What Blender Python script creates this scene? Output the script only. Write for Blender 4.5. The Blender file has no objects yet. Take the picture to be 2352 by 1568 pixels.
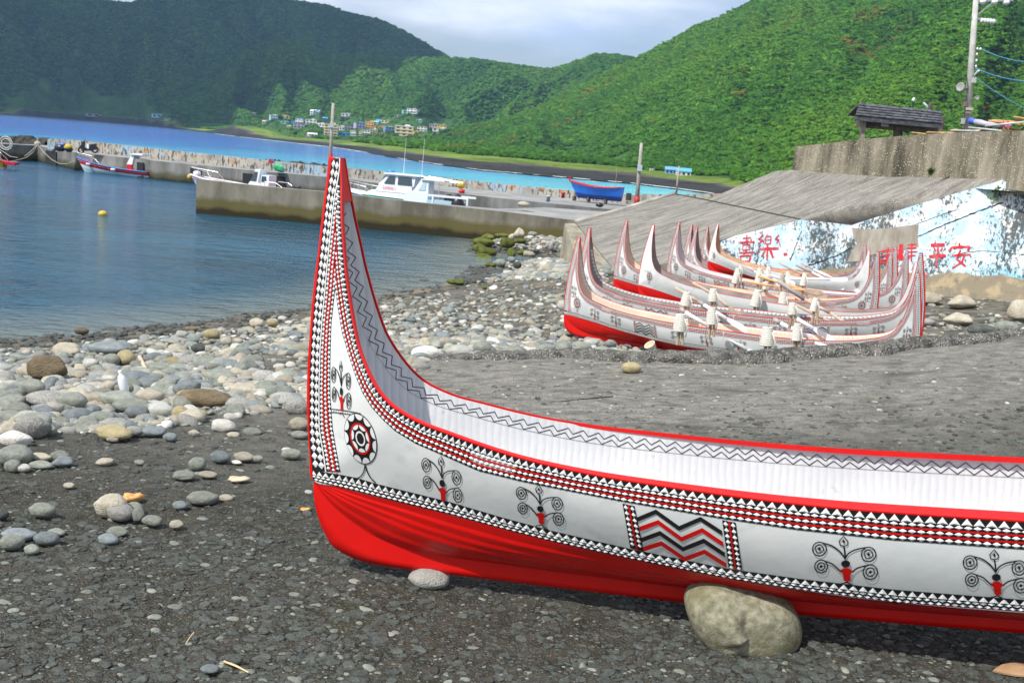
import bpy, math, random
import numpy as np
from math import radians, pi, sin, cos, tan, sqrt, hypot, atan2
from mathutils import Vector, Matrix
from mathutils.bvhtree import BVHTree
SC = bpy.context.scene
random.seed(7); RNG = np.random.default_rng(11)

# ---------------------------------------------------------------- camera
FPX, EYE = 2288.0, 5.2
PITCH, ROLL = radians(10.7), radians(4.6)
_F = np.array([0, cos(PITCH), -sin(PITCH)]); _U0 = np.array([0, sin(PITCH), cos(PITCH)]); _X = np.array([1., 0, 0])
_R = cos(ROLL) * _X + sin(ROLL) * _U0; _UP = -sin(ROLL) * _X + cos(ROLL) * _U0
CAMP = np.array([0, 0, EYE])
cam_d = bpy.data.cameras.new('camera'); cam = bpy.data.objects.new('camera', cam_d); SC.collection.objects.link(cam)
cam_d.sensor_width = 36; cam_d.lens = 36 * FPX / 2352; cam_d.clip_start = 0.1; cam_d.clip_end = 40000
cam.matrix_world = Matrix(((_R[0], _UP[0], -_F[0], 0), (_R[1], _UP[1], -_F[1], 0), (_R[2], _UP[2], -_F[2], EYE), (0, 0, 0, 1)))
cam_d.dof.use_dof = True; cam_d.dof.focus_distance = 6.0; cam_d.dof.aperture_fstop = 7.1
SC.camera = cam
def ray(u, v):
    return _F + (u - 1176) / FPX * _R - (v - 784) / FPX * _UP
def at_z(u, v, z):
    d = ray(u, v); return CAMP + d * ((z - EYE) / d[2])
def at_y(u, v, y):
    d = ray(u, v); return CAMP + d * (y / d[1])
def azel(u, v):
    d = ray(u, v); return atan2(d[0], d[1]), d[2] / hypot(d[0], d[1])

# ---------------------------------------------------------------- light
SUN = Vector((-0.62, -0.5, 1.0)).normalized()
w = bpy.data.worlds.new('World'); SC.world = w; w.use_nodes = True
nt = w.node_tree; nt.nodes.clear()
def N(t, typ, **kw):
    n = t.nodes.new(typ)
    for k, v in kw.items(): setattr(n, k, v)
    return n
out = N(nt, 'ShaderNodeOutputWorld'); bg = N(nt, 'ShaderNodeBackground'); bg.inputs['Strength'].default_value = 0.1
sky = N(nt, 'ShaderNodeTexSky', sky_type='NISHITA'); sky.sun_disc = False
sky.sun_elevation = math.asin(SUN.z); sky.sun_rotation = atan2(SUN.x, SUN.y); sky.dust_density = 1.5
tc = N(nt, 'ShaderNodeTexCoord'); mp = N(nt, 'ShaderNodeMapping'); mp.inputs['Scale'].default_value = (1, 1, 3.2)
mp.inputs['Location'].default_value = (0.35, 0.1, 0.05)
nz = N(nt, 'ShaderNodeTexNoise'); nz.inputs['Scale'].default_value = 4.5; nz.inputs['Detail'].default_value = 6; nz.inputs['Roughness'].default_value = 0.5
rp = N(nt, 'ShaderNodeValToRGB'); rp.color_ramp.elements[0].position = 0.44; rp.color_ramp.elements[1].position = 0.60
sep = N(nt, 'ShaderNodeSeparateXYZ'); elr = N(nt, 'ShaderNodeMapRange')
elr.inputs['From Min'].default_value = 0.065; elr.inputs['From Max'].default_value = 0.125
mx = N(nt, 'ShaderNodeMath', operation='MULTIPLY_ADD'); mx.use_clamp = True
cr = N(nt, 'ShaderNodeValToRGB'); cr.color_ramp.elements[0].position = .3; cr.color_ramp.elements[1].position = .72; cr.color_ramp.elements[0].color = (6.2, 7.4, 9.8, 1); cr.color_ramp.elements[1].color = (11.6, 11.7, 12.2, 1)
nz2 = N(nt, 'ShaderNodeTexNoise'); nz2.inputs['Scale'].default_value = 7; nz2.inputs['Detail'].default_value = 7
mix = N(nt, 'ShaderNodeMix', data_type='RGBA')
L = nt.links.new
L(tc.outputs['Generated'], mp.inputs[0]); L(mp.outputs[0], nz.inputs[0]); L(mp.outputs[0], nz2.inputs[0]); L(nz.outputs[0], rp.inputs[0])
L(tc.outputs['Generated'], sep.inputs[0]); L(sep.outputs[2], elr.inputs[0])
cov = N(nt, 'ShaderNodeMath', operation='MULTIPLY_ADD'); L(rp.outputs[0], cov.inputs[0]); cov.inputs[1].default_value = .55; cov.inputs[2].default_value = .45; L(cov.outputs[0], mx.inputs[0]); L(elr.outputs[0], mx.inputs[1]); mx.inputs[2].default_value = .05
L(nz2.outputs[0], cr.inputs[0]); L(mx.outputs[0], mix.inputs['Factor']); L(sky.outputs[0], mix.inputs[6]); L(cr.outputs[0], mix.inputs[7])
L(mix.outputs[2], bg.inputs[0]); L(bg.outputs[0], out.inputs[0])
sd = bpy.data.lights.new('sun', 'SUN'); sd.energy = 4.6; sd.angle = radians(0.6); sd.color = (1, 0.95, 0.87)
so = bpy.data.objects.new('sun', sd); SC.collection.objects.link(so); so.rotation_euler = SUN.to_track_quat('Z', 'Y').to_euler(); so.location = (0, 0, 50)
SC.view_settings.view_transform = 'Standard'; SC.view_settings.look = 'None'; SC.view_settings.gamma = 1; SC.view_settings.use_curve_mapping = False
SC.view_settings.exposure = 0.22
SC.render.engine = 'CYCLES'; SC.cycles.max_bounces = 6; SC.cycles.volume_bounces = 0; SC.cycles.caustics_reflective = False; SC.cycles.caustics_refractive = False
SC.cycles.use_denoising = True

# ---------------------------------------------------------------- helpers
COL = SC.collection
def tag(o, label=None, cat=None, group=None, kind=None):
    for k, v in (('label', label), ('category', cat), ('group', group), ('kind', kind)):
        if v: o[k] = v
    return o
def empty(name, loc, label=None, cat=None, group=None, rotz=0):
    o = bpy.data.objects.new(name, None); COL.objects.link(o); o.location = loc; o.rotation_euler = (0, 0, rotz); o.empty_display_size = 0.2
    return tag(o, label, cat, group)
def wmat(o):
    m = Matrix.LocRotScale(o.location, o.rotation_euler, o.scale)
    return wmat(o.parent) @ m if o.parent else m
def addmesh(name, V, Fc, mat, parent=None, org=None, smooth=False, mats=None, mi=None, world=True):
    me = bpy.data.meshes.new(name)
    V = np.asarray(V, float).reshape(-1, 3)
    if parent is not None and world:
        M = np.array(wmat(parent).inverted()); V = V @ M[:3, :3].T + M[:3, 3]
    if org is not None: V = V - np.asarray(org, float)
    me.from_pydata(V.tolist(), [], [tuple(f) for f in Fc])
    for m in (mats or [mat]): me.materials.append(m)
    if mi is not None: me.polygons.foreach_set('material_index', np.asarray(mi, dtype=np.int32))
    if smooth: me.polygons.foreach_set('use_smooth', [True] * len(me.polygons))
    me.update()
    o = bpy.data.objects.new(name, me); COL.objects.link(o)
    if parent is not None: o.parent = parent
    if org is not None: o.location = org
    return o
def fastgrid(name, P, mat, org=None, smooth=True):
    ny, nx = P.shape[:2]; me = bpy.data.meshes.new(name)
    idx = np.arange(ny * nx).reshape(ny, nx)
    q = np.stack([idx[:-1, :-1], idx[:-1, 1:], idx[1:, 1:], idx[1:, :-1]], -1).reshape(-1, 4)
    me.vertices.add(ny * nx); me.vertices.foreach_set('co', P.reshape(-1).astype(np.float32))
    me.loops.add(q.size); me.loops.foreach_set('vertex_index', q.reshape(-1).astype(np.int32))
    me.polygons.add(len(q)); me.polygons.foreach_set('loop_start', np.arange(0, q.size, 4, dtype=np.int32))
    me.polygons.foreach_set('use_smooth', np.full(len(q), smooth)); me.update(calc_edges=True); me.validate()
    me.materials.append(mat); o = bpy.data.objects.new(name, me); COL.objects.link(o)
    return o
class MB:
    def __init__(s): s.V = []; s.F = []; s.M = []
    def add(s, V, Fc, m=0):
        b = len(s.V); s.V += [tuple(v) for v in V]; s.F += [tuple(b + i for i in f) for f in Fc]; s.M += [m] * len(Fc); return s
    def hexa(s, P, m=0):   # 8 points: bottom 4 ccw, top 4 ccw
        return s.add(P, [(3, 2, 1, 0), (4, 5, 6, 7), (0, 1, 5, 4), (1, 2, 6, 5), (2, 3, 7, 6), (3, 0, 4, 7)], m)
    def box(s, c, sz, R=None, m=0):
        x, y, z = [a / 2 for a in sz]
        P = [Vector(p) for p in ((-x, -y, -z), (x, -y, -z), (x, y, -z), (-x, y, -z), (-x, -y, z), (x, -y, z), (x, y, z), (-x, y, z))]
        if R is not None: P = [R @ p for p in P]
        return s.hexa([p + Vector(c) for p in P], m)
    def beam(s, a, b, wd, hg, m=0, up=(0, 0, 1)):
        a = Vector(a); b = Vector(b); d = (b - a).normalized(); sd_ = d.cross(Vector(up)).normalized() * wd / 2; u = sd_.cross(d).normalized() * hg / 2
        return s.hexa([a - sd_ - u, b - sd_ - u, b + sd_ - u, a + sd_ - u, a - sd_ + u, b - sd_ + u, b + sd_ + u, a + sd_ + u], m)
    def tube(s, path, rad, seg=8, m=0, cap=True, squash=1.0):
        path = [Vector(p) for p in path]; n = len(path); V = []; Fc = []
        if not hasattr(rad, '__len__'): rad = [rad] * n
        ref = None
        for i, p in enumerate(path):
            d = (path[min(i + 1, n - 1)] - path[max(i - 1, 0)]).normalized()
            if ref is None: ref = Vector((0, 0, 1)) if abs(d.z) < 0.9 else Vector((1, 0, 0))
            a = d.cross(ref)
            a.normalize(); b = a.cross(d).normalized(); ref = b
            for k in range(seg):
                t = 2 * pi * k / seg; V.append(p + (a * cos(t) + b * sin(t) * squash) * rad[i])
        for i in range(n - 1):
            for k in range(seg):
                k2 = (k + 1) % seg; Fc.append((i * seg + k, i * seg + k2, (i + 1) * seg + k2, (i + 1) * seg + k))
        if cap: Fc += [tuple(range(seg))[::-1], tuple((n - 1) * seg + k for k in range(seg))]
        return s.add(V, Fc, m)
    def loft(s, rings, m=0, closed=True, cap=False):
        n = len(rings[0]); V = [p for r in rings for p in r]; Fc = []
        for i in range(len(rings) - 1):
            for k in range(n if closed else n - 1):
                k2 = (k + 1) % n; Fc.append((i * n + k, i * n + k2, (i + 1) * n + k2, (i + 1) * n + k))
        if cap: Fc += [tuple(range(n))[::-1], tuple((len(rings) - 1) * n + k for k in range(n))]
        return s.add(V, Fc, m)
    def build(s, name, mat, parent=None, org=None, smooth=False, kind=None, label=None, mats=None, world=True):
        o = addmesh(name, s.V, s.F, mat, parent, org, smooth, mats, s.M if mats else None, world)
        return tag(o, label, kind=kind)
# ---- numpy value noise
def _h(i, j, k):
    n = (i * 374761393 + j * 668265263 + k * 1274126177) & 0x7fffffff
    n = ((n ^ (n >> 13)) * 1103515245) & 0x7fffffff
    return ((n ^ (n >> 16)) & 0xffff) / 65535.0
def vnoise(x, y, seed=0):
    x = np.asarray(x, float); y = np.asarray(y, float)
    i = np.floor(x).astype(np.int64); j = np.floor(y).astype(np.int64); fx = x - i; fy = y - j
    fx = fx * fx * (3 - 2 * fx); fy = fy * fy * (3 - 2 * fy)
    return (_h(i, j, seed) * (1 - fx) + _h(i + 1, j, seed) * fx) * (1 - fy) + (_h(i, j + 1, seed) * (1 - fx) + _h(i + 1, j + 1, seed) * fx) * fy
def fbm(x, y, oct=4, seed=0, gain=0.5):
    s = 0; a = 1; t = 0
    for o in range(oct): s = s + a * vnoise(np.asarray(x) * 2 ** o, np.asarray(y) * 2 ** o, seed + o * 17); t += a; a *= gain
    return s / t
# ---- materials
MATS = {}
def pbsdf(name, col=(.5, .5, .5), rough=0.6, metal=0.0, spec=0.5):
    m = bpy.data.materials.new(name); m.use_nodes = True; t = m.node_tree; b = t.nodes['Principled BSDF']
    b.inputs['Base Color'].default_value = (*col, 1); b.inputs['Roughness'].default_value = rough; b.inputs['Metallic'].default_value = metal
    b.inputs['Specular IOR Level'].default_value = spec
    return m, t, b
def noisy(name, c1, c2, scale=5, rough=0.7, bump=0.0, bscale=30, detail=5, lo=0.35, hi=0.65, spec=0.5, bdist=0.01, c3=None, s3=1.0, stretch=None, obj=True, rvar=0.0, lo3=.55, hi3=.62):
    """base colour mixed from c1 and c2 by noise, optional third stain colour, object random value shift and fine relief"""
    m, t, b = pbsdf(name, c1, rough, spec=spec); L = t.links.new
    tc = N(t, 'ShaderNodeTexCoord'); mp = N(t, 'ShaderNodeMapping'); L(tc.outputs['Object'], mp.inputs[0])
    if stretch: mp.inputs['Scale'].default_value = stretch
    n = N(t, 'ShaderNodeTexNoise'); n.inputs['Scale'].default_value = scale; n.inputs['Detail'].default_value = detail; L(mp.outputs[0], n.inputs[0])
    r = N(t, 'ShaderNodeValToRGB'); r.color_ramp.elements[0].position = lo; r.color_ramp.elements[1].position = hi
    r.color_ramp.elements[0].color = (*c1, 1); r.color_ramp.elements[1].color = (*c2, 1); L(n.outputs[0], r.inputs[0]); col = r.outputs[0]
    if c3:
        n3 = N(t, 'ShaderNodeTexNoise'); n3.inputs['Scale'].default_value = s3; n3.inputs['Detail'].default_value = 6; L(mp.outputs[0], n3.inputs[0])
        r3 = N(t, 'ShaderNodeMapRange'); r3.inputs[1].default_value = lo3; r3.inputs[2].default_value = hi3; L(n3.outputs[0], r3.inputs[0])
        x = N(t, 'ShaderNodeMix', data_type='RGBA'); L(r3.outputs[0], x.inputs['Factor']); L(col, x.inputs[6]); x.inputs[7].default_value = (*c3, 1); col = x.outputs[2]
    if rvar:
        oi = N(t, 'ShaderNodeObjectInfo'); mr = N(t, 'ShaderNodeMapRange'); mr.inputs[3].default_value = 1 - rvar; mr.inputs[4].default_value = 1 + rvar; L(oi.outputs['Random'], mr.inputs[0])
        hs = N(t, 'ShaderNodeHueSaturation'); L(mr.outputs[0], hs.inputs['Value']); L(col, hs.inputs['Color']); col = hs.outputs[0]
    L(col, b.inputs['Base Color'])
    if bump:
        nb = N(t, 'ShaderNodeTexNoise'); nb.inputs['Scale'].default_value = bscale; nb.inputs['Detail'].default_value = 6; L(tc.outputs['Object'], nb.inputs[0])
        bp = N(t, 'ShaderNodeBump'); bp.inputs['Strength'].default_value = bump; bp.inputs['Distance'].default_value = bdist; L(nb.outputs[0], bp.inputs['Height']); L(bp.outputs[0], b.inputs['Normal'])
    return m
# ================================================================ MATERIALS OF THE SETTING
def attr_mix(t, b, cols, attr='zone'):
    """chain of colours blended by a scalar vertex attribute (0,1,2,...)"""
    at = N(t, 'ShaderNodeAttribute'); at.attribute_name = attr; r = N(t, 'ShaderNodeValToRGB'); el = r.color_ramp.elements
    n = len(cols) - 1
    el[0].color = (*cols[0], 1); el[1].color = (*cols[-1], 1)
    for i in range(1, n): e = el.new(i / n); e.color = (*cols[i], 1)
    m = N(t, 'ShaderNodeMath', operation='DIVIDE'); m.inputs[1].default_value = n
    t.links.new(at.outputs['Fac'], m.inputs[0]); t.links.new(m.outputs[0], r.inputs[0]); return r.outputs[0]
def terrain_mat():
    m, t, b = pbsdf('terrain', rough=0.95, spec=0.1); L = t.links.new
    col = attr_mix(t, b, [(.035, .036, .036), (.10, .098, .085), (.13, .19, .035), (.05, .115, .022), (.03, .085, .022)])
    g = N(t, 'ShaderNodeNewGeometry'); mp = N(t, 'ShaderNodeMapping'); mp.inputs['Scale'].default_value = (.012, .012, .03); L(g.outputs['Position'], mp.inputs[0])
    n = N(t, 'ShaderNodeTexNoise'); n.inputs['Scale'].default_value = 1; n.inputs['Detail'].default_value = 9; n.inputs['Roughness'].default_value = .65; L(mp.outputs[0], n.inputs[0])
    mr = N(t, 'ShaderNodeMapRange'); mr.inputs[1].default_value = .3; mr.inputs[2].default_value = .7; mr.inputs[3].default_value = .55; mr.inputs[4].default_value = 1.6; L(n.outputs[0], mr.inputs[0])
    hs = N(t, 'ShaderNodeHueSaturation'); L(mr.outputs[0], hs.inputs['Value']); L(col, hs.inputs['Color']); L(hs.outputs[0], b.inputs['Base Color'])
    n2 = N(t, 'ShaderNodeTexNoise'); n2.inputs['Scale'].default_value = .09; n2.inputs['Detail'].default_value = 8; L(g.outputs['Position'], n2.inputs[0])
    bp = N(t, 'ShaderNodeBump'); bp.inputs['Strength'].default_value = 1; bp.inputs['Distance'].default_value = 9; L(n2.outputs[0], bp.inputs['Height']); L(bp.outputs[0], b.inputs['Normal'])
    return m
def concrete(name, base=(.30, .29, .26), dark=(.09, .085, .075), speck=(.45, .43, .38), streak=(1, 1, 1), s=1.2, lo=.38, hi=.66, specks=True, scale_speck=55, bump=.5, bdist=.01, moss=None):
    """weathered concrete: dark staining, pale aggregate specks, pitted relief; moss = (z0, z1, colour, colour2) tide band"""
    m, t, b = pbsdf(name, base, .9, spec=.25); L = t.links.new
    g = N(t, 'ShaderNodeNewGeometry'); mp = N(t, 'ShaderNodeMapping'); mp.inputs['Scale'].default_value = streak; L(g.outputs['Position'], mp.inputs[0])
    n = N(t, 'ShaderNodeTexNoise'); n.inputs['Scale'].default_value = s; n.inputs['Detail'].default_value = 10; n.inputs['Roughness'].default_value = .62; L(mp.outputs[0], n.inputs[0])
    r = N(t, 'ShaderNodeValToRGB'); r.color_ramp.elements[0].position = lo; r.color_ramp.elements[1].position = hi
    r.color_ramp.elements[0].color = (*dark, 1); r.color_ramp.elements[1].color = (*base, 1); L(n.outputs[0], r.inputs[0]); col = r.outputs[0]
    v = N(t, 'ShaderNodeTexVoronoi'); v.inputs['Scale'].default_value = scale_speck; L(g.outputs['Position'], v.inputs[0])
    if specks:
        n4 = N(t, 'ShaderNodeTexNoise'); n4.inputs['Scale'].default_value = 3; L(g.outputs['Position'], n4.inputs[0])
        ml = N(t, 'ShaderNodeMath', operation='MULTIPLY'); ml.inputs[1].default_value = .62; L(n4.outputs[0], ml.inputs[0])
        lt = N(t, 'ShaderNodeMath', operation='LESS_THAN'); L(v.outputs['Distance'], lt.inputs[0]); L(ml.outputs[0], lt.inputs[1])
        cr_ = N(t, 'ShaderNodeSeparateColor'); L(v.outputs['Color'], cr_.inputs[0]); gt = N(t, 'ShaderNodeMath', operation='GREATER_THAN'); gt.inputs[1].default_value = .72; L(cr_.outputs[0], gt.inputs[0])
        ml2 = N(t, 'ShaderNodeMath', operation='MULTIPLY'); L(lt.outputs[0], ml2.inputs[0]); L(gt.outputs[0], ml2.inputs[1])
        x = N(t, 'ShaderNodeMix', data_type='RGBA'); L(ml2.outputs[0], x.inputs['Factor']); L(col, x.inputs[6]); x.inputs[7].default_value = (*speck, 1); col = x.outputs[2]
    if moss:
        sp = N(t, 'ShaderNodeSeparateXYZ'); L(g.outputs['Position'], sp.inputs[0]); nn = N(t, 'ShaderNodeTexNoise'); nn.inputs['Scale'].default_value = .8; nn.inputs['Detail'].default_value = 6; L(g.outputs['Position'], nn.inputs[0])
        ad = N(t, 'ShaderNodeMath', operation='MULTIPLY_ADD'); ad.inputs[1].default_value = .7; L(nn.outputs[0], ad.inputs[0]); L(sp.outputs[2], ad.inputs[2])
        for z0, z1, c in moss:
            mr = N(t, 'ShaderNodeMapRange'); mr.inputs[1].default_value = z0 + .35; mr.inputs[2].default_value = z1 + .35; L(ad.outputs[0], mr.inputs[0])
            mu = N(t, 'ShaderNodeMath', operation='MULTIPLY'); mu.inputs[1].default_value = .9; L(mr.outputs[0], mu.inputs[0])
            x = N(t, 'ShaderNodeMix', data_type='RGBA'); L(mu.outputs[0], x.inputs['Factor']); L(col, x.inputs[6]); x.inputs[7].default_value = (*c, 1); col = x.outputs[2]
    L(col, b.inputs['Base Color'])
    nb = N(t, 'ShaderNodeTexNoise'); nb.inputs['Scale'].default_value = 18; nb.inputs['Detail'].default_value = 8; L(g.outputs['Position'], nb.inputs[0])
    sm = N(t, 'ShaderNodeMath', operation='ADD'); L(nb.outputs[0], sm.inputs[0]); L(v.outputs['Distance'], sm.inputs[1])
    bp = N(t, 'ShaderNodeBump'); bp.inputs['Strength'].default_value = bump; bp.inputs['Distance'].default_value = bdist; L(sm.outputs[0], bp.inputs['Height']); L(bp.outputs[0], b.inputs['Normal'])
    return m
def water_mat():
    m, t, b = pbsdf('water', (.01, .05, .08), .10, spec=.5); L = t.links.new; b.inputs['IOR'].default_value = 1.33
    g = N(t, 'ShaderNodeNewGeometry')
    col = attr_mix(t, b, [(.012, .075, .125), (.008, .12, .48), (.05, .42, .62), (.20, .72, .78), (.8, .85, .85)])
    mp = N(t, 'ShaderNodeMapping'); mp.inputs['Scale'].default_value = (.04, .15, 1); L(g.outputs['Position'], mp.inputs[0])
    n = N(t, 'ShaderNodeTexNoise'); n.inputs['Scale'].default_value = 1; n.inputs['Detail'].default_value = 5; L(mp.outputs[0], n.inputs[0])
    mr = N(t, 'ShaderNodeMapRange'); mr.inputs[1].default_value = .3; mr.inputs[2].default_value = .7; mr.inputs[3].default_value = .7; mr.inputs[4].default_value = 1.35; L(n.outputs[0], mr.inputs[0])
    hs = N(t, 'ShaderNodeHueSaturation'); L(mr.outputs[0], hs.inputs['Value']); L(col, hs.inputs['Color'])
    sa = N(t, 'ShaderNodeAttribute'); sa.attribute_name = 'shallow'; xm = N(t, 'ShaderNodeMix', data_type='RGBA'); L(sa.outputs['Fac'], xm.inputs['Factor']); L(hs.outputs[0], xm.inputs[6]); xm.inputs[7].default_value = (.15, .175, .155, 1); L(xm.outputs[2], b.inputs['Base Color'])
    h = None
    for sc_, amp, st in ((.55, 1.0, (1, 1.7, 1)), (2.3, .42, (1, 1.5, 1)), (6, .16, (1, 1.3, 1))):
        mpp = N(t, 'ShaderNodeMapping'); mpp.inputs['Scale'].default_value = st; mpp.inputs['Rotation'].default_value = (0, 0, .35); L(g.outputs['Position'], mpp.inputs[0])
        nn = N(t, 'ShaderNodeTexNoise'); nn.inputs['Scale'].default_value = sc_; nn.inputs['Detail'].default_value = 3; L(mpp.outputs[0], nn.inputs[0])
        mu = N(t, 'ShaderNodeMath', operation='MULTIPLY'); mu.inputs[1].default_value = amp; L(nn.outputs[0], mu.inputs[0])
        if h is None: h = mu.outputs[0]
        else:
            ad = N(t, 'ShaderNodeMath', operation='ADD'); L(h, ad.inputs[0]); L(mu.outputs[0], ad.inputs[1]); h = ad.outputs[0]
    bp = N(t, 'ShaderNodeBump'); bp.inputs['Strength'].default_value = 1; bp.inputs['Distance'].default_value = .38; L(h, bp.inputs['Height']); L(bp.outputs[0], b.inputs['Normal'])
    return m
M_TERR = terrain_mat(); M_WATER = water_mat()

# ================================================================ FAR TERRAIN (bay shore, lowland, hills)
def tab(pts, fn):
    a = sorted(fn(*p) for p in pts); return np.array([q[0] for q in a]), np.array([q[1:] for q in a])
def shore_fn(u, v):
    P = at_z(u, v, 0); return (atan2(P[0], P[1]), hypot(P[0], P[1]))
S_AZ, S_D = tab([(0, 263.3), (150, 273.5), (300, 286), (430, 300), (545, 314), (660, 327), (754, 337), (896, 361), (1000, 377), (1104, 391), (1311, 409), (1450, 421), (1561, 434), (1640, 445)], shore_fn)
S_AZ = np.concatenate([[-.9, -.62], S_AZ, [S_AZ[-1] + .06, S_AZ[-1] + .2, .95]]); S_D = np.concatenate([[2600, 2000], S_D[:, 0], [120, 95, 60]])
def shore(az): return np.interp(az, S_AZ, S_D)
def ridge(pts):
    # points: (u, v, crest distance, foot distance)
    A = sorted((azel(u, v)[0], azel(u, v)[1], D, f) for u, v, D, f in pts); return [np.array(c) for c in zip(*A)]
RIDGES = [
 (ridge([(-900, -180, 3300, 2300), (-300, -60, 3200, 2200), (0, -22, 3150, 2150), (180, -4, 3100, 2100), (300, 9, 3000, 2000), (345, -6, 2900, 1950), (480, -30, 2850, 1950), (600, -10, 2800, 1950), (646, 0, 2800, 1950), (720, 9, 2800, 1900), (766, 18, 2750, 1900), (804, 33, 2700, 1900), (870, 46, 2650, 1900), (930, 76, 2600, 1900), (985, 106, 2500, 1900), (1030, 134, 2450, 1850), (1080, 160, 2400, 1800), (1200, 190, 2400, 1800), (1400, 240, 2400, 1800)]), 3, 1.15),
 (ridge([(-300, 250, 2500, 1900), (0, 249, 2450, 1900), (200, 243, 2350, 1850), (330, 215, 2250, 1750), (430, 190, 2200, 1650), (520, 141, 2150, 1500), (600, 101, 2100, 1420), (640, 89, 2050, 1380), (690, 104, 2000, 1350), (780, 128, 1950, 1330), (830, 132, 1900, 1300), (900, 136, 1900, 1280), (1025, 137, 1800, 1250), (1100, 141, 1750, 1180), (1180, 149, 1650, 1080), (1262, 162, 1600, 1000), (1310, 149, 1550, 950), (1370, 125, 1500, 900), (1420, 129, 1480, 880), (1470, 138, 1450, 850), (1600, 190, 1400, 800), (1800, 300, 1300, 800)]), 5, 1.25),
 (ridge([(900, 318, 1050, 900), (980, 305, 1050, 850), (1060, 296, 1050, 800), (1140, 280, 1050, 700), (1220, 258, 1050, 620), (1300, 222, 1050, 560), (1360, 188, 1050, 520), (1420, 157, 1050, 490), (1470, 134, 1050, 470), (1560, 87, 1050, 440), (1600, 62, 1050, 420), (1660, 42, 1050, 400), (1740, 0, 1050, 370), (1850, -45, 1050, 350), (2100, -130, 1050, 320), (2352, -230, 1050, 300), (2800, -300, 1000, 280), (3600, -260, 1000, 260)]), 9, 1.35),
]
def terr(az, d, detail=True):
    az = np.asarray(az, float); d = np.asarray(d, float); az, d = np.broadcast_arrays(az, d)
    x = d * np.sin(az); y = d * np.cos(az); s = shore(az); q = d - s; w = np.clip(s * .30, 14, 150)
    low = np.where(q < 0, np.maximum(q * .05, -1.2), np.where(q < w, 1.6 * np.clip(q / w, 0, 1) ** .8, 1.6 + 1.6 * np.clip((q - w) / 60, 0, 1)))
    g = np.clip((q - w - 60) / 900, 0, None); low = low + 22 * g ** 1.5 + (0 if not detail else np.where(q > 0, (fbm(x / 14, y / 14, 4, 3) - .5) * 1.3 * np.clip(q / w, 0.1, 1), 0))
    z = low
    for (A, E, D, f), k, pw in RIDGES:
        Dc = np.interp(az, A, D); fc = np.interp(az, A, f) * (1 + .10 * (fbm(az * 23 + k, az * 0, 3, k) - .5)); fc = np.minimum(np.maximum(fc, s + 70), Dc - 150); e = np.interp(az, A, E)
        hc = EYE + Dc * e
        t = np.clip((d - fc) / (Dc - fc), 0, None)
        tf = np.clip(t, 0, 1); prof = tf ** pw
        hgt = hc * np.where(t <= 1, prof, 1 - .55 * np.clip(t - 1, 0, 3))
        if detail:
            wv = fbm(x / 300 + k, y / 300, 3, 40 + k); rdg = 1 - np.abs(2 * vnoise(az * Dc / 105 + 3.2 * wv + k, d / 900 + k, 50 + k) - 1)
            r2 = 1 - np.abs(2 * vnoise(az * Dc / 38 + 2.6 * wv, d / 330 + wv * 2, 60 + k) - 1)
            env = tf * (1 - tf) * 4 * np.where(t <= 1, 1, 0)
            hgt = hgt + np.maximum(hc, 0) * env * ((rdg - .6) * .34 + (r2 - .5) * .09) + np.maximum(hc, 0) * .010 * (fbm(az * Dc / 22, d / 40, 3, 70 + k) - .5) * np.minimum(t, 1)
        hgt = hgt * np.clip(q / 130, 0, 1); z = np.where(hgt > z, hgt, z)
    return z
def build_terrain():
    az = np.linspace(-.74, .80, 920); u = np.linspace(0, 1, 400)
    A, U = np.meshgrid(az, u); S = shore(A) - 12
    Dd = S * (4300 / S) ** U; Z = terr(A, Dd)
    P = np.stack([Dd * np.sin(A), Dd * np.cos(A), Z], -1)
    o = fastgrid('hills', P, M_TERR); o['kind'] = 'structure'
    q = Dd - shore(A); w = np.clip(shore(A) * .30, 14, 150)
    n = fbm(P[..., 0] / 30, P[..., 1] / 30, 4, 5) - .5
    zone = np.interp(q / w + n * .5, [0, .75, .95, 1.05, 1.6, 1.9], [0, .1, 1.0, 2, 2, 3.2])
    zone = np.where(Z > 12, 3.4 + np.clip(n * 1.6, -.5, .6), zone)
    at = o.data.attributes.new('zone', 'FLOAT', 'POINT'); at.data.foreach_set('value', zone.reshape(-1).astype(np.float32))
    return o
HILLS = build_terrain()
def march(u, v, d0=60, d1=3500, n=5000):
    """where the line of sight through a picture point meets the far terrain"""
    r_ = ray(u, v); h = hypot(r_[0], r_[1]); az = atan2(r_[0], r_[1]); d = np.geomspace(d0, d1, n); zr = EYE + r_[2] / h * d
    k = np.nonzero(terr(az, d, False) > zr)[0]
    if len(k) == 0: return None
    dd = d[k[0]]; return np.array([dd * sin(az), dd * cos(az), float(terr(az, dd))]), dd

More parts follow.
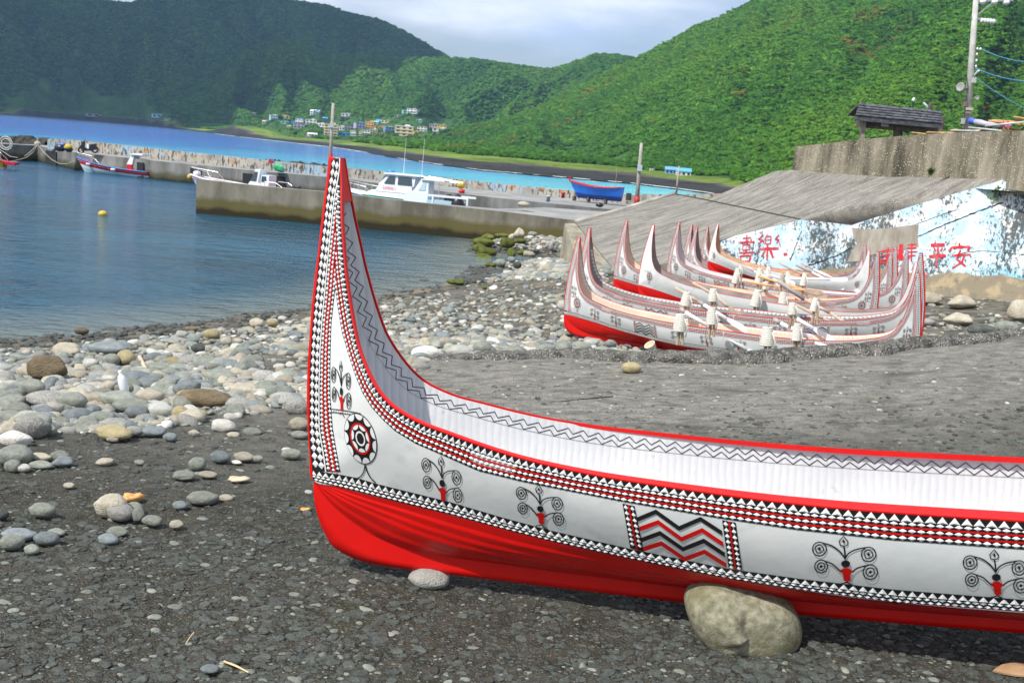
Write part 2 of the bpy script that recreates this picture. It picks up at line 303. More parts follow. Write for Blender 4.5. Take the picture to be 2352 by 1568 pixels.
# ---- sea
def build_water():
    az = np.linspace(-.95, .95, 240); d = np.concatenate([np.linspace(14, 120, 160), np.geomspace(122, 4400, 160)])
    A, D = np.meshgrid(az, d); X = D * np.sin(A); Y = D * np.cos(A)
    o = fastgrid('water', np.stack([X, Y, np.zeros_like(X)], -1), M_WATER, smooth=True); o['kind'] = 'structure'
    n = (fbm(X / 60, Y / 25, 3, 9) - .5); s = shore(A)
    # outside the breakwater: pale over sand and reef close in, deep blue further out, foam at the reef edge
    near = np.interp(D + n * 60, [95, 120, 190, 300, 460, 900], [2.3, 2.5, 2.0, 1.2, 1.0, 1.0])
    right = np.interp(A, [-.1, .05, .2], [0, .5, 1.3]); z = near + right * np.interp(D, [80, 400], [1, .3])
    z = np.clip(z, 1, 3)
    foam = (s - D < 5 + 14 * np.clip(vnoise(A * 120, D * 0, 4), 0, 1) * (s / 300)) & (vnoise(A * 260, D * 0 + 1, 8) > .45) & (s - D > -3)
    z = np.where(foam, 4, z)
    inner = D < PIER_D(A); z = np.where(inner, np.clip(.0 + n * .5, 0, .5), z)
    at = o.data.attributes.new('zone', 'FLOAT', 'POINT'); at.data.foreach_set('value', z.reshape(-1).astype(np.float32))
    sh = np.zeros_like(X); k = inner & (Y < 66) & (X > -26); sh[k] = np.clip(np.interp(gb(X[k], Y[k]), [-.8, -.05], [0, .75]) + np.interp(X[k], [-8, 5], [0, .45]), 0, 1)
    at = o.data.attributes.new('shallow', 'FLOAT', 'POINT'); at.data.foreach_set('value', sh.reshape(-1).astype(np.float32))
    return o
# breakwater lines (front edge of deck, foot of parapet, top of parapet)
ZP = 1.75
PF = [at_z(u, v, ZP) for u, v in [(-120, 320), (0, 330), (85, 334.5), (171, 350), (402, 374), (569, 390.6), (751, 406.5), (920, 427), (1091, 449), (1250, 466), (1416, 482), (1560, 497)]]
PB = [at_z(u, v, ZP) for u, v in [(109, 340.5), (171, 346.5), (239, 353), (402, 369.5), (569, 387.3), (751, 403.8), (804, 408), (951, 421), (1091, 434), (1296, 454), (1450, 470), (1560, 481), (1680, 492)]]
PTv = [318.7, 322, 329, 346.5, 363.6, 382.6, 386, 401, 416, 436, 447, 446, 444]
PBu = [109, 171, 239, 402, 569, 751, 804, 951, 1091, 1296, 1450, 1560, 1680]
_pa = [atan2(p[0], p[1]) for p in PF]; _pd = [hypot(p[0], p[1]) for p in PF]
def PIER_D(A): return np.interp(A, _pa, _pd) + 2
M_PIER = concrete('pier_concrete', base=(.25, .25, .235), dark=(.10, .10, .09), s=.5, streak=(1, 1, .35), specks=False, moss=[(.95, .55, (.07, .065, .03)), (.45, .1, (.012, .014, .008))])
M_DECK = concrete('deck_concrete', base=(.33, .33, .32), dark=(.2, .2, .195), s=.4, specks=False)
M_BASIN = concrete('basin_concrete', base=(.27, .25, .20), dark=(.12, .11, .085), s=.8, streak=(1, 1, .4), specks=False, moss=[(1.15, .85, (.105, .09, .025)), (.55, .3, (.02, .016, .008))])
def graffiti_mat():
    """parapet: flaking white wash, dark streaks and faded orange, red, blue and green murals"""
    m, t, b = pbsdf('parapet_paint', rough=.85, spec=.2); L = t.links.new; g = N(t, 'ShaderNodeNewGeometry')
    def noise(sc, det, stx=(1, 1, 1), loc=(0, 0, 0)):
        mp = N(t, 'ShaderNodeMapping'); mp.inputs['Scale'].default_value = stx; mp.inputs['Location'].default_value = loc; L(g.outputs['Position'], mp.inputs[0])
        n = N(t, 'ShaderNodeTexNoise'); n.inputs['Scale'].default_value = sc; n.inputs['Detail'].default_value = det; L(mp.outputs[0], n.inputs[0]); return n.outputs[0]
    def over(col, c, fac, a, b_):
        mr = N(t, 'ShaderNodeMapRange'); mr.inputs[1].default_value = a; mr.inputs[2].default_value = b_; L(fac, mr.inputs[0])
        x = N(t, 'ShaderNodeMix', data_type='RGBA'); L(mr.outputs[0], x.inputs['Factor']); L(col, x.inputs[6]); x.inputs[7].default_value = (*c, 1); return x.outputs[2]
    r = N(t, 'ShaderNodeRGB'); r.outputs[0].default_value = (.38, .37, .33, 1); col = r.outputs[0]
    col = over(col, (.30, .42, .52), noise(.35, 4, loc=(5, 3, 0)), .55, .6)
    col = over(col, (.40, .20, .09), noise(1.1, 7, (1, 1, 1.2), (9, 1, 0)), .57, .64)
    col = over(col, (.40, .31, .10), noise(1.0, 6, (1, 1, 1), (2, 7, 3)), .65, .7)
    col = over(col, (.30, .12, .08), noise(1.0, 6, (1, 1, 1), (21, 7, 3)), .65, .70)
    col = over(col, (.30, .29, .26), noise(.7, 8, (1, 1, 1), (31, 2, 3)), .50, .60)
    col = over(col, (.07, .065, .055), noise(4.5, 9, (1, 1, .35)), .52, .64)
    col = over(col, (.10, .09, .08), noise(2.2, 6, (1, 1, 1), (4, 4, 4)), .58, .68)
    L(col, b.inputs['Base Color']); return m
M_GRAF = graffiti_mat()
def strip(name, base, top, back, mat, topmat=None, **kw):
    """a wall along a line: base = [(x,y,zbottom)], top z list, thickness vector per point"""
    mb = MB(); n = len(base)
    for i in range(n - 1):
        a, b = base[i], base[i + 1]; ta, tb = top[i], top[i + 1]; ka, kb = back[i], back[i + 1]
        mb.hexa([(a[0], a[1], a[2]), (b[0], b[1], b[2]), (b[0] + kb[0], b[1] + kb[1], b[2]), (a[0] + ka[0], a[1] + ka[1], a[2]),
                 (a[0], a[1], ta), (b[0], b[1], tb), (b[0] + kb[0], b[1] + kb[1], tb), (a[0] + ka[0], a[1] + ka[1], ta)])
        if topmat: mb.M[-6:] = [0, 1, 0, 0, 0, 0]
    # drop inner end faces
    F = []; Mi = []
    for i in range(n - 1):
        for k in range(6):
            if (k == 3 and i < n - 2) or (k == 5 and i > 0): continue
            F.append(mb.F[i * 6 + k]); Mi.append(mb.M[i * 6 + k])
    mb.F = F; mb.M = Mi
    return mb.build(name, mat, mats=[mat, topmat] if topmat else None, **kw)
import bisect
def pier():
    root = empty('breakwater', (PF[4][0], PF[4][1], 0), 'long grey concrete breakwater running across the bay behind the moored boats', 'breakwater')
    back = [(0, 3.5)] * 2 + [(.3, 9)] * 3 + [(.5, 8), (.6, 9), (1, 12), (2, 15), (3, 16), (4, 16), (4, 16)]
    strip('deck', [(p[0], p[1], -1.5) for p in PF], [ZP] * len(PF), back, M_PIER, M_DECK, parent=root)
    # recessed fender bays in the quay face
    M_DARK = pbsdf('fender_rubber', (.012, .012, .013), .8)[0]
    for u0, u1 in [(106, 131), (316, 331), (439, 463), (559, 584), (625, 655), (-6, 12)]:
        mb = MB()
        a = at_z((u0), np.interp(u0, [-120, 0, 85, 171, 402, 569, 751], [320, 330, 334.5, 350, 374, 390.6, 406.5]), ZP); b = at_z(u1, np.interp(u1, [-120, 0, 85, 171, 402, 569, 751], [320, 330, 334.5, 350, 374, 390.6, 406.5]), ZP)
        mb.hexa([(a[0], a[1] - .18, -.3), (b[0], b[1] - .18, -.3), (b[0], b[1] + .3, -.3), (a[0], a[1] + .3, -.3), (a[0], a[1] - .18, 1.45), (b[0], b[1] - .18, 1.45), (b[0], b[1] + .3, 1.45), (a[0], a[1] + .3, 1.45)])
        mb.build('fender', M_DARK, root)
    tops = [at_y(u, v, p[1])[2] for u, v, p in zip(PBu, PTv, PB)]
    w2 = strip('parapet_wall', [(p[0], p[1], ZP - .05) for p in PB], tops, [(0, .45)] * len(PB), M_GRAF, M_DECK)
    tag(w2, 'low mural painted parapet wall with flaking white, orange and blue paint along the breakwater', 'wall')
pier()
# inner basin wall and quay
BW_T = [(451, 411, 61.5), (592, 427, 61), (748, 440.5, 60.5), (809, 448, 60.2), (960, 465, 59.5), (1118, 482, 58.8), (1200, 491, 58.4), (1296, 503, 58), (1345, 508, 57.5)]
BWP = [at_y(*q) for q in BW_T]
o = strip('basin_wall', [(p[0], p[1], -1.5) for p in BWP], [p[2] for p in BWP], [(.05, .55)] * 5 + [(.6, 2), (1.5, 9.3), (2.2, 12), (4, 13)], M_BASIN, M_DECK)
tag(o, 'stained concrete inner harbour wall with an ochre tide band, ending in the water on the left', 'wall')
# ================================================================ NEAR GROUND
def _tps(r2): return np.where(r2 > 1e-9, r2 * np.log(np.maximum(r2, 1e-9)), 0)
def tps_fit(px, xyz, lam):
    c = [(*at_z(u, v, z)[:2], z) for u, v, z in px] + list(xyz); C_ = np.array(c); n = len(C_)
    K = _tps(((C_[:, None, :2] - C_[None, :, :2]) ** 2).sum(-1)) + np.eye(n) * lam; P = np.hstack([np.ones((n, 1)), C_[:, :2]])
    S = np.linalg.solve(np.block([[K, P], [P.T, np.zeros((3, 3))]]), np.concatenate([C_[:, 2], [0, 0, 0]]))
    def f(x, y):
        r2 = (x[:, None] - C_[None, :, 0]) ** 2 + (y[:, None] - C_[None, :, 1]) ** 2
        return _tps(r2) @ S[:n] + S[n] + S[n + 1] * x + S[n + 2] * y
    return f
_fs = tps_fit([(0, 1568, 2.70), (600, 1568, 2.72), (1176, 1568, 2.74), (1800, 1568, 2.80), (2352, 1568, 2.88), (983, 1352, 2.68), (1700, 1500, 2.80), (2352, 1465, 2.90),
    (0, 1250, 2.64), (0, 1000, 2.48), (350, 1000, 2.45), (700, 900, 2.2), (930, 815, 2.15), (1100, 900, 2.38), (1300, 805, 2.30), (1600, 815, 2.5), (1900, 830, 2.66), (2352, 765, 3.1), (2352, 900, 3.02), (1700, 950, 2.72)],
    [(-14, 0, 2.6), (10, 0, 3.0), (20, 8, 3.4), (-16, 10, 1.9), (0, -6, 2.7), (20, 24, 3.3), (6, 22, 2.0)], 12.0)
_fb = tps_fit([(0, 775, 0), (200, 762, 0), (400, 740, 0), (550, 720, 0), (700, 703, 0), (900, 668, 0), (1000, 655, 0), (1130, 625, 0), (1092, 590, 0), (1085, 560, 0.02),
    (0, 1000, 2.44), (350, 1000, 2.41), (700, 900, 2.16), (350, 850, 1.45), (0, 860, 1.25), (700, 790, 1.0), (930, 812, 2.0), (1300, 790, 1.85), (1000, 720, .75), (1310, 765, 1.0), (1300, 605, .5), (1640, 590, 1.0), (1200, 560, .42), (1200, 600, .42), (1260, 590, .55), (1160, 625, .22), (1230, 625, .5), (1250, 545, .55), (1285, 552, .6), (1150, 600, .3), (1130, 552, .25), (1200, 680, .6), (2115, 655, 1.3), (2352, 700, 1.45)],
    [(5, 16, 1.9), (8.5, 17, 2.0), (7, 20, 1.12), (9.5, 20, 1.25), (5, 20, 1.1), (3, 19.5, 1.25), (9, 26, 1.25), (12.5, 25, 1.55), (3, 8, 2.6), (8, 8, 2.7), (14, 18, 1.9), (1.5, 23.9, .92), (8.2, 20.6, .98), (3.2, 31, .92), (9.8, 27.5, .98), (5.6, 33, .85), (11.5, 29.6, 1.0), (7.5, 38, .68), (12, 35, .75), (-16, 10, 1.9), (-22, 22, -.3), (-30, 30, -1.2), (-40, 60, -2), (26, 24, 2.4), (26, 36, 2.2), (-12, 32, -1.2), (0, 48, -1.4), (-8, 55, -1.6), (-25, 66, -2.2), (6, 58, -.2)], 6.0)
def _wrap(f):
    def g(x, y):
        x = np.asarray(x, float); y = np.asarray(y, float); sh = np.broadcast(x, y).shape; z = f(np.broadcast_to(x, sh).ravel(), np.broadcast_to(y, sh).ravel())
        return z.reshape(sh) if sh else float(z[0])
    return g
gs, gb = _wrap(_fs), _wrap(_fb)
def gpt(u, v, fn=None, dz=0):
    """point on the near ground seen at a picture point"""
    fn = fn or gz; r_ = ray(u, v); t = np.geomspace(2, 90, 900); P = CAMP + np.outer(t, r_); k = np.nonzero(fn(P[:, 0], P[:, 1]) + dz > P[:, 2])[0]
    k = k[0] if len(k) else len(t) - 1
    lo, hi = t[max(k - 1, 0)], t[k]
    for _ in range(12):
        m_ = (lo + hi) / 2; p = CAMP + m_ * r_
        if fn(p[0], p[1]) + dz > p[2]: hi = m_
        else: lo = m_
    return CAMP + hi * r_
SE = [gpt(u, v, gs)[:2] for u, v in [(-300, 1010), (0, 1000), (250, 985), (480, 960), (700, 905), (860, 850), (960, 828), (1100, 827), (1300, 822), (1500, 829), (1700, 834), (1900, 826), (2067, 806), (2352, 775)]] + [(11, 17.0), (20, 22)]
SEx = np.array([p[0] for p in SE]); SEy = np.array([p[1] for p in SE])
def slab_edge(x): return np.interp(x, SEx, SEy)
def jag(x, k=0): return (fbm(x * 1.7, x * 0 + k, 4, 31) - .5) * .55
def on_slab(x, y): return y < slab_edge(x) + jag(x)
def gz(x, y): return np.where(on_slab(x, y), gs(x, y), gb(x, y)) if np.ndim(x) or np.ndim(y) else (gs(x, y) if on_slab(x, y) else gb(x, y))
build_water()

def build_surf():
    az = np.linspace(-.30, .30, 900); n = vnoise(az * 90, az * 0, 14); m_ = vnoise(az * 300, az * 0 + 2, 15); on = np.clip((n - .25) * 3, 0, 1) * (.2 + .8 * m_); s = shore(az); w_ = (.5 + 2.2 * on) * (s / 320) * (on > .03); R = []
    for k, z in ((-.2, .0), (.1, .10), (.7, .12), (1.0, .0)): D = s + 1.5 - w_ * k - 2 * (k == 1.0) * (w_ == 0); R.append(np.stack([D * np.sin(az), D * np.cos(az), np.where(w_ > 0, z, -.4)], -1))
    o = fastgrid('surf', np.array(R), pbsdf('foam', (.62, .70, .72), .9)[0]); o['kind'] = 'structure'
build_surf()
# ================================================================ SLAB, KERB, BEACH
M_SLAB = None
def slab_mat():
    m, t, b = pbsdf('slab_concrete', rough=.93, spec=.2); L = t.links.new; g = N(t, 'ShaderNodeNewGeometry')
    def noise(sc, det, rg=.5, st=(1, 1, 1)):
        mp = N(t, 'ShaderNodeMapping'); mp.inputs['Scale'].default_value = st; L(g.outputs['Position'], mp.inputs[0])
        n = N(t, 'ShaderNodeTexNoise'); n.inputs['Scale'].default_value = sc; n.inputs['Detail'].default_value = det; n.inputs['Roughness'].default_value = rg; L(mp.outputs[0], n.inputs[0]); return n.outputs[0]
    r = N(t, 'ShaderNodeValToRGB'); r.color_ramp.elements[0].position = .33; r.color_ramp.elements[1].position = .70
    r.color_ramp.elements[0].color = (.020, .019, .014, 1); r.color_ramp.elements[1].color = (.095, .088, .068, 1); L(noise(9, 9, .7), r.inputs[0]); col = r.outputs[0]
    # paler, cleaner concrete towards the broken edge
    sp = N(t, 'ShaderNodeAttribute'); sp.attribute_name = 'zone'; x = N(t, 'ShaderNodeMix', data_type='RGBA'); L(sp.outputs['Fac'], x.inputs['Factor']); L(col, x.inputs[6])
    r2 = N(t, 'ShaderNodeValToRGB'); r2.color_ramp.elements[0].position = .35; r2.color_ramp.elements[1].position = .62
    r2.color_ramp.elements[0].color = (.12, .116, .10, 1); r2.color_ramp.elements[1].color = (.32, .305, .265, 1); L(noise(4, 9, .7, (1, 1.6, 1)), r2.inputs[0]); L(r2.outputs[0], x.inputs[7]); col = x.outputs[2]
    # moss in patches
    mr = N(t, 'ShaderNodeMapRange'); mr.inputs[1].default_value = .58; mr.inputs[2].default_value = .72; mr.inputs[4].default_value = .6; L(noise(1.1, 6), mr.inputs[0])
    y = N(t, 'ShaderNodeMix', data_type='RGBA'); L(mr.outputs[0], y.inputs['Factor']); L(col, y.inputs[6]); y.inputs[7].default_value = (.045, .05, .02, 1); col = y.outputs[2]
    # embedded aggregate
    for scale, thr, keep, c in ((30, .36, .55, None), (75, .34, .5, None)):
        mp = N(t, 'ShaderNodeMapping'); mp.inputs['Scale'].default_value = (1, 1.5, 1); L(g.outputs['Position'], mp.inputs[0])
        v = N(t, 'ShaderNodeTexVoronoi'); v.inputs['Scale'].default_value = scale; L(mp.outputs[0], v.inputs[0]); sc_ = N(t, 'ShaderNodeSeparateColor'); L(v.outputs['Color'], sc_.inputs[0])
        lt = N(t, 'ShaderNodeMath', operation='LESS_THAN'); lt.inputs[1].default_value = thr; L(v.outputs['Distance'], lt.inputs[0])
        gt = N(t, 'ShaderNodeMath', operation='GREATER_THAN'); gt.inputs[1].default_value = keep; L(sc_.outputs[0], gt.inputs[0]); ml = N(t, 'ShaderNodeMath', operation='MULTIPLY'); L(lt.outputs[0], ml.inputs[0]); L(gt.outputs[0], ml.inputs[1])
        rr = N(t, 'ShaderNodeValToRGB'); e = rr.color_ramp.elements; e[0].color = (.045, .06, .062, 1); e[1].color = (.30, .29, .26, 1); e[1].position = .97; k = e.new(.6); k.color = (.10, .125, .125, 1); k = e.new(.85); k.color = (.16, .15, .12, 1); L(sc_.outputs[1], rr.inputs[0])
        x = N(t, 'ShaderNodeMix', data_type='RGBA'); L(ml.outputs[0], x.inputs['Factor']); L(col, x.inputs[6]); L(rr.outputs[0], x.inputs[7]); col = x.outputs[2]
    L(col, b.inputs['Base Color'])
    ad = N(t, 'ShaderNodeMath', operation='MULTIPLY_ADD'); ad.inputs[1].default_value = -.8; L(v.outputs['Distance'], ad.inputs[0]); L(noise(14, 10, .7), ad.inputs[2])
    bp = N(t, 'ShaderNodeBump'); bp.inputs['Strength'].default_value = .9; bp.inputs['Distance'].default_value = .02; L(ad.outputs[0], bp.inputs['Height']); L(bp.outputs[0], b.inputs['Normal'])
    return m
M_SLAB = slab_mat()
def slab_z(x, y):
    z = gs(x, y)
    return z + (fbm(x * 1.3, y * 1.3, 4, 21) - .5) * .07 + (fbm(x * 9, y * 9, 3, 22) - .5) * .022
def build_slab():
    nx, ny = 520, 330; xs = np.linspace(-7.5, 20, nx); t = np.linspace(0, 1, ny) ** 1.0
    Xg, T = np.meshgrid(xs, t); E_ = slab_edge(Xg) + jag(Xg) + .25 * np.clip(Xg + 1, 0, 1); Y = 1.2 + (E_ - 1.2) * T
    Z = slab_z(Xg, Y)
    P = np.stack([Xg, Y, Z], -1)
    for k in (1, 2): # broken skirt
        s = P[-1].copy(); s[:, 1] += -.05 + .06 * (fbm(s[:, 0] * 5, s[:, 0] * 0, 3, k) - .5); s[:, 2] -= .22 * k; P = np.concatenate([P, s[None]], 0)
    o = fastgrid('concrete_slab', P, M_SLAB); o['kind'] = 'structure'
    zz = np.interp(P[..., 1] - .16 * P[..., 0] + 2.2 * (fbm(P[..., 0] * .5, P[..., 1] * .5, 3, 77) - .5), [7.2, 10.5], [0, 1]); zz = zz * np.interp(P[..., 0], [-3, -1], [.45, 1])
    at = o.data.attributes.new('zone', 'FLOAT', 'POINT'); at.data.foreach_set('value', zz.reshape(-1).astype(np.float32))
build_slab()
def build_kerb():
    xs = np.linspace(-1.7, 15, 620); R = []
    for i, (dy, dz) in enumerate([(-.06, -.03), (-.03, .035), (.05, .10), (.15, .14), (.27, .13), (.36, .06), (.42, -.06), (.44, -.35)]):
        y = slab_edge(xs) + jag(xs) + dy + .12 * (fbm(xs * 4, xs * 0 + i * .6, 4, 12) - .5)
        amp = np.interp(xs, [-1.7, -.6, 1.2, 2.6, 5, 8, 15], [0.1, .5, .85, 1.1, 1.15, .7, .7])
        z = gs(xs, y) + dz * amp + .075 * (fbm(xs * 7, xs * 0 + i * .9, 4, 13) - .5) * (1 if dz > 0 else .3)
        R.append(np.stack([xs, y, z], -1))
    o = fastgrid('broken_kerb', np.array(R), concrete('kerb_rubble', base=(.19, .185, .165), dark=(.045, .045, .04), s=7, scale_speck=30, bump=1, bdist=.04, lo=.35, hi=.62))
    tag(o, 'rough crumbling concrete kerb along the far edge of the slab, in front of the beached canoes', 'kerb')
build_kerb()
M_BEACH = noisy('beach_gravel', (.055, .052, .044), (.17, .16, .13), scale=2.2, rough=.95, bump=1, bscale=30, bdist=.03, c3=(.33, .26, .16), s3=.35, lo3=.6, hi3=.75, spec=.2)
def beach_z(x, y):
    d = y - slab_edge(x)
    return gb(x, y) - .03 + (fbm(x * .9, y * .9, 4, 25) - .5) * .16 * np.clip(d, 0, 1) + (fbm(x * 6, y * 6, 3, 26) - .5) * .05
def build_beach():
    xs = np.linspace(-30, 34, 430); ys = np.linspace(4, 66, 420); X_, Y_ = np.meshgrid(xs, ys); Z = beach_z(X_, Y_)
    Z = np.where(Y_ < slab_edge(X_) - .3, np.minimum(Z, gs(X_, Y_) - .3), Z); Z = np.where((X_ < -6) & (Y_ > 40), np.minimum(Z, -1.2), Z)
    o = fastgrid('beach', np.stack([X_, Y_, Z], -1), M_BEACH); o['kind'] = 'structure'
build_beach()

# ================================================================ REVETMENT WITH PAINTED WALL
TOPL = [(1656, 550, 41), (1840, 504.5, 39.9), (1956, 516.5, 39.5), (2120, 466, 38.0), (2310, 411.5, 36.5), (2420, 416, 35.2), (2800, 432, 31)]
TOPP = [at_y(*q) for q in TOPL]
def wall_pt(u, v, off=0.0):
    r_ = ray(u, v)
    for a, b in zip(TOPP[:-1], TOPP[1:]):
        d = np.array([b[0] - a[0], b[1] - a[1]]); A = np.array([[r_[0], -d[0]], [r_[1], -d[1]]]); t_, k = np.linalg.solve(A, [a[0], a[1]])
        if k <= 1 or b is TOPP[-1]:
            if k >= -.6:
                n = np.array([d[1], -d[0], 0]); n /= np.linalg.norm(n); n = n if n[1] < 0 else -n
                return CAMP + t_ * r_ + n * off
def painted_mat():
    m, t, b = pbsdf('painted_seawall', rough=.9, spec=.15); L = t.links.new; g = N(t, 'ShaderNodeNewGeometry')
    def noise(sc, det, st=(1, 1, 1), loc=(0, 0, 0), rg=.6):
        mp = N(t, 'ShaderNodeMapping'); mp.inputs['Scale'].default_value = st; mp.inputs['Location'].default_value = loc; L(g.outputs['Position'], mp.inputs[0])
        n = N(t, 'ShaderNodeTexNoise'); n.inputs['Scale'].default_value = sc; n.inputs['Detail'].default_value = det; n.inputs['Roughness'].default_value = rg; L(mp.outputs[0], n.inputs[0]); return n.outputs[0]
    def rng(fac, a, c, lo=0, hi=1):
        mr = N(t, 'ShaderNodeMapRange'); mr.inputs[1].default_value = a; mr.inputs[2].default_value = c; mr.inputs[3].default_value = lo; mr.inputs[4].default_value = hi; L(fac, mr.inputs[0]); return mr.outputs[0]
    def over(col, c, fac):
        x = N(t, 'ShaderNodeMix', data_type='RGBA'); L(fac, x.inputs['Factor']); L(col, x.inputs[6]); x.inputs[7].default_value = (*c, 1); return x.outputs[2]
    def mul(a, c):
        mm = N(t, 'ShaderNodeMath', operation='MULTIPLY'); L(a, mm.inputs[0]); L(c, mm.inputs[1]); return mm.outputs[0]
    r = N(t, 'ShaderNodeRGB'); r.outputs[0].default_value = (.48, .68, .82, 1); col = r.outputs[0]
    col = over(col, (.80, .84, .86), rng(noise(1.6, 8), .40, .60))
    sp = N(t, 'ShaderNodeSeparateXYZ'); L(g.outputs['Position'], sp.inputs[0])
    # stronger blue low down on the right
    col = over(col, (.30, .62, .78), mul(rng(sp.outputs[2], 2.9, 2.2), mul(rng(sp.outputs[0], 15, 17.5), rng(noise(1, 5), .40, .55))))
    # black mould: fine, denser in patches, runs downwards
    fine = noise(9, 12, (1, 1, .6), rg=.78); patch = noise(.6, 4, (1, 1, .6), (3, 0, 1)); ad = N(t, 'ShaderNodeMath', operation='ADD'); L(fine, ad.inputs[0]); L(rng(patch, .35, .7, -.11, .13), ad.inputs[1])
    col = over(col, (.055, .06, .055), rng(ad.outputs[0], .545, .585, 0, .9))
    # bare render at the foot
    zz = N(t, 'ShaderNodeMath', operation='MULTIPLY_ADD'); zz.inputs[1].default_value = .8; L(noise(1.1, 7, (1, 1, 1), (7, 7, 7)), zz.inputs[0]); xs_ = N(t, 'ShaderNodeMath', operation='MULTIPLY_ADD'); xs_.inputs[1].default_value = -.115; L(sp.outputs[0], xs_.inputs[0]); L(sp.outputs[2], xs_.inputs[2]); L(xs_.outputs[0], zz.inputs[2])
    bare = over(r.outputs[0], (.30, .26, .19), rng(fine, 0, .01)); bare = over(bare, (.46, .37, .24), rng(noise(1.4, 8, (1, 1, 1), (1, 9, 2)), .5, .58)); bare = over(bare, (.2, .19, .16), rng(noise(2.5, 8), .55, .7))
    x = N(t, 'ShaderNodeMix', data_type='RGBA'); L(rng(zz.outputs[0], .66, .60), x.inputs['Factor']); L(col, x.inputs[6]); L(bare, x.inputs[7]); col = x.outputs[2]
    L(col, b.inputs['Base Color']); bp = N(t, 'ShaderNodeBump'); bp.inputs['Strength'].default_value = .6; bp.inputs['Distance'].default_value = .03; L(fine, bp.inputs['Height']); L(bp.outputs[0], b.inputs['Normal'])
    return m
M_PAINT = painted_mat()
M_REV = concrete('revetment_concrete', base=(.235, .225, .20), dark=(.075, .072, .065), s=.9, streak=(.6, 1.4, 1), specks=True, speck=(.4, .38, .33), scale_speck=24, lo=.34, hi=.62)
# tide lines run across the slope along its contours
def rev_slope_mat():
    m = concrete('revetment_slope', base=(.255, .245, .22), dark=(.115, .11, .098), s=1.0, streak=(1, 1, 1), speck=(.42, .40, .34), scale_speck=26, lo=.36, hi=.64)
    t = m.node_tree; mp = [n for n in t.nodes if n.type == 'MAPPING'][0]; mp.inputs['Rotation'].default_value = (0, 0, radians(-28)); mp.inputs['Scale'].default_value = (.5, 5.5, 2)
    return m
M_SLOPE = rev_slope_mat()
M_UPW = concrete('upper_wall_concrete', base=(.31, .28, .21), dark=(.05, .045, .032), s=1.3, streak=(1.2, 1.2, .2), speck=(.62, .58, .46), scale_speck=24, lo=.33, hi=.66)
rev = empty('revetment', (TOPP[0][0], TOPP[0][1], 1.0), 'broad sloping grey concrete revetment streaked with dark tide lines, right of the quay', 'revetment')
A_ = at_y(1322, 511, 47.5); B1 = at_y(1416, 618, 41.8); B1[2] = .62; JL = at_y(1553, 446, 49.4); K_ = TOPP[1]; JR = TOPP[2]; U0 = at_y(1620, 459, 46.9)
WL = at_y(1780, 393, 46.0); WM = at_y(1816, 390.5, 45.4); WR = TOPP[4]; W61 = at_y(2061, 397, 40.9)
def patchmesh(name, rows, mat, parent, n=24, sag=0, seed=1, amp=.03, label=None):
    """sheet lofted between polylines (lists of points), lightly uneven"""
    def res(pl, k):
        pl = np.array(pl); s = np.concatenate([[0], np.cumsum(np.linalg.norm(np.diff(pl, axis=0), axis=1))]); q = np.linspace(0, s[-1], k); return np.stack([np.interp(q, s, pl[:, i]) for i in range(3)], -1)
    R = [res(r_, n) for r_ in rows]; P = []
    for i in range(len(R) - 1):
        for k in np.linspace(0, 1, 13)[:-1]: P.append(R[i] * (1 - k) + R[i + 1] * k + np.array([0, 0, sag * 4 * k * (1 - k)]))
    P.append(R[-1]); P = np.array(P); P[1:-1, 1:-1, 2] += ((fbm(P[..., 0] * .9, P[..., 1] * .9, 3, seed) - .5) * amp * 2)[1:-1, 1:-1]
    o = fastgrid(name, P, mat); o.data.transform(wmat(parent).inverted()); o.parent = parent; return tag(o, label)
patchmesh('slope_slab', [[A_, B1, (6.3, 41.3, 1.25), TOPP[0]], [JL, U0, K_]][::-1], M_SLOPE, rev, 40, label='lower slope slab beside the quay')
patchmesh('slope_slab', [[U0 + [0, .0, -.02], K_, JR], [WL, WM, W61, WR]], M_SLOPE, rev, 40, sag=.0, seed=4, label='upper slope slab below the top wall')
patchmesh('slope_slab', [[JR + [0, .01, -.01], TOPP[3], WR], [JR + [.01, .1, 0], TOPP[3] + [.3, .5, .05], WR + [.1, .3, 0]]], M_SLOPE, rev, 20, seed=6)
# pale cleaner strip of the upper slab next to the painted edge, with the joint line
mb = MB(); j0 = WR * .55 + W61 * .45; 
mb.beam(K_ * .0 + JR + [-.3, .25, .02], j0 + [-.1, 0, .0], .05, .03)
mb.build('expansion_joint', pbsdf('joint_tar', (.03, .028, .025), .9)[0], rev)
mb = MB(); mb.beam(JL + [0, 0, .012], U0 + [0, 0, .012], .10, .03).beam(U0 + [0, 0, .012], K_ + [0, .05, .015], .10, .03)
mb.build('expansion_joint', MATS.get('x') or pbsdf('joint_dark', (.05, .048, .04), .9)[0], rev)
# pale rounded rim along the seaward edge
mb = MB(); mb.tube([A_ + [0, 0, .02], (A_ * .6 + JL * .4) + [0, 0, -.03], (A_ * .3 + JL * .7) + [0, 0, .0], JL + [0, 0, .0]], .13, 8)
mb.build('rim', concrete('rim_concrete', base=(.44, .42, .37), dark=(.26, .25, .22), specks=False), rev, smooth=True)
# body under the sheets (side to the harbour and toe)
mb = MB(); g0 = np.array([0, 0, 1.]); 
def side(a, b, za, zb): mb.add([(a[0], a[1], a[2] - .01), (b[0], b[1], b[2] - .01), (b[0], b[1], zb), (a[0], a[1], za)], [(0, 1, 2, 3)])
side(JL, A_, -.5, -.5); side(WL, U0, 2.5, 2.5); side(A_, B1, -.2, .0); side(B1, np.array([6.3, 41.3, 1.25]), 0, 0); side(np.array([6.3, 41.3, 1.25]), TOPP[0], 0, 0)
mb.build('toe_wall', M_REV, rev)
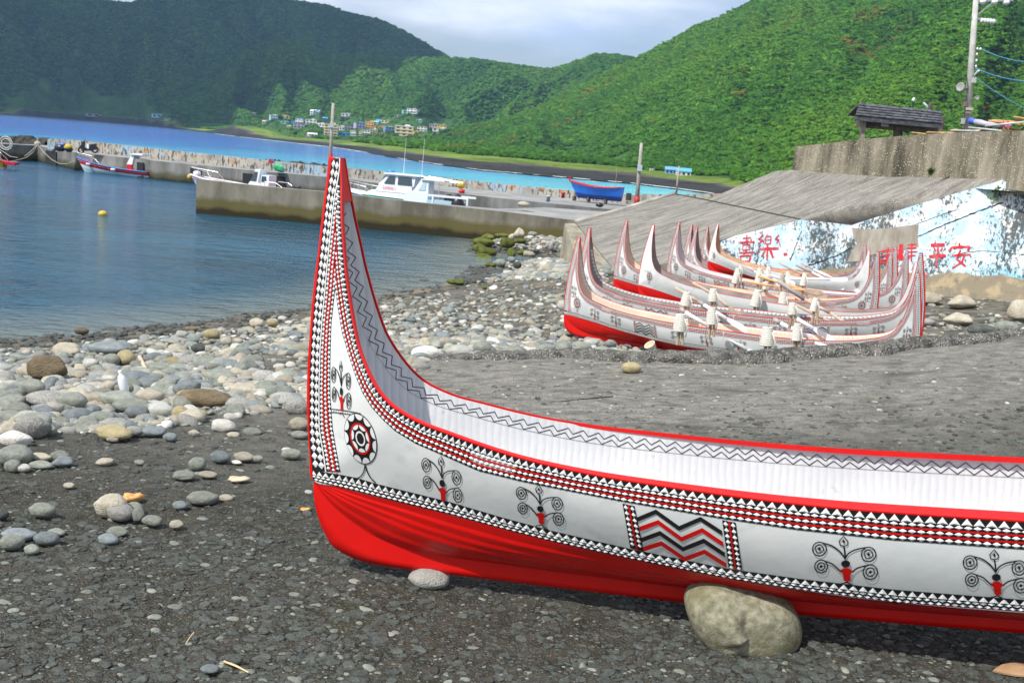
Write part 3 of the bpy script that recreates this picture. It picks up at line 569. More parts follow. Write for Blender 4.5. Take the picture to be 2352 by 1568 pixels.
# toe ledge in front of the slope
T0 = at_y(1297, 512, 47.2); T1 = at_y(1372, 583, 43.2)
mb = MB(); q = [(T0[0], T0[1]), (T0[0] + .35, T0[1] - 3.2), (B1[0] - .5, B1[1] - 1.0), (B1[0] + .2, B1[1] + .2), (A_[0], A_[1])]
n_ = len(q); zt = [T0[2] - .02, 1.25, .72, .62, A_[2] - .04]
mb.add([(x, y, z) for (x, y), z in zip(q, zt)] + [(x - .15, y - .1, -.4) for x, y in q], [(0, 1, 4), (1, 2, 3, 4)] + [(i, i + 5, (i + 1) % 5 + 5, (i + 1) % 5) for i in range(4)])
mb.build('toe_ledge', concrete('ledge_concrete', base=(.36, .33, .26), dark=(.19, .17, .13), s=1.5, specks=False), rev)
# painted wall
root = empty('painted_seawall', (TOPP[2][0], TOPP[2][1], 1.2), 'peeling pale blue painted sea wall with black mould and red brushed characters', 'wall')
P = []
for a, b in zip(TOPP[:-1], TOPP[1:]):
    for k in np.linspace(0, 1, 10)[:-1]: P.append(a * (1 - k) + b * k)
P.append(TOPP[-1]); P = np.array(P); R = []
for k in np.linspace(0, 1, 16):
    zb = gb(P[:, 0], P[:, 1]) - .3; z = P[:, 2] * (1 - k) + zb * k; y = P[:, 1] - .25 * k * (P[:, 2] - zb) / 3 + (fbm(P[:, 0] * .7, z * .7, 3, 9) - .5) * .10 * min(1, k * 4)
    R.append(np.stack([P[:, 0], y, z], -1))
o = fastgrid('wall_face', np.array(R), M_PAINT); o.data.transform(wmat(root).inverted()); o.parent = root
WBVH = BVHTree.FromPolygons([tuple(p) for p in np.array(R).reshape(-1, 3)], [(i * len(P) + j, i * len(P) + j + 1, (i + 1) * len(P) + j + 1, (i + 1) * len(P) + j) for i in range(15) for j in range(len(P) - 1)])
def on_wall(u, v, off):
    r_ = Vector(ray(u, v)).normalized(); h = WBVH.ray_cast(Vector(CAMP), r_)
    if h[0] is None: return Vector(wall_pt(u, v, off))
    n = h[1]; n = n if n.dot(r_) < 0 else -n; return h[0] + n * off
def c5(x, y): return ((2950 + x / 2.052) / 1.7415, (880 + y / 2.052) / 1.7415)
def stroke(mb, pts, w_, off=.025):
    pts = [np.array(p, float) for p in pts]; sub = []
    for a, b in zip(pts[:-1], pts[1:]):
        n = max(1, int(np.linalg.norm(b - a) / 12))
        for k in range(n): sub.append(a + (b - a) * k / n)
    sub.append(pts[-1]); V = []
    for i, p in enumerate(sub):
        d = sub[min(i + 1, len(sub) - 1)] - sub[max(i - 1, 0)]; d = d / (np.linalg.norm(d) + 1e-9); n = np.array([-d[1], d[0]]); ww = w_ / 2 * random.uniform(.7, 1.25) * (1 if 0 < i < len(sub) - 1 else .8)
        for s in (1, -1): V.append(on_wall(*c5(*(p + n * ww * s)), off))
    mb.add(V, [(2 * i, 2 * i + 1, 2 * i + 3, 2 * i + 2) for i in range(len(sub) - 1)])
M_REDP = noisy('red_brush_paint', (.60, .02, .035), (.72, .16, .18), scale=4, lo=.50, hi=.75, rough=.85, detail=8)
CH = {
 'xi': [([(42, 150), (112, 143)], 11), ([(78, 122), (74, 182)], 12), ([(14, 184), (140, 178)], 13), ([(45, 205), (42, 245)], 8), ([(42, 204), (104, 200), (98, 243)], 9), ([(42, 246), (100, 242)], 8), ([(62, 250), (70, 262)], 8), ([(14, 268), (143, 264)], 12), ([(22, 296), (34, 340)], 10), ([(20, 296), (108, 290), (98, 338)], 12), ([(34, 340), (100, 336)], 10)],
 'le': [([(212, 118), (172, 160), (205, 165), (172, 195)], 10), ([(205, 165), (222, 195)], 9), ([(245, 112), (238, 132)], 8), ([(232, 135), (230, 195)], 8), ([(232, 135), (276, 132), (270, 195)], 9), ([(234, 163), (270, 160)], 7), ([(232, 196), (270, 194)], 8), ([(342, 120), (308, 158), (342, 160), (318, 190)], 9), ([(338, 165), (352, 218)], 9), ([(180, 238), (338, 232)], 22), ([(246, 205), (242, 328)], 14), ([(228, 252), (196, 300)], 10), ([(272, 250), (292, 312)], 18)],
 'dot': [([(378, 282), (408, 276)], 22)],
 'jian': [([(1170, 262), (1288, 240)], 13), ([(1175, 298), (1262, 290)], 11), ([(1160, 330), (1258, 325)], 12), ([(1240, 225), (1222, 350)], 13), ([(1158, 345), (1200, 350), (1240, 372)], 12)],
 'kang': [([(1345, 200), (1338, 330)], 40), ([(1398, 205), (1475, 200)], 12), ([(1432, 188), (1428, 340)], 13), ([(1392, 232), (1470, 228)], 11), ([(1392, 262), (1478, 258)], 11), ([(1395, 292), (1462, 290)], 10), ([(1420, 300), (1385, 335)], 9), ([(1505, 358), (1535, 346)], 15)],
 'ping': [([(1588, 206), (1702, 202)], 26), ([(1612, 226), (1628, 252)], 12), ([(1684, 226), (1668, 256)], 12), ([(1574, 298), (1712, 292)], 26), ([(1648, 205), (1640, 300), (1630, 386)], 14)],
 'an': [([(1820, 188), (1826, 216)], 16), ([(1742, 252), (1760, 224), (1905, 218), (1892, 252)], 20), ([(1832, 245), (1800, 318), (1872, 378)], 15), ([(1872, 275), (1842, 345), (1762, 396)], 15), ([(1760, 292), (1915, 282)], 17)],
 'seal': [([(1537, 434), (1560, 432), (1560, 466), (1540, 468), (1537, 434)], 5), ([(1540, 450), (1558, 450)], 5)],
}
for k, st in CH.items():
    mb = MB()
    for pts, w_ in st: stroke(mb, pts, w_ * 1.0)
    mb.build('painted_character' if k not in ('dot', 'seal') else ('painted_dot' if k == 'dot' else 'small_seal'), M_REDP, root)
# bare patch and cracks
def wallpoly(pts, off): return [on_wall(u, v, off) for u, v in pts]
mb = MB(); pp = [(1957, 523), (1990, 527), (2040, 524), (2075, 519), (2110, 516), (2108, 540), (2110, 566), (2070, 575), (2035, 580), (2000, 586), (1975, 600), (1945, 602), (1955, 580), (1968, 560), (1960, 540)]
mb.add(wallpoly(pp, .02), [tuple(range(len(pp)))]); mb.build('bare_patch', concrete('bare_render', base=(.42, .40, .35), dark=(.25, .22, .18), s=2.5, streak=(1, 1, .3), specks=False), root)
M_CRK = pbsdf('crack_shadow', (.02, .02, .02), 1)[0]
def crack(pts, w_, name='crack'):
    mb = MB(); P_ = []
    for a, b in zip(pts[:-1], pts[1:]):
        n = max(1, int(hypot(b[0] - a[0], b[1] - a[1]) / 5))
        for k in range(n): P_.append((a[0] + (b[0] - a[0]) * k / n + random.uniform(-1, 1), a[1] + (b[1] - a[1]) * k / n + random.uniform(-1, 1)))
    P_.append(pts[-1]); V = []
    for i, p in enumerate(P_):
        ww = w_ * random.uniform(.4, 1.2) / 2; V += [on_wall(p[0], p[1] - ww, .012), on_wall(p[0], p[1] + ww, .012)]
    mb.add(V, [(2 * i, 2 * i + 1, 2 * i + 3, 2 * i + 2) for i in range(len(P_) - 1)]); mb.build(name, M_CRK, root)
crack([(1840, 507), (1842, 530), (1832, 555), (1822, 580), (1815, 600)], 5); crack([(1850, 612), (1885, 600), (1920, 588), (1958, 568)], 3); crack([(2105, 545), (2160, 520), (2210, 500), (2260, 480), (2305, 465), (2307, 418)], 3)
crack([(2078, 525), (2150, 498), (2200, 480)], 1.2); crack([(2180, 545), (2182, 600), (2170, 650)], 1.2); crack([(2200, 583), (2260, 575), (2352, 585)], 1.2)

# upper wall on top of the revetment
def on_line(u, a, b):
    """point where the vertical plane through picture column u meets segment a-b"""
    r_ = ray(u, 400); d = b - a; A = np.array([[r_[0], -d[0]], [r_[1], -d[1]]]); t_, k = np.linalg.solve(A, [a[0], a[1]]); return a + d * k
base = [on_line(1818, WM, WR), on_line(1900, WM, WR), on_line(1973, WM, WR), on_line(2061, WM, WR), on_line(2200, WM, WR), WR, at_y(2420, 424, 34.6), at_y(2900, 450, 28)]
us = [1818, 1900, 1973, 2061, 2200, 2310, 2420, 2900]; tv = [336.5, 327, 319, 311, 302, 299, 296, 285]
# the slope sheet follows this same line
topz = [at_y(u, v, p[1])[2] for u, v, p in zip(us, tv, base)]
o = strip('top_wall', [(p[0], p[1] + .0, p[2] - .35) for p in base], topz, [(.25, .3)] * len(base), M_UPW)
tag(o, 'tall weathered concrete wall with dark streaks and pale specks along the top of the slope', 'wall')
mb = MB(); a = base[0]; mb.add([(a[0] + .2, a[1] + .3, 5.25), (base[-1][0] + .5, base[-1][1] + .4, 5.25), (80, 40, 5.3), (80, 110, 4.2), (26, 110, 2.8), (14, 60, 4.2)], [(0, 1, 2, 3, 4, 5)])
mb.build('roadside_ground', M_BEACH, kind='structure')
# ================================================================ CARVED CANOE (built once in its own frame: x along, y across, z up)
TH = radians(12); AL = math.atan(.09); MID = 3.86
_ex = Vector((cos(TH) * cos(AL), -sin(TH) * cos(AL), sin(AL))); _ey = Vector((sin(TH), cos(TH), 0)); _ez = _ex.cross(_ey)
CM = Matrix((( _ex[0], _ey[0], _ez[0], -.95), (_ex[1], _ey[1], _ez[1], 5.56), (_ex[2], _ey[2], _ez[2], 2.75), (0, 0, 0, 1))); CMI = CM.inverted()
def loc_lat(u, v, b):
    """point of the canoe frame on the plane y=b seen at a picture point"""
    r_ = CMI.to_3x3() @ Vector(ray(u, v)); o = CMI @ Vector(CAMP); t = (b - o.y) / r_.y; return o + r_ * t
GT = [(781.5, 363, .030), (783.4, 418, .050), (783.4, 454, .072), (784.3, 509, .103), (788, 564, .13), (792.5, 619, .153), (796.7, 653, .167), (803.4, 697.6, .184), (811, 741.6, .203), (821, 790, .226), (834, 829.5, .25), (851.7, 869, .275), (871.5, 902, .295), (898, 930.6, .31), (930, 953, .325), (975, 976, .342), (1033.6, 997.7, .365), (1118, 1028, .395), (1210, 1056, .425), (1320.6, 1082, .455), (1435, 1103, .48), (1651, 1135, .507), (1837, 1158, .524), (2057, 1178, .533), (2352, 1197, .536)]
LT = [(759.5, 361, .016), (752, 418, .018), (746, 462, .02), (739, 520, .02), (733, 575, .021), (727, 620, .021), (723, 655, .022), (718, 705, .022), (714, 760, .023), (710, 815, .024), (707.5, 870, .024), (707, 930, .025), (709, 985, .026), (713, 1045, .03), (720, 1103, .035), (777, 1117.6, .07), (862.6, 1139, .125), (980, 1167, .18), (1095, 1197, .225), (1245, 1236, .27), (1400, 1271, .31), (1640, 1320, .35), (1837, 1354, .375), (2070, 1384, .39), (2375, 1406, .395)]
KT = [(720, 1103, .024), (721, 1140, .024), (730, 1185, .024), (748, 1228, .024), (775, 1262, .024), (850, 1293, .024), (1010, 1316, .024), (1300, 1351, .024), (1600, 1386, .024), (1900, 1417, .024), (2375, 1452, .024)]
def to_loc(T, half=True):
    P = [loc_lat(u, v, -b) for u, v, b in T]; A = np.array([[p.x, -p.y, p.z] for p in P]); return A
G3, L3, K3 = to_loc(GT), to_loc(LT), to_loc(KT)
for A in (G3, L3, K3):   # close at midships with a level tangent
    A[-1, 0] = MID; A[-1, 2] = A[-2, 2] + (A[-1, 2] - A[-2, 2]) * .3
def crm(A, q):
    """Catmull-Rom through rows of A at float indices q"""
    n = len(A); q = np.clip(np.asarray(q, float), 0, n - 1 - 1e-9); i = q.astype(int); t = (q - i)[:, None]
    g = lambda k: A[np.clip(k, 0, n - 1)]
    p0, p1, p2, p3 = g(i - 1), g(i), g(i + 1), g(i + 2)
    return .5 * ((2 * p1) + (-p0 + p2) * t + (2 * p0 - 5 * p1 + 4 * p2 - p3) * t * t + (-p0 + 3 * p1 - 3 * p2 + p3) * t ** 3)
NS = 25
def S_side(s, w):
    """outer side: s in 0..24 (station), w 0 at stem/chine, 1 at gunwale -> (x, halfbreadth, z)"""
    G = crm(G3, s); Lw = crm(L3, s); w = np.asarray(w)[:, None]; P = Lw * (1 - w) + G * w
    P[:, 1] += .035 * np.sin(pi * w[:, 0]) * np.clip((P[:, 1] - .1) / .3, 0, 1) ; return P
def S_bot(s, t):
    """bottom: s 14..24, t 0 at chine, 1 at keel"""
    q = (np.asarray(s) - 14); Lw = crm(L3, s); K = crm(K3, q); t = np.asarray(t); tt = t[:, None]; P = Lw * (1 - tt) + K * tt
    k = np.clip(1 - t / .70, 0, 1) ** .8; P[:, 1] = .024 + (Lw[:, 1] - .024) * k
    pl = (t / .7 * 5) % 1.0; P[:, 1] += np.where(t < .7, .008 * (1 - pl) * np.clip(Lw[:, 1] * 6, 0, 1), 0); return P
def grid(fn, ss, ww, off=0.0):
    Sg, Wg = np.meshgrid(ss, ww, indexing='ij'); P = fn(Sg.ravel(), Wg.ravel()); P[:, 1] = np.maximum(P[:, 1] + off, 0.0015); return P, len(ss), len(ww)
def gfaces(a, b): return [(i * b + j, i * b + j + 1, (i + 1) * b + j + 1, (i + 1) * b + j) for i in range(a - 1) for j in range(b - 1)]
sss = np.concatenate([np.linspace(0, 15, 90), np.linspace(15, 24, 80)[1:]]); www = np.linspace(0, 1, 11)
PS, na, nb = grid(S_side, sss, www); FS = gfaces(na, nb)
_PX, _xa, _xb = grid(S_side, sss, np.linspace(-.08, 1.10, 14)); BS_ = BVHTree.FromPolygons([(p[0], -p[1], p[2]) for p in _PX], gfaces(_xa, _xb))
def hp(u, v, off=0.003):
    """point on the near outer side seen at a picture point"""
    o = CMI @ Vector(CAMP); r_ = (CMI.to_3x3() @ Vector(ray(u, v))).normalized(); h = BS_.ray_cast(o, r_)
    if h[0] is None: h = BS_.find_nearest(loc_lat(u, v, -.3 if u > 1100 else -.06))
    n = h[1]; n = n if n.y < 0 else -n
    return h[0] + n * off
def quad4(V, F, mx, my):
    V = np.array([tuple(v) for v in V], float)
    if mx: V[:, 0] = 2 * MID - V[:, 0]
    if my: V[:, 1] *= -1
    return V, ([f[::-1] for f in F] if mx ^ my else F)
CANOE_MESH = {}
def cmesh(name, V, F, mat, smooth=False, mats=None, mi=None):
    me = bpy.data.meshes.new(name); me.from_pydata(np.asarray(V).tolist(), [], F)
    for m in (mats or [mat]): me.materials.append(m)
    if mi is not None: me.polygons.foreach_set('material_index', np.asarray(mi, dtype=np.int32))
    if smooth: me.polygons.foreach_set('use_smooth', [True] * len(me.polygons))
    me.update(); return me
M_CRED = noisy('canoe_red_paint', (.66, .004, .002), (.58, .003, .002), scale=3, rough=.42, bump=.25, bscale=14, bdist=.006)
M_CWHITE = noisy('canoe_white_paint', (.64, .675, .675), (.72, .74, .73), scale=2.5, rough=.5, bump=.3, bscale=12, bdist=.006, c3=(.50, .53, .52), s3=7, lo3=.58, hi3=.8)
M_CBLACK = pbsdf('canoe_black_paint', (.012, .012, .013), .38)[0]
M_CTEETH = pbsdf('canoe_carved_white', (.72, .74, .74), .5)[0]
def inner_mat(name, c1, c2, ribs=True):
    m = noisy(name, c1, c2, scale=2, rough=.55, c3=tuple(x * .8 for x in c1), s3=16, lo3=.66, hi3=.74); t = m.node_tree; L = t.links.new; b = t.nodes['Principled BSDF']
    tc = N(t, 'ShaderNodeTexCoord'); sp = N(t, 'ShaderNodeSeparateXYZ'); L(tc.outputs['Object'], sp.inputs[0])
    nn = N(t, 'ShaderNodeTexNoise'); nn.inputs['Scale'].default_value = 3; L(tc.outputs['Object'], nn.inputs[0])
    ad = N(t, 'ShaderNodeMath', operation='MULTIPLY_ADD'); ad.inputs[1].default_value = .05; L(nn.outputs[0], ad.inputs[0]); L(sp.outputs[0], ad.inputs[2])
    ml = N(t, 'ShaderNodeMath', operation='MULTIPLY'); ml.inputs[1].default_value = 2 * pi / .085; L(ad.outputs[0], ml.inputs[0]); sn = N(t, 'ShaderNodeMath', operation='SINE'); L(ml.outputs[0], sn.inputs[0]); ab = N(t, 'ShaderNodeMath', operation='ABSOLUTE'); L(sn.outputs[0], ab.inputs[0])
    ad2 = N(t, 'ShaderNodeMath', operation='ADD'); L(ab.outputs[0], ad2.inputs[0]); n3 = N(t, 'ShaderNodeTexNoise'); n3.inputs['Scale'].default_value = 22; n3.inputs['Detail'].default_value = 5; L(tc.outputs['Object'], n3.inputs[0]); L(n3.outputs[0], ad2.inputs[1])
    bp = N(t, 'ShaderNodeBump'); bp.inputs['Strength'].default_value = .45; bp.inputs['Distance'].default_value = .006; L(ad2.outputs[0], bp.inputs['Height']); L(bp.outputs[0], b.inputs['Normal']); return m
M_CIN = inner_mat('canoe_inner_white', (.53, .545, .56), (.59, .60, .61))
M_CINW = inner_mat('canoe_inner_wood', (.42, .25, .14), (.60, .42, .26)); M_CINB = inner_mat('canoe_inner_beige', (.62, .48, .36), (.70, .56, .43)); M_CING = inner_mat('canoe_inner_grey', (.20, .18, .17), (.34, .31, .29)); M_CINO = inner_mat('canoe_inner_orange', (.55, .24, .06), (.66, .34, .12))
# --- structural meshes
def both_ends(V, F):
    Va, Fa = quad4(V, F, 0, 0); Vb, Fb = quad4(V, F, 1, 0); n = len(Va); return np.concatenate([Va, Vb]), list(Fa) + [tuple(i + n for i in f) for f in Fb]
Vn = PS * [1, -1, 1]
PARTS = []   # (name, mesh, kind, tagset)
for my in (0, 1):
    V, F = both_ends(Vn, FS); V, F = quad4(V, F, 0, my)
    PARTS.append(('side_strake', cmesh('side_strake', V, F, M_CWHITE, True), None, 'hull'))
PBt, na2, nb2 = grid(S_bot, np.linspace(14, 24, 90), np.concatenate([np.linspace(0, .7, 26), [.72, .8, .9, 1.0]]))
R_ = PBt.reshape(na2, nb2, 3); rings = [np.concatenate([r * [1, -1, 1], (r * [1, 1, 1])[::-1]]) for r in R_]
Vb = np.concatenate(rings); V, F = both_ends(Vb, gfaces(na2, nb2 * 2))
PARTS.append(('bottom_planking', cmesh('bottom_planking', V, F, M_CRED, True), None, 'hull'))
Pi, a_, b_ = grid(S_side, sss, www, -.024); Pj, a2, b2 = grid(S_bot, np.linspace(14, 24, 60), np.linspace(0, .6, 8), -.024)
for my in (0, 1):
    V, F = both_ends(Pi * [1, -1, 1], gfaces(a_, b_)); V2, F2 = both_ends(Pj * [1, -1, 1], gfaces(a2, b2)); n = len(V); V = np.concatenate([V, V2]); F = list(F) + [tuple(i + n for i in f) for f in F2]; V, F = quad4(V, F, 0, my)
    PARTS.append(('inner_planking', cmesh('inner_planking', V, F, M_CIN, True), None, 'inner'))
# rail
qs = np.concatenate([np.linspace(0, 15, 80), np.linspace(15, 24, 50)[1:]]); G = crm(G3, qs); Lw = crm(L3, qs); T = np.gradient(G, axis=0); nx = -T[:, 2]; nz_ = T[:, 0]; ln = np.hypot(nx, nz_); nx /= ln; nz_ /= ln
for thin in (0, 1):
    wc = np.interp(G[:, 0], [-.1, .0, 1.2, 1.7, 3.0, 3.9], [.014, .016, .020, .032, .058, .062]) * (.35 if thin else 1); rise = wc * .30
    rings = []
    for yo, no in ((.004, -.002), (.005, .006), (0, 'i'), (0, 'j')):
        if no == 'i': y = G[:, 1] - wc; n = .006 + rise
        elif no == 'j': y = G[:, 1] - wc; n = -.008
        else: y = G[:, 1] + yo; n = no
        rings.append(np.stack([G[:, 0] + nx * n, -np.maximum(y, .002), G[:, 2] + nz_ * n], -1))
    Rr = np.stack(rings, 1); V = Rr.reshape(-1, 3); F = [(i * 4 + k, i * 4 + (k + 1) % 4, (i + 1) * 4 + (k + 1) % 4, (i + 1) * 4 + k) for i in range(len(G) - 1) for k in range(4)] + [(0, 1, 2, 3)]
    V, F = both_ends(V, F)
    for my in (0, 1):
        V1, F1 = quad4(V, F, 0, my); PARTS.append(('gunwale_rail', cmesh('gunwale_rail', V1, F1, M_CRED), None, 'railthin' if thin else 'railfull'))
# solid block joining the rails at each horn
qs = np.linspace(0, 2.2, 16); G = crm(G3, qs); V = []
for i in range(len(qs)):
    h = max(G[i, 1] - .004, .01); V += [(G[i, 0] + .008, -h, G[i, 2]), (G[i, 0] + .008, h, G[i, 2]), (G[i, 0] - .022, h * .9, G[i, 2] - .002), (G[i, 0] - .022, -h * .9, G[i, 2] - .002)]
F = [(i * 4 + k, i * 4 + (k + 1) % 4, (i + 1) * 4 + (k + 1) % 4, (i + 1) * 4 + k) for i in range(15) for k in range(4)] + [(60, 61, 62, 63)]
g0, l0 = crm(G3, [0])[0], crm(L3, [0])[0]; n = len(V); V += [(g0[0] + .01, -g0[1], g0[2] + .004), (g0[0] + .01, g0[1], g0[2] + .004), (l0[0] - .01, l0[1], l0[2] + .004), (l0[0] - .01, -l0[1], l0[2] + .004)]; F += [(n, n + 1, n + 2, n + 3)]
for mx in (0, 1):
    V1, F1 = quad4(V, F, mx, 0); PARTS.append(('horn_block', cmesh('horn_block', V1, F1, M_CRED), None, 'rail'))
# --- decoration traced on the near bow and mirrored to the other three quarters
def c2(x, y): return (689.05 + x / 4.551, 631.6 + y / 4.551)
def c3(x, y): return (689.05 + x / 4.551, 918.7 + y / 4.551)
def k22(x, y): return ((2200 + x / 1.568) / 1.7415, (1650 + y / 1.568) / 1.7415)
def k31(x, y): return ((3100 + x / 1.4507) / 1.7415, (1650 + y / 1.4507) / 1.7415)
SLl = [(763, 363), (749.4, 461.7), (733, 601), (729.7, 633.7), (722, 704), (715.4, 785), (712, 862), (711, 976), (711, 984.6), (713, 1028.6), (718, 1079)]
WLl = [(781, 363), (780.6, 390), (767.7, 461.7), (751.3, 619), (749.4, 644.7), (740.6, 737), (736, 807), (734, 895), (734, 976), (738.5, 984.6 + 6), (744, 1039.6), (749.4, 1080)]
WLl[9] = (736, 995)
RRl = [(803, 363), (802, 390), (789.7, 461.7), (773, 619), (770.3, 662), (761.5, 741), (759, 818), (758.8, 906), (761.5, 940.7), (764.8, 984.6), (772.5, 1028.6), (783.5, 1090)]
MMl = [(783, 363), (780.6, 390), (773, 487), (771.5, 588), (770.3, 662), (770.3, 2000)]
def xv(T, v): return float(np.interp(v, [p[1] for p in T], [p[0] for p in T]))
GB = [((781.5, 366), (755.5, 372)), ((783.4, 454), (757, 460)), ((784.3, 509), (758, 515)), ((788, 564), (762, 570)), ((792.5, 619), (766, 626)), ((796.7, 653), (770.3, 662)), ((803.4, 697.6), (777, 712)), ((811, 741.6), (786, 763)), ((821, 790), (800, 812)), ((834, 829.5), (815, 858)), ((851.7, 869), (833, 902)), ((871.5, 902), (853, 934)), ((898, 930.6), (880, 964)), ((930, 953), (909, 990)), ((975, 976), (955, 1018)), ((1033.6, 997.7), (1018, 1045)), ((1118, 1028), (1100, 1081)), ((1210, 1056), (1195, 1104)), ((1320.6, 1082), (1308, 1127)), ((1435, 1103), (1425, 1150)), ((1651, 1135), (1645, 1188)), ((1837, 1158), (1832, 1216)), ((2057, 1178), (2055, 1240)), ((2352, 1197), (2352, 1261)), ((2500, 1203), (2500, 1268))]
UC = [((717.5, 1079), (720, 1102)), ((781, 1089), (777, 1117)), ((821, 1096.7), (818.7, 1127)), ((865, 1110), (862.6, 1138)), ((950, 1131), (948, 1159)), ((1033.6, 1151.7), (1033.6, 1179.5)), ((1150, 1186), (1149, 1211)), ((1263, 1216.6), (1263, 1240)), ((1446, 1258.8), (1446, 1280.5)), ((1670, 1304.5), (1670, 1325.5)), ((1837.5, 1328), (1837.5, 1353)), ((2057, 1353), (2057, 1382)), ((2352, 1376), (2352, 1403)), ((2500, 1383), (2500, 1412))]
class Pair:
    def __init__(s, PQ, off=0):
        s.A = np.array([p[0] for p in PQ], float); s.B = np.array([p[1] for p in PQ], float)
        q = np.linspace(0, len(PQ) - 1, 700); P = [hp(*(s.at(t, .5)), 0) for t in q]; d = [0]
        for a, b in zip(P[:-1], P[1:]): d.append(d[-1] + (b - a).length)
        s.q = q; s.d = np.array(d)
    def at(s, t, f):
        i = np.arange(len(s.A)); a = np.array([np.interp(t, i, s.A[:, 0]), np.interp(t, i, s.A[:, 1])]); b = np.array([np.interp(t, i, s.B[:, 0]), np.interp(t, i, s.B[:, 1])]); return a * (1 - f) + b * f
    def t(s, d): return float(np.interp(d, s.d, s.q))
    def L(s): return s.d[-1]
def band(mb, pr, f0, f1, off, n=260, clip=None, d0=0, d1=None):
    prev = None
    for d in np.linspace(d0, d1 or pr.L(), n):
        t = pr.t(d); a, b = pr.at(t, f0), pr.at(t, f1)
        if clip:
            a, b, ok = clip(a, b)
            if not ok: prev = None; continue
        cur = (hp(a[0], a[1], off), hp(b[0], b[1], off))
        if prev: mb.add([prev[0], prev[1], cur[1], cur[0]], [(0, 1, 2, 3)])
        prev = cur
def teeth(mb, pr, f0, f1, pitch, kind='dia', off=.003, h=.007, ok=None, d0=0.01, d1=None, fill=.94):
    d = d0; d1 = d1 or pr.L() - .01
    while d < d1:
        p_ = pitch(d) if callable(pitch) else pitch; t0, tm, t1 = pr.t(d - p_ * .5 * fill), pr.t(d), pr.t(d + p_ * .5 * fill); fm = (f0 + f1) / 2
        c = pr.at(tm, fm); d += p_
        if ok and not ok(c): continue
        if kind == 'dia': Q = [pr.at(t0, fm), pr.at(tm, f1), pr.at(t1, fm), pr.at(tm, f0)]
        else: Q = [pr.at(t0, f1), pr.at(t1, f1), pr.at(tm, f0)]; c = pr.at(tm, f1 * .67 + f0 * .33)
        V = [hp(q[0], q[1], off) for q in Q] + [hp(c[0], c[1], off + h)]; n = len(Q)
        mb.add(V, [(i, (i + 1) % n, n) for i in range(n)])
def poly(mb, pts, off): mb.add([hp(u, v, off) for u, v in pts], [tuple(range(len(pts)))])
def line(mb, pts, w_, off=.004, closed=False):
    pts = [np.array(p, float) for p in pts]; n = len(pts); V = []
    for i, p in enumerate(pts):
        a = pts[(i - 1) % n] if closed else pts[max(i - 1, 0)]; b = pts[(i + 1) % n] if closed else pts[min(i + 1, n - 1)]
        d = b - a; d /= np.linalg.norm(d) + 1e-9; m_ = np.array([-d[1], d[0]]) * w_ / 2; V += [hp(*(p + m_), off), hp(*(p - m_), off)]
    mb.add(V, [(2 * i, 2 * i + 1, (2 * i + 3) % (2 * n), (2 * i + 2) % (2 * n)) for i in range(n if closed else n - 1)])
def deco(name, mb, mat, kind=None, grp='deco', mats=None):
    for mx in (0, 1):
        for my in (0, 1):
            V, F = quad4(mb.V, mb.F, mx, my); PARTS.append((name, cmesh(name, V, F, mat, mats=mats, mi=mb.M if mats else None), kind, grp))
top = Pair(GB); bot = Pair(UC)
vs = np.concatenate([np.arange(364, 1080, 22), [1082]])
chk = Pair([((xv(SLl, v), v), (xv(WLl, v) - .8, v)) for v in vs]); stm = Pair([((xv(WLl, v) + 1, v), (xv(RRl, v), v + 1)) for v in vs])
def clip_top(a, b):
    m1 = xv(MMl, (a[1] + b[1]) / 2) if a[1] < 664 else -1e9
    if b[0] < m1:
        if a[0] <= m1 + .3: return a, b, False
        k = (a[0] - m1) / (a[0] - b[0]); b = a + (b - a) * k
    return a, b, True
def clip_stm(a, b):
    if b[1] < 664:
        m1 = xv(MMl, a[1])
        if b[0] > m1:
            if a[0] >= m1: return a, b, False
            b = np.array([m1, b[1]])
    return a, b, True
okT = lambda c: c[1] > 664 or c[0] > xv(MMl, c[1]) + .5
okS = lambda c: c[1] > 664 or c[0] < xv(MMl, c[1]) - .5
mb = MB(); band(mb, top, 0, 1, .002, 420, clip_top); deco('carved_band', mb, M_CBLACK)
mb = MB(); band(mb, bot, 0, 1, .002, 260); deco('carved_band', mb, M_CBLACK)
mb = MB(); band(mb, chk, 0, 1, .002, 120); band(mb, stm, 0, 1, .002, 160, clip_stm); deco('carved_band', mb, M_CBLACK)
pt = lambda d: float(np.interp(d, [0, 1.2, 2.2, 4, 6], [.028, .030, .040, .052, .055]))
pd = lambda d: float(np.interp(d, [0, 1.2, 2.2, 4, 6], [.025, .026, .031, .040, .042]))
mb = MB(); teeth(mb, top, .02, .28, pt, 'tri', ok=okT, h=.009)
for f0, f1 in ((.29, .46), (.535, .715), (.79, .985)): teeth(mb, top, f0, f1, pd, ok=okT)
deco('carved_teeth', mb, M_CTEETH, 'stuff')
mb = MB(); teeth(mb, bot, .03, .44, .045, 'tri', h=.009); teeth(mb, bot, .45, .72, .036); teeth(mb, bot, .72, .99, .036, d0=.028); deco('carved_teeth', mb, M_CTEETH, 'stuff')
mb = MB(); teeth(mb, chk, .06, .52, .0465, h=.005, d0=.03, fill=.97); teeth(mb, chk, .50, .97, .0465, h=.005, d0=.04, fill=.97); deco('carved_teeth', mb, M_CTEETH, 'stuff')
mb = MB(); teeth(mb, stm, .02, .32, .026, ok=okS, h=.005); teeth(mb, stm, .39, .66, .026, ok=okS, d0=.02, h=.005); teeth(mb, stm, .74, 1.0, .026, ok=okS, h=.005); deco('carved_teeth', mb, M_CTEETH, 'stuff')
okm = lambda c: c
def red_line(pr, f, w_, clip): 
    mb = MB(); band(mb, pr, f - w_ / 2, f + w_ / 2, .0055, 300, clip); deco('red_line', mb, M_CRED)
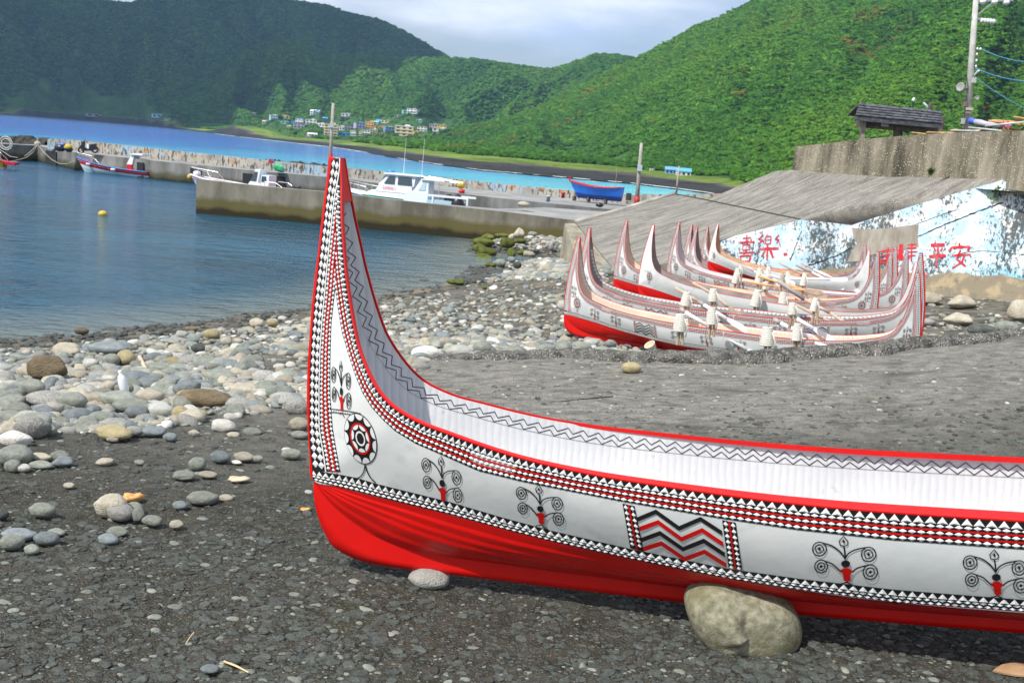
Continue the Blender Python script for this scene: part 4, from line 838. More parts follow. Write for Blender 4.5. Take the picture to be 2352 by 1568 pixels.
red_line(top, .498, .07, clip_top); red_line(top, .752, .07, clip_top); red_line(stm, .355, .11, clip_stm); red_line(stm, .70, .11, clip_stm)
mb = MB(); band(mb, stm, -.07, .02, .006, 160); deco('white_line', mb, M_CTEETH)
# red stem edge with the front face
mb = MB(); prev = None
for s in np.linspace(0, 14, 90):
    l = crm(L3, [s])[0]; w0 = hp(xv(SLl, np.interp(s, range(25), [q[1] for q in LT])) + .5, np.interp(s, range(25), [q[1] for q in LT]), .004)
    cur = [w0, Vector((l[0] - .004, -l[1] - .004, l[2])), Vector((l[0] - .010, -l[1] * .6, l[2])), Vector((l[0] - .010, 0, l[2]))]
    if prev:
        for k in range(3): mb.add([prev[k], prev[k + 1], cur[k + 1], cur[k]], [(0, 1, 2, 3)])
    prev = cur
deco('stem_edge', mb, M_CRED, grp='rail')
# panel dividers and zigzag panel
dl = Pair([((1430, 1155), (1457.6, 1161)), ((1448, 1257), (1479, 1265))]); dr = Pair([((1658.8, 1193), (1690, 1199)), ((1674, 1303), (1705, 1308))])
for pr in (dl, dr):
    mb = MB(); band(mb, pr, 0, 1, .003, 12); deco('panel_divider', mb, M_CBLACK)
    mb = MB(); teeth(mb, pr, .05, .42, .034, d0=.02, off=.004); teeth(mb, pr, .60, .96, .034, d0=.02, off=.004); deco('carved_teeth', mb, M_CTEETH, 'stuff'); mb = MB(); band(mb, pr, .45, .58, .007, 12); deco('red_line', mb, M_CRED)
for pts, m in ((((545, 668), (665, 618), (810, 722), (945, 664), (1080, 752)), M_CBLACK), (((562, 726), (680, 684), (825, 790), (955, 734), (1087, 822)), M_CRED), (((572, 796), (690, 752), (835, 852), (965, 800), (1098, 888)), M_CBLACK), (((586, 852), (700, 816), (845, 914), (970, 868), (1108, 955)), M_CRED)):
    V = []; mb = MB(); P_ = []
    for a, b in zip(pts[:-1], pts[1:]):
        for k in np.linspace(0, 1, 7)[:-1]: P_.append((a[0] + (b[0] - a[0]) * k, a[1] + (b[1] - a[1]) * k))
    P_.append(pts[-1])
    for p in P_: V += [hp(*k22(p[0], p[1] - 15), .004), hp(*k22(p[0], p[1] + 14), .004)]
    mb.add(V, [(2 * i, 2 * i + 1, 2 * i + 3, 2 * i + 2) for i in range(len(P_) - 1)]); deco('zigzag_stripe', mb, m, grp='zig' + ('r' if m is M_CRED else 'b'))
# sun eye
ec = np.array([637, 398.]); ea = np.array([166, 14.]); eb = np.array([-42, -266.])
def ell(r, a0=0, a1=2 * pi, n=48, rx=None): return [c3(*(ec + (ea * cos(a) + eb * sin(a)) * (r if not callable(r) else r(a)))) for a in np.linspace(a0, a1, n)]
def ring(mb, r0, r1, off, m, n=56):
    A, B = ell(r0, n=n + 1)[:-1], ell(r1, n=n + 1)[:-1]; V = [hp(*p, off) for p in A] + [hp(*p, off) for p in B]
    mb.add(V, [(i, (i + 1) % n, n + (i + 1) % n, n + i) for i in range(n)], m)
mb = MB(); ring(mb, .52, 1.0, .0035, 0); ring(mb, .20, .54, .0035, 0); ring(mb, .55, .62, .006, 2); ring(mb, .22, .29, .005, 1)
poly(mb, ell(.2, n=25)[:-1], .004)
for n_, r0, r1, k in ((11, .74, .965, .5), (7, .38, .535, .2)):
    for i in range(n_):
        a0 = 2 * pi * (i + k) / n_; hw = pi / n_ * .93; P_ = []
        for q in np.linspace(-1, 1, 7): P_.append(ec + (ea * cos(a0 + hw * q) + eb * sin(a0 + hw * q)) * r1)
        for q in np.linspace(1, -1, 11)[1:-1]: rr = r0 + (r1 - r0) * (1 - sqrt(max(0, 1 - q * q))); P_.append(ec + (ea * cos(a0 + hw * q) + eb * sin(a0 + hw * q)) * rr)
        mb.add([hp(*c3(*p), .0055) for p in P_], [tuple(range(len(P_)))], 1)
def curve(p, n=10):
    A = np.array(p, float); return [tuple(q) for q in crm(np.c_[A, A[:, :1] * 0], np.linspace(0, len(A) - 1, n * (len(A) - 1)))[:, :2]]
for p in ([(683, 668), (672, 735), (640, 790), (590, 818)], [(683, 668), (705, 740), (745, 810), (795, 858)]): line(mb, [c3(*q) for q in curve(p)], 2.6, .004)
line(mb, [c3(*q) for q in curve([(330, 92), (430, 100), (560, 122), (640, 138)])], 2, .004); line(mb, [c3(*q) for q in curve([(330, 124), (430, 132), (530, 146)])], 1.6, .004)
for i in range(8): x = 350 + i * 24; y = 107 + i * 3.6; mb.add([hp(*c3(x + dx, y + dy), .005) for dx, dy in ((-10, 0), (0, 10), (10, 0), (0, -10))], [(0, 1, 2, 3)], 1)
deco('sun_eye_motif', mb, M_CBLACK, mats=[M_CBLACK, M_CTEETH, M_CRED], grp='eye')
# human figure motif
def figure(cx, cy, kx, ky, sh, lw):
    def T(x, y): x, y = (x - 410) * .3958 * kx, (y - 870) * .3958 * ky; return (cx + x, cy + y + sh * x)
    def circ(x, y, r, n=20): return [T(x + r * cos(a), y + r * sin(a)) for a in np.linspace(0, 2 * pi, n + 1)[:-1]]
    mb = MB()
    for x, y, r in ((258, 787, 40), (543, 818, 42), (268, 887, 37), (553, 920, 42)):
        line(mb, circ(x, y, r), lw, .0045, True); line(mb, circ(x, y, r * .58), lw * .9, .0045, True); poly(mb, circ(x, y, 9, 8), .0045)
    line(mb, [T(x, y) for x, y in [(398, 712), (424, 745), (418, 766), (398, 770), (378, 764), (372, 742)]], lw, .0045, True); poly(mb, [T(398, 730), T(408, 746), T(398, 754), T(390, 745)], .0045)
    line(mb, [T(399, 768), T(404, 800), T(407, 845)], lw * 1.3, .0045)
    for p in ([(278, 752), (330, 768), (375, 800), (405, 838)], [(408, 838), (430, 810), (470, 790), (530, 778)], [(288, 856), (330, 872), (358, 895), (388, 922)], [(448, 922), (470, 902), (500, 890), (545, 880)]): line(mb, [T(*q) for q in curve(p, 6)], lw * 1.2, .0045)
    poly(mb, [T(410 + 26 * cos(a), 871 + 21 * sin(a)) for a in np.linspace(0, 2 * pi, 17)[:-1]], .006)
    V = [hp(*T(x, y), .006) for x, y in [(378, 906), (415, 893), (452, 912), (436, 935), (440, 968), (420, 976), (398, 966), (396, 935)]]; mb.add(V, [tuple(range(8))], 1)
    for p in ([(418, 976), (400, 984), (372, 990)], [(418, 976), (440, 992), (470, 1004)]): line(mb, [T(*q) for q in curve(p, 6)], lw, .0045)
    deco('figure_motif', mb, M_CBLACK, mats=[M_CBLACK, M_CRED], grp='fig')
figure(785.3, 897.4, .30, 1.13, .02, 1.5); figure(1016.7, 1107.7, .62, .98, .24, 2.0); figure(1241.9, 1166.3, .73, .86, .16, 2.2); figure(1942.3, 1291.8, 1, 1, 0, 2.6); figure(2287.9, 1322.7, 1, 1, 0, 2.6)
# inner zigzag on the inside of the sides
def inner_pt(s, d, off=.003):
    G = crm(G3, [s])[0]; Lw = crm(L3, [s])[0]; v = Lw - G; ln = np.linalg.norm(v[[0, 2]]); w_ = 1 - d / ln; P = S_side(np.array([s]), np.array([w_]))[0]; return np.array([P[0], max(P[1] - .024 - off, .001), P[2]])
qq = np.linspace(2.5, 24, 900); Gq = crm(G3, qq); dd = np.concatenate([[0], np.cumsum(np.linalg.norm(np.diff(Gq, axis=0), axis=1))])
mb = MB()
for base_ in (.030, .062):
    pts = []; k = 0; d = .02
    while d < dd[-1]: pts.append((float(np.interp(d, dd, qq)), base_ + (.034 if k % 2 else 0))); d += .044; k += 1
    for (s0, d0), (s1, d1) in zip(pts[:-1], pts[1:]):
        a, b = inner_pt(s0, d0), inner_pt(s1, d1); t_ = (b - a); nrm = np.array([-t_[2], 0, t_[0]]); nrm = nrm / (np.linalg.norm(nrm) + 1e-9) * .0024; mb.add([a - nrm, b - nrm, b + nrm, a + nrm], [(0, 1, 2, 3)])
pl_ = [inner_pt(s, .10) for s in np.linspace(3.5, 24, 160)]
for a, b in zip(pl_[:-1], pl_[1:]): mb.add([a, b, b + [0, 0, .0022], a + [0, 0, .0022]], [(0, 1, 2, 3)])
mb.V = [(x, -y, z) for x, y, z in mb.V]
deco('inner_zigzag', mb, M_CBLACK, 'stuff', grp='zigin')
mb = MB(); d = .3     # scalloped trim for the painted beach canoes
while d < dd[-1]:
    s0 = float(np.interp(d, dd, qq)); c = inner_pt(s0, .005, .004); t_ = inner_pt(float(np.interp(d + .01, dd, qq)), .005) - c; t_ /= np.linalg.norm(t_); dn = inner_pt(s0, .06, .004) - c; dn /= np.linalg.norm(dn)
    P_ = [c + t_ * .046 * cos(a) + dn * .055 * sin(a) for a in np.linspace(0, pi, 8)]; mb.add([(x, -y, z) for x, y, z in P_], [tuple(range(8))]); d += .095
deco('scalloped_trim', mb, M_CTEETH, 'stuff', grp='scal')
OV = {'wood': M_CINW, 'beige': M_CINB, 'grey': M_CING, 'orange': M_CINO}
M_ZBLUE = pbsdf('canoe_blue_paint', (.06, .20, .55), .4)[0]
def make_canoe(matrix, label, skip=(), inner=None, group=None, zig=None):
    root = empty('carved_canoe', matrix.to_translation(), label, 'canoe', group); root.rotation_mode = 'QUATERNION'; lo_, q_, sc_ = matrix.decompose(); root.rotation_quaternion = q_; root.scale = sc_
    for nm, me, kind, grp in PARTS:
        if grp in skip: continue
        o = bpy.data.objects.new(nm, me); COL.objects.link(o); o.parent = root; tag(o, kind=kind)
        if grp == 'inner' and inner: o.material_slots[0].link = 'OBJECT'; o.material_slots[0].material = OV[inner]
        if grp == 'zigb' and zig == 'rk': pass
        if grp == 'zigr' and zig == 'k': o.material_slots[0].link = 'OBJECT'; o.material_slots[0].material = M_CBLACK
        if grp == 'zigr' and zig == 'blue' : o.material_slots[0].link = 'OBJECT'; o.material_slots[0].material = M_ZBLUE if nm.endswith('e') and random.random() < .5 else M_CRED
        if grp == 'zigb' and zig == 'redbg': o.material_slots[0].link = 'OBJECT'; o.material_slots[0].material = M_CBLACK
    return root
FG = make_canoe(CM, 'large red, white and black carved canoe with a tall pointed prow, nearest on the slab', skip=('scal', 'railthin'))
FG.name = 'carved_canoe'
# ================================================================ BEACHED CANOES
SPAN = 2 * MID - 2 * G3[0][0]; TIPZ = float(G3[0][2])
def tip_root(u, v, h):
    ys = np.linspace(15, 60, 900); P = np.array([at_y(u, v, y) for y in ys]); f = P[:, 2] - h - gb(P[:, 0], P[:, 1]); k = np.nonzero(f[:-1] * f[1:] < 0)[0]
    return P[k[0]] if len(k) else P[np.argmin(abs(f))]
def canoe_at(A, B, label, yA=None, yB=None, **kw):
    s = .95
    for _ in range(3):
        a = tip_root(*A, TIPZ * s) if yA is None else at_y(*A, yA); b = tip_root(*B, TIPZ * s) if yB is None else at_y(*B, yB); s = float(np.clip(np.linalg.norm(b - a) / SPAN, .7, 1.15))
    a = Vector(a); b = Vector(b); x = (b - a).normalized(); y = Vector((0, 0, 1)).cross(x).normalized(); z = x.cross(y)
    o = a - x * float(G3[0][0]) * s - z * TIPZ * s
    M = Matrix(((x[0] * s, y[0] * s, z[0] * s, o[0]), (x[1] * s, y[1] * s, z[1] * s, o[1]), (x[2] * s, y[2] * s, z[2] * s, o[2]), (0, 0, 0, 1)))
    if DEBUG: print(label[:30], 's %.2f' % s, a, b, 'keel', [round((M @ Vector((q, 0, 0))).z - gb((M @ Vector((q, 0, 0))).x, (M @ Vector((q, 0, 0))).y), 2) for q in (.3, MID, 2 * MID - .3)])
    kw['skip'] = tuple(kw.get('skip', ())) + ('railfull',); r = make_canoe(M, label, group='carved canoes drawn up on the pebble beach', **kw); return r, M
DEBUG = False
GC = {}
GC[1] = canoe_at((1333, 545), (2106, 626), 'beached carved canoe nearest the kerb, with beige inside and white scalloped trim', 23.7, 20.7, skip=('zigin',), inner='beige', zig='k')
GC[2] = canoe_at((1357, 523), (2112, 581), 'second beached canoe from the kerb, grey inside, with blue and red zigzag panels', 25.6, 22.6, inner='grey', skip=('zigin',), zig='blue')
GC[3] = canoe_at((1503, 517), (2102, 602), 'plain white canoe with a red keel, third from the kerb', 28, 25, skip=('deco', 'fig', 'zigr', 'zigb', 'zigin', 'scal'), inner='grey')
GC[4] = canoe_at((1442, 506), (2014, 577), 'carved canoe with a tan inside and bright red lower bow, fourth from the kerb', 31, 27.6, inner='beige', skip=('zigin', 'scal'), zig='redbg')
GC[5] = canoe_at((1562, 510), (2081, 575), 'carved canoe with a white inside just behind the one with the bright red bow', 33.4, 29.8, skip=('zigin', 'scal'))
GC[6] = canoe_at((1651, 514), (1995, 575), 'plain white canoe with a bare curved prow at the back', 35.2, 31.8, skip=('deco', 'fig', 'zigr', 'zigb', 'zigin', 'scal'), inner='wood')
GC[7] = canoe_at((1603, 520), (2045, 578), 'carved canoe whose prow stands just left of the bare white prow', 37, 33.2, skip=('zigin', 'scal'), inner='grey')
GC[8] = canoe_at((1591, 515), (2056, 566), 'carved canoe behind, its thin prow nearly hidden by the next one', 38.3, 34.4, skip=('zigin', 'scal'), inner='grey')
GC[9] = canoe_at((1628, 519), (1986, 558), 'farthest carved canoe, lying against the foot of the painted wall', 39.6, 36.2, skip=('zigin', 'scal'), inner='wood')
HAZE = .00010
# ================================================================ SCATTERING BY GEOMETRY NODES
def gn_scatter(name, P, S, R, I, protos, kind='stuff', label=None):
    me = bpy.data.meshes.new(name); me.vertices.add(len(P)); me.vertices.foreach_set('co', np.asarray(P, np.float32).ravel())
    for nm, typ, key, A in (('scl', 'FLOAT_VECTOR', 'vector', S), ('rot', 'FLOAT_VECTOR', 'vector', R), ('idx', 'INT', 'value', I)):
        a = me.attributes.new(nm, typ, 'POINT'); a.data.foreach_set(key, np.asarray(A, np.int32 if typ == 'INT' else np.float32).ravel())
    o = bpy.data.objects.new(name, me); COL.objects.link(o)
    g = bpy.data.node_groups.new(name, 'GeometryNodeTree'); g.interface.new_socket('Geometry', in_out='INPUT', socket_type='NodeSocketGeometry'); g.interface.new_socket('Geometry', in_out='OUTPUT', socket_type='NodeSocketGeometry')
    gi = g.nodes.new('NodeGroupInput'); go = g.nodes.new('NodeGroupOutput'); jn = g.nodes.new('GeometryNodeJoinGeometry'); ip = g.nodes.new('GeometryNodeInstanceOnPoints')
    for p in reversed(protos):   # joined instances come out last in, first out
        oi = g.nodes.new('GeometryNodeObjectInfo'); oi.inputs['Object'].default_value = p; oi.inputs['As Instance'].default_value = True; g.links.new(oi.outputs['Geometry'], jn.inputs[0])
    def na(nm, dt):
        n = g.nodes.new('GeometryNodeInputNamedAttribute'); n.data_type = dt; n.inputs['Name'].default_value = nm; return n
    g.links.new(gi.outputs[0], ip.inputs['Points']); g.links.new(jn.outputs[0], ip.inputs['Instance']); ip.inputs['Pick Instance'].default_value = True
    g.links.new(na('idx', 'INT').outputs['Attribute'], ip.inputs['Instance Index']); g.links.new(na('scl', 'FLOAT_VECTOR').outputs['Attribute'], ip.inputs['Scale'])
    er = g.nodes.new('FunctionNodeEulerToRotation'); g.links.new(na('rot', 'FLOAT_VECTOR').outputs['Attribute'], er.inputs[0]); g.links.new(er.outputs[0], ip.inputs['Rotation'])
    g.links.new(ip.outputs[0], go.inputs[0]); md = o.modifiers.new('scatter', 'NODES'); md.node_group = g
    return tag(o, label, kind=kind)
def ico(sub):
    import bmesh
    bm = bmesh.new(); bmesh.ops.create_icosphere(bm, subdivisions=sub, radius=1); V = np.array([v.co[:] for v in bm.verts]); F = [tuple(v.index for v in f.verts) for f in bm.faces]; bm.free(); return V, F
I2, I3 = ico(2), ico(3)
def n3(V, s, seed): return (vnoise(V[:, 0] * s + seed, V[:, 1] * s + V[:, 2] * 1.7 * s, seed) + vnoise(V[:, 1] * s + 5, V[:, 2] * s - V[:, 0] * 1.3 * s + seed, seed + 3)) - 1
def stone_mesh(seed, sub=3, angular=.0):
    V, F = (I3 if sub == 3 else I2); r = np.random.default_rng(seed); V = V.copy()
    P = np.sign(V) * np.abs(V) ** r.uniform(.75, 1.0); P *= (1 + .16 * n3(V, 1.3, seed) + .05 * n3(V, 3.4, seed + 9))[:, None]
    for _ in range(int(angular)):
        n = r.normal(size=3); n /= np.linalg.norm(n); d = r.uniform(.55, .85); k = P @ n; P -= np.maximum(k - d, 0)[:, None] * n * .85
    P = P / np.abs(P).max(0); me = bpy.data.meshes.new('stone'); me.from_pydata(P.tolist(), [], F); me.polygons.foreach_set('use_smooth', [True] * len(F)); me.update(); return me
SM = {}
def smat(k):
    c = {'g': ((.20, .22, .19), (.32, .33, .28)), 'b': ((.16, .19, .20), (.26, .285, .285)), 't': ((.34, .31, .24), (.48, .44, .35)), 'y': ((.33, .28, .15), (.43, .37, .22)), 'w': ((.55, .53, .48), (.72, .70, .64)),
         'r': ((.13, .10, .06), (.23, .18, .11)), 's': ((.22, .22, .20), (.42, .41, .38)), 'd': ((.045, .045, .042), (.10, .095, .08)), 'm': ((.055, .075, .012), (.16, .17, .03)), 'k': ((.060, .068, .061), (.125, .138, .124)), 'l': ((.36, .37, .34), (.47, .47, .43)), 'o': ((.40, .16, .04), (.6, .3, .1))}[k]
    if k not in SM: SM[k] = noisy('stone_' + {'g': 'grey_green', 'b': 'blue_grey', 't': 'tan', 'y': 'ochre', 'w': 'white', 'r': 'brown', 's': 'speckled', 'd': 'wet_dark', 'm': 'mossy', 'k': 'dark_grey', 'l': 'pale', 'o': 'orange'}[k], c[0], c[1], scale=1.2 if k != 's' else 9, rough=.35 if k == 'd' else .85, bump=.5, bscale=9, bdist=.12, rvar=.22, spec=.3, c3=tuple(x * .72 for x in c[0]), s3=6, lo3=.56, hi3=.8)
    return SM[k]
STM = {(k, a): stone_mesh(100 + k + 50 * a, 3, 6 * a) for k in range(5) for a in (0, 1)}
STK = {}
def stone_obj(x, y, z, sx, sy, sz, rz, col, ang=0, label=None, group=None, name='stone', tilt=0):
    k = (random.randrange(5), ang); me = STM[k]; kk = (k, col)
    if kk not in STK: m2 = me.copy(); m2.materials.clear(); m2.materials.append(smat(col)); STK[kk] = m2
    o = bpy.data.objects.new(name, STK[kk]); COL.objects.link(o); o.location = (x, y, z); o.scale = (sx, sy, sz); o.rotation_euler = (tilt, tilt * .5, rz); return tag(o, label, 'stone', group)
def place_stone(u, v, w_, h_, col, ang=0, label=None, group=None, sink=.12, rz=None, name='stone', g_=None):
    """u, v = centre of the stone in the picture, w, h its size there"""
    p = gpt(u, v + h_ * .38, g_); d = np.linalg.norm(p - CAMP); sx = w_ * d / FPX / 2 * 1.03; sz = h_ * d / FPX / 2 * 1.04; sy = max(sz, sx * random.uniform(.6, .8)); sz = max(sz * .96, sx * .3)
    return stone_obj(p[0], p[1] + sy * .35, p[2] + sz * (1 - sink) , sx, sy, sz, rz if rz is not None else random.uniform(-.25, .25), col, ang, label, group, name)
def s1(x, y): return x / 1.7423 / 1.7415, (1100 + y / 1.7423) / 1.7415
def s2(x, y): return x / 1.47 / 1.7415, (1900 + y / 1.47) / 1.7415
_k1, _k2 = 1 / 1.7423 / 1.7415, 1 / 1.47 / 1.7415
NAMED = [ # crop, cx, cy, w, h, colour, angular, label
 (1, 318, 668, 250, 160, 'r', 1, 'big angular brown boulder near the water at the left edge'), (1, 458, 537, 195, 98, 't', 1, 'tan flat topped boulder just above the brown one'), (1, 742, 522, 255, 78, 'b', 0, 'long low blue grey boulder near the waterline'),
 (1, 870, 588, 130, 112, 'y', 0, 'leaning ochre yellow boulder beside the long blue grey one'), (1, 768, 606, 110, 88, 'g', 0, 'dark green grey boulder touching the left of the leaning ochre one'), (1, 668, 660, 90, 58, 'g', 0, 'small oval grey stone below the green grey boulder'),
 (1, 1208, 612, 108, 78, 'y', 0, 'round mustard stone in the middle of the pebble field'), (1, 1465, 420, 112, 72, 'y', 0, 'large ochre stone high in the pebble field near the water'), (1, 1895, 338, 78, 60, 'y', 0, 'yellow stone close to the waterline left of the prow'),
 (1, 1782, 340, 105, 72, 't', 0, 'pale tan boulder left of the yellow waterline stone'), (1, 1572, 470, 80, 62, 't', 0, 'pale tan rounded stone below the large ochre one'), (1, 1342, 460, 100, 54, 'b', 1, 'pointed blue grey stone standing in the pebble field'),
 (1, 1375, 515, 92, 62, 'k', 0, 'smooth dark grey stone below the pointed one'), (1, 1190, 466, 120, 40, 'g', 0, 'flat pale grey stone near the gravel patch'), (1, 1706, 500, 95, 58, 'b', 1, 'blue grey wedge stone right of the dark grey one'),
 (1, 928, 334, 105, 36, 'r', 1, 'flat brown rock at the water edge'), (1, 1330, 380, 82, 40, 'r', 0, 'reddish brown stone among wet pebbles'), (1, 565, 396, 90, 44, 'r', 0, 'wet brown stone on the shoreline at left'),
 (1, 215, 792, 165, 92, 'g', 0, 'grey rounded boulder below the brown boulder'), (1, 82, 808, 100, 60, 'b', 1, 'small dark blue grey stone at the left edge'), (1, 757, 780, 112, 88, 't', 1, 'upright tan block stone in the big cobble pile'),
 (1, 715, 828, 120, 62, 'g', 0, 'dark grey stone under the upright tan block'), (1, 860, 800, 120, 80, 'g', 0, 'grey green stone behind the small white bottle shape'), (1, 666, 868, 140, 76, 't', 0, 'rounded olive tan stone left in the cobble pile'),
 (1, 300, 872, 260, 92, 's', 0, 'large speckled boulder with rusty spots at left'), (1, 492, 893, 185, 112, 'g', 0, 'big smooth green grey boulder right of the speckled one'), (1, 90, 880, 150, 70, 'g', 0, 'low green grey boulder at the left edge'),
 (1, 370, 940, 145, 90, 's', 1, 'rough brown and white speckled rock in front of the big boulder'), (1, 110, 962, 170, 104, 'g', 0, 'dark greenish boulder at the far left'), (1, 290, 962, 140, 72, 'b', 0, 'blue grey boulder between the speckled rocks'),
 (1, 820, 876, 250, 96, 'g', 0, 'long grey boulder sloping left in the cobble pile'), (1, 1028, 856, 185, 104, 't', 0, 'large smooth pale grey boulder in the middle of the pile'), (1, 1300, 796, 200, 140, 'b', 1, 'pointed steep blue grey boulder behind the brown one'),
 (1, 1420, 880, 350, 124, 'r', 1, 'widest olive brown cracked boulder in the cobble pile'), (1, 1280, 846, 110, 70, 'y', 0, 'ochre boulder behind the left of the olive brown one'), (1, 900, 922, 240, 90, 'g', 0, 'broad grey green boulder in front of the sloping one'),
 (1, 945, 966, 150, 90, 'b', 0, 'dark blue grey round stone in front of the broad one'), (1, 1110, 958, 170, 96, 'l', 0, 'pale blue white curved stone in the pile'), (1, 1312, 950, 125, 80, 'w', 0, 'clean white boulder below the olive brown one'),
 (1, 1248, 974, 120, 108, 'y', 0, 'triangular ochre stone in front of the white one'), (1, 1398, 984, 75, 68, 'y', 0, 'small ochre stone beside the white boulder'), (1, 1665, 880, 90, 58, 'b', 0, 'blue grey round stone right of the olive boulder'),
 (1, 1975, 745, 125, 80, 't', 0, 'pale tan boulder near the prow, upper'), (1, 1740, 768, 100, 56, 't', 0, 'tan stone in the upper right pebble field'), (1, 1865, 808, 105, 78, 'g', 0, 'pale grey green boulder left of the prow'),
 (1, 1818, 910, 96, 68, 'g', 0, 'round green grey stone left of the speckled boulder'), (1, 2060, 930, 160, 110, 's', 0, 'rough pale speckled boulder touching the prow edge'), (1, 2075, 1046, 145, 96, 't', 0, 'smooth beige boulder below the speckled one by the prow'),
 (1, 2085, 1120, 125, 60, 'g', 0, 'dark green grey flat stone at the prow'), (1, 218, 1080, 225, 150, 's', 1, 'speckled grey rock with a rough left side'), (1, 215, 1030, 230, 90, 'g', 0, 'green grey boulder behind the rough speckled rock'),
 (1, 95, 1160, 215, 115, 'w', 1, 'whitish striped boulder at the left edge'), (1, 90, 1278, 220, 125, 'g', 0, 'long flat grey boulder at the left edge below the striped one'), (1, 605, 1045, 140, 98, 'g', 1, 'squarish olive grey stone in the lower pile'),
 (1, 778, 1108, 255, 96, 'y', 0, 'large long olive yellow boulder at the front of the pile'), (1, 700, 1002, 170, 80, 'g', 0, 'grey green stone above the olive yellow boulder'), (1, 780, 1148, 78, 34, 't', 0, 'small tan stone against the olive yellow boulder'),
 (1, 932, 1096, 105, 66, 'l', 1, 'pale pointed stone right of the olive yellow boulder'), (1, 1063, 1098, 160, 66, 'b', 0, 'flat blue grey stone in the lower pile'), (1, 1180, 1134, 90, 52, 'b', 0, 'blue stone right of the flat blue grey one'),
 (1, 1552, 1064, 160, 92, 'w', 1, 'jagged white coral rock on the slab'), (1, 1352, 1106, 80, 52, 't', 1, 'small tan block left of the coral rock'), (1, 1622, 1120, 85, 46, 't', 0, 'olive oval stone right of the coral rock'), (1, 1755, 1100, 130, 56, 'g', 1, 'grey wedge stone right of the coral rock'),
 (1, 1525, 1275, 148, 88, 'b', 0, 'dark blue grey domed stone on the slab'), (1, 1692, 1272, 150, 64, 't', 0, 'long tan stone right of the domed one'), (1, 1795, 1284, 75, 44, 'g', 0, 'small green stone right of the long tan one'), (1, 1645, 1306, 76, 26, 'w', 0, 'flat white chip on the slab'),
 (1, 1368, 1328, 118, 96, 'g', 0, 'two toned grey stone standing on the slab'), (1, 1272, 1404, 142, 54, 'g', 0, 'long rounded grey stone, left of a pair'), (1, 1442, 1396, 132, 42, 't', 0, 'long rounded tan grey stone, right of a pair'),
 (1, 2022, 1254, 135, 66, 'g', 0, 'speckled green oval stone near the prow'), (1, 1995, 1220, 70, 34, 'w', 0, 'white stone behind the speckled green oval'), (1, 728, 1306, 116, 54, 't', 1, 'tan brick shaped stone on the slab'), (1, 968, 1310, 75, 38, 'g', 0, 'small grey stone right of the brick shaped one'),
 (1, 410, 1268, 130, 70, 'g', 0, 'grey boulder at left above the slab'), (1, 435, 1308, 140, 82, 'b', 1, 'blue grey angular stone in front of the grey one'), (1, 275, 1330, 155, 52, 'g', 0, 'flat grey slab stone at left'), (1, 272, 1276, 145, 56, 't', 0, 'olive stone between flat grey stones at left'), (1, 155, 1352, 92, 48, 'w', 0, 'small white stone at the left edge'), (1, 80, 1340, 95, 76, 'g', 0, 'round olive grey stone at the left edge'),
 (2, 645, 198, 170, 125, 't', 0, 'tan grey stone with a notch, biggest of the group on the slab'), (2, 706, 235, 146, 84, 's', 0, 'dark stone with white dots in the same slab group'), (2, 780, 200, 95, 58, 'g', 0, 'grey stone behind the dotted one'), (2, 808, 242, 68, 78, 'g', 1, 'upright grey wedge beside the dotted stone'), (2, 888, 274, 112, 50, 'g', 0, 'low oval grey stone right of the wedge'), (2, 1034, 294, 76, 42, 't', 1, 'small pale stone farther right of the group'),
 (2, 240, 218, 140, 86, 'g', 0, 'grey stone split by a dark groove, left on the slab'), (2, 1182, 146, 176, 82, 'g', 0, 'long grey oval stone above the slab centre'), (2, 1052, 182, 90, 48, 'b', 0, 'blue grey oval stone left of the long grey one'), (2, 1324, 138, 84, 42, 't', 0, 'small pale tan stone right of the long grey one'),
 (2, 628, 384, 118, 62, 'b', 0, 'blue oval pebble under a flat stone'), (2, 684, 342, 112, 52, 'g', 1, 'flat tilted grey stone leaning on the blue oval'), (2, 100, 362, 182, 68, 'b', 0, 'long blue grey stone at the lower left'), (2, 60, 408, 125, 90, 'g', 0, 'olive grey stone cut by the left edge of the slab scene'), (2, 264, 384, 130, 72, 'b', 0, 'speckled blue grey stone at the lower left'), (2, 322, 342, 95, 38, 'g', 0, 'small grey stone behind the speckled blue one'), (2, 180, 444, 84, 56, 'g', 0, 'small rounded grey stone at the lower left front'), (2, 10, 242, 60, 60, 'k', 0, 'dark stone half out of the left edge'),
 (2, 402, 66, 62, 32, 't', 0, 'small tan stone on the open slab at left'), (2, 1072, 14, 120, 36, 'g', 0, 'long grey stone lying in line with another on the slab'), (2, 1812, 104, 50, 28, 'l', 0, 'small pale stone just left of the red hull'), (2, 1370, 1090, 104, 54, 'k', 0, 'dark angular stone near the straw in the foreground'), (2, 1228, 1146, 100, 40, 'b', 0, 'blue grey stone near the bottom of the slab'), (2, 1545, 922, 68, 40, 'k', 0, 'dark small stone on the foreground slab'),
]
NPOS = []
import re
for c_, x, y, ww, hh, col, ang, lab in NAMED:
    f_ = s1 if c_ == 1 else s2; k = _k1 if c_ == 1 else _k2; u, v = f_(x, y); o_ = place_stone(u, v, ww * k, hh * k, col, ang, lab, 'stones on the beach and slab'); NPOS.append((o_.location.x, o_.location.y, ' '.join(re.split(r' (?:near|at|in|on|above|below|beside|touching|high|close|left|right|among|among|behind|under|between|against|by|standing|right|sticking|leaning|just|with|above)\b', lab)[0].split(',')[0].split()[:7])))
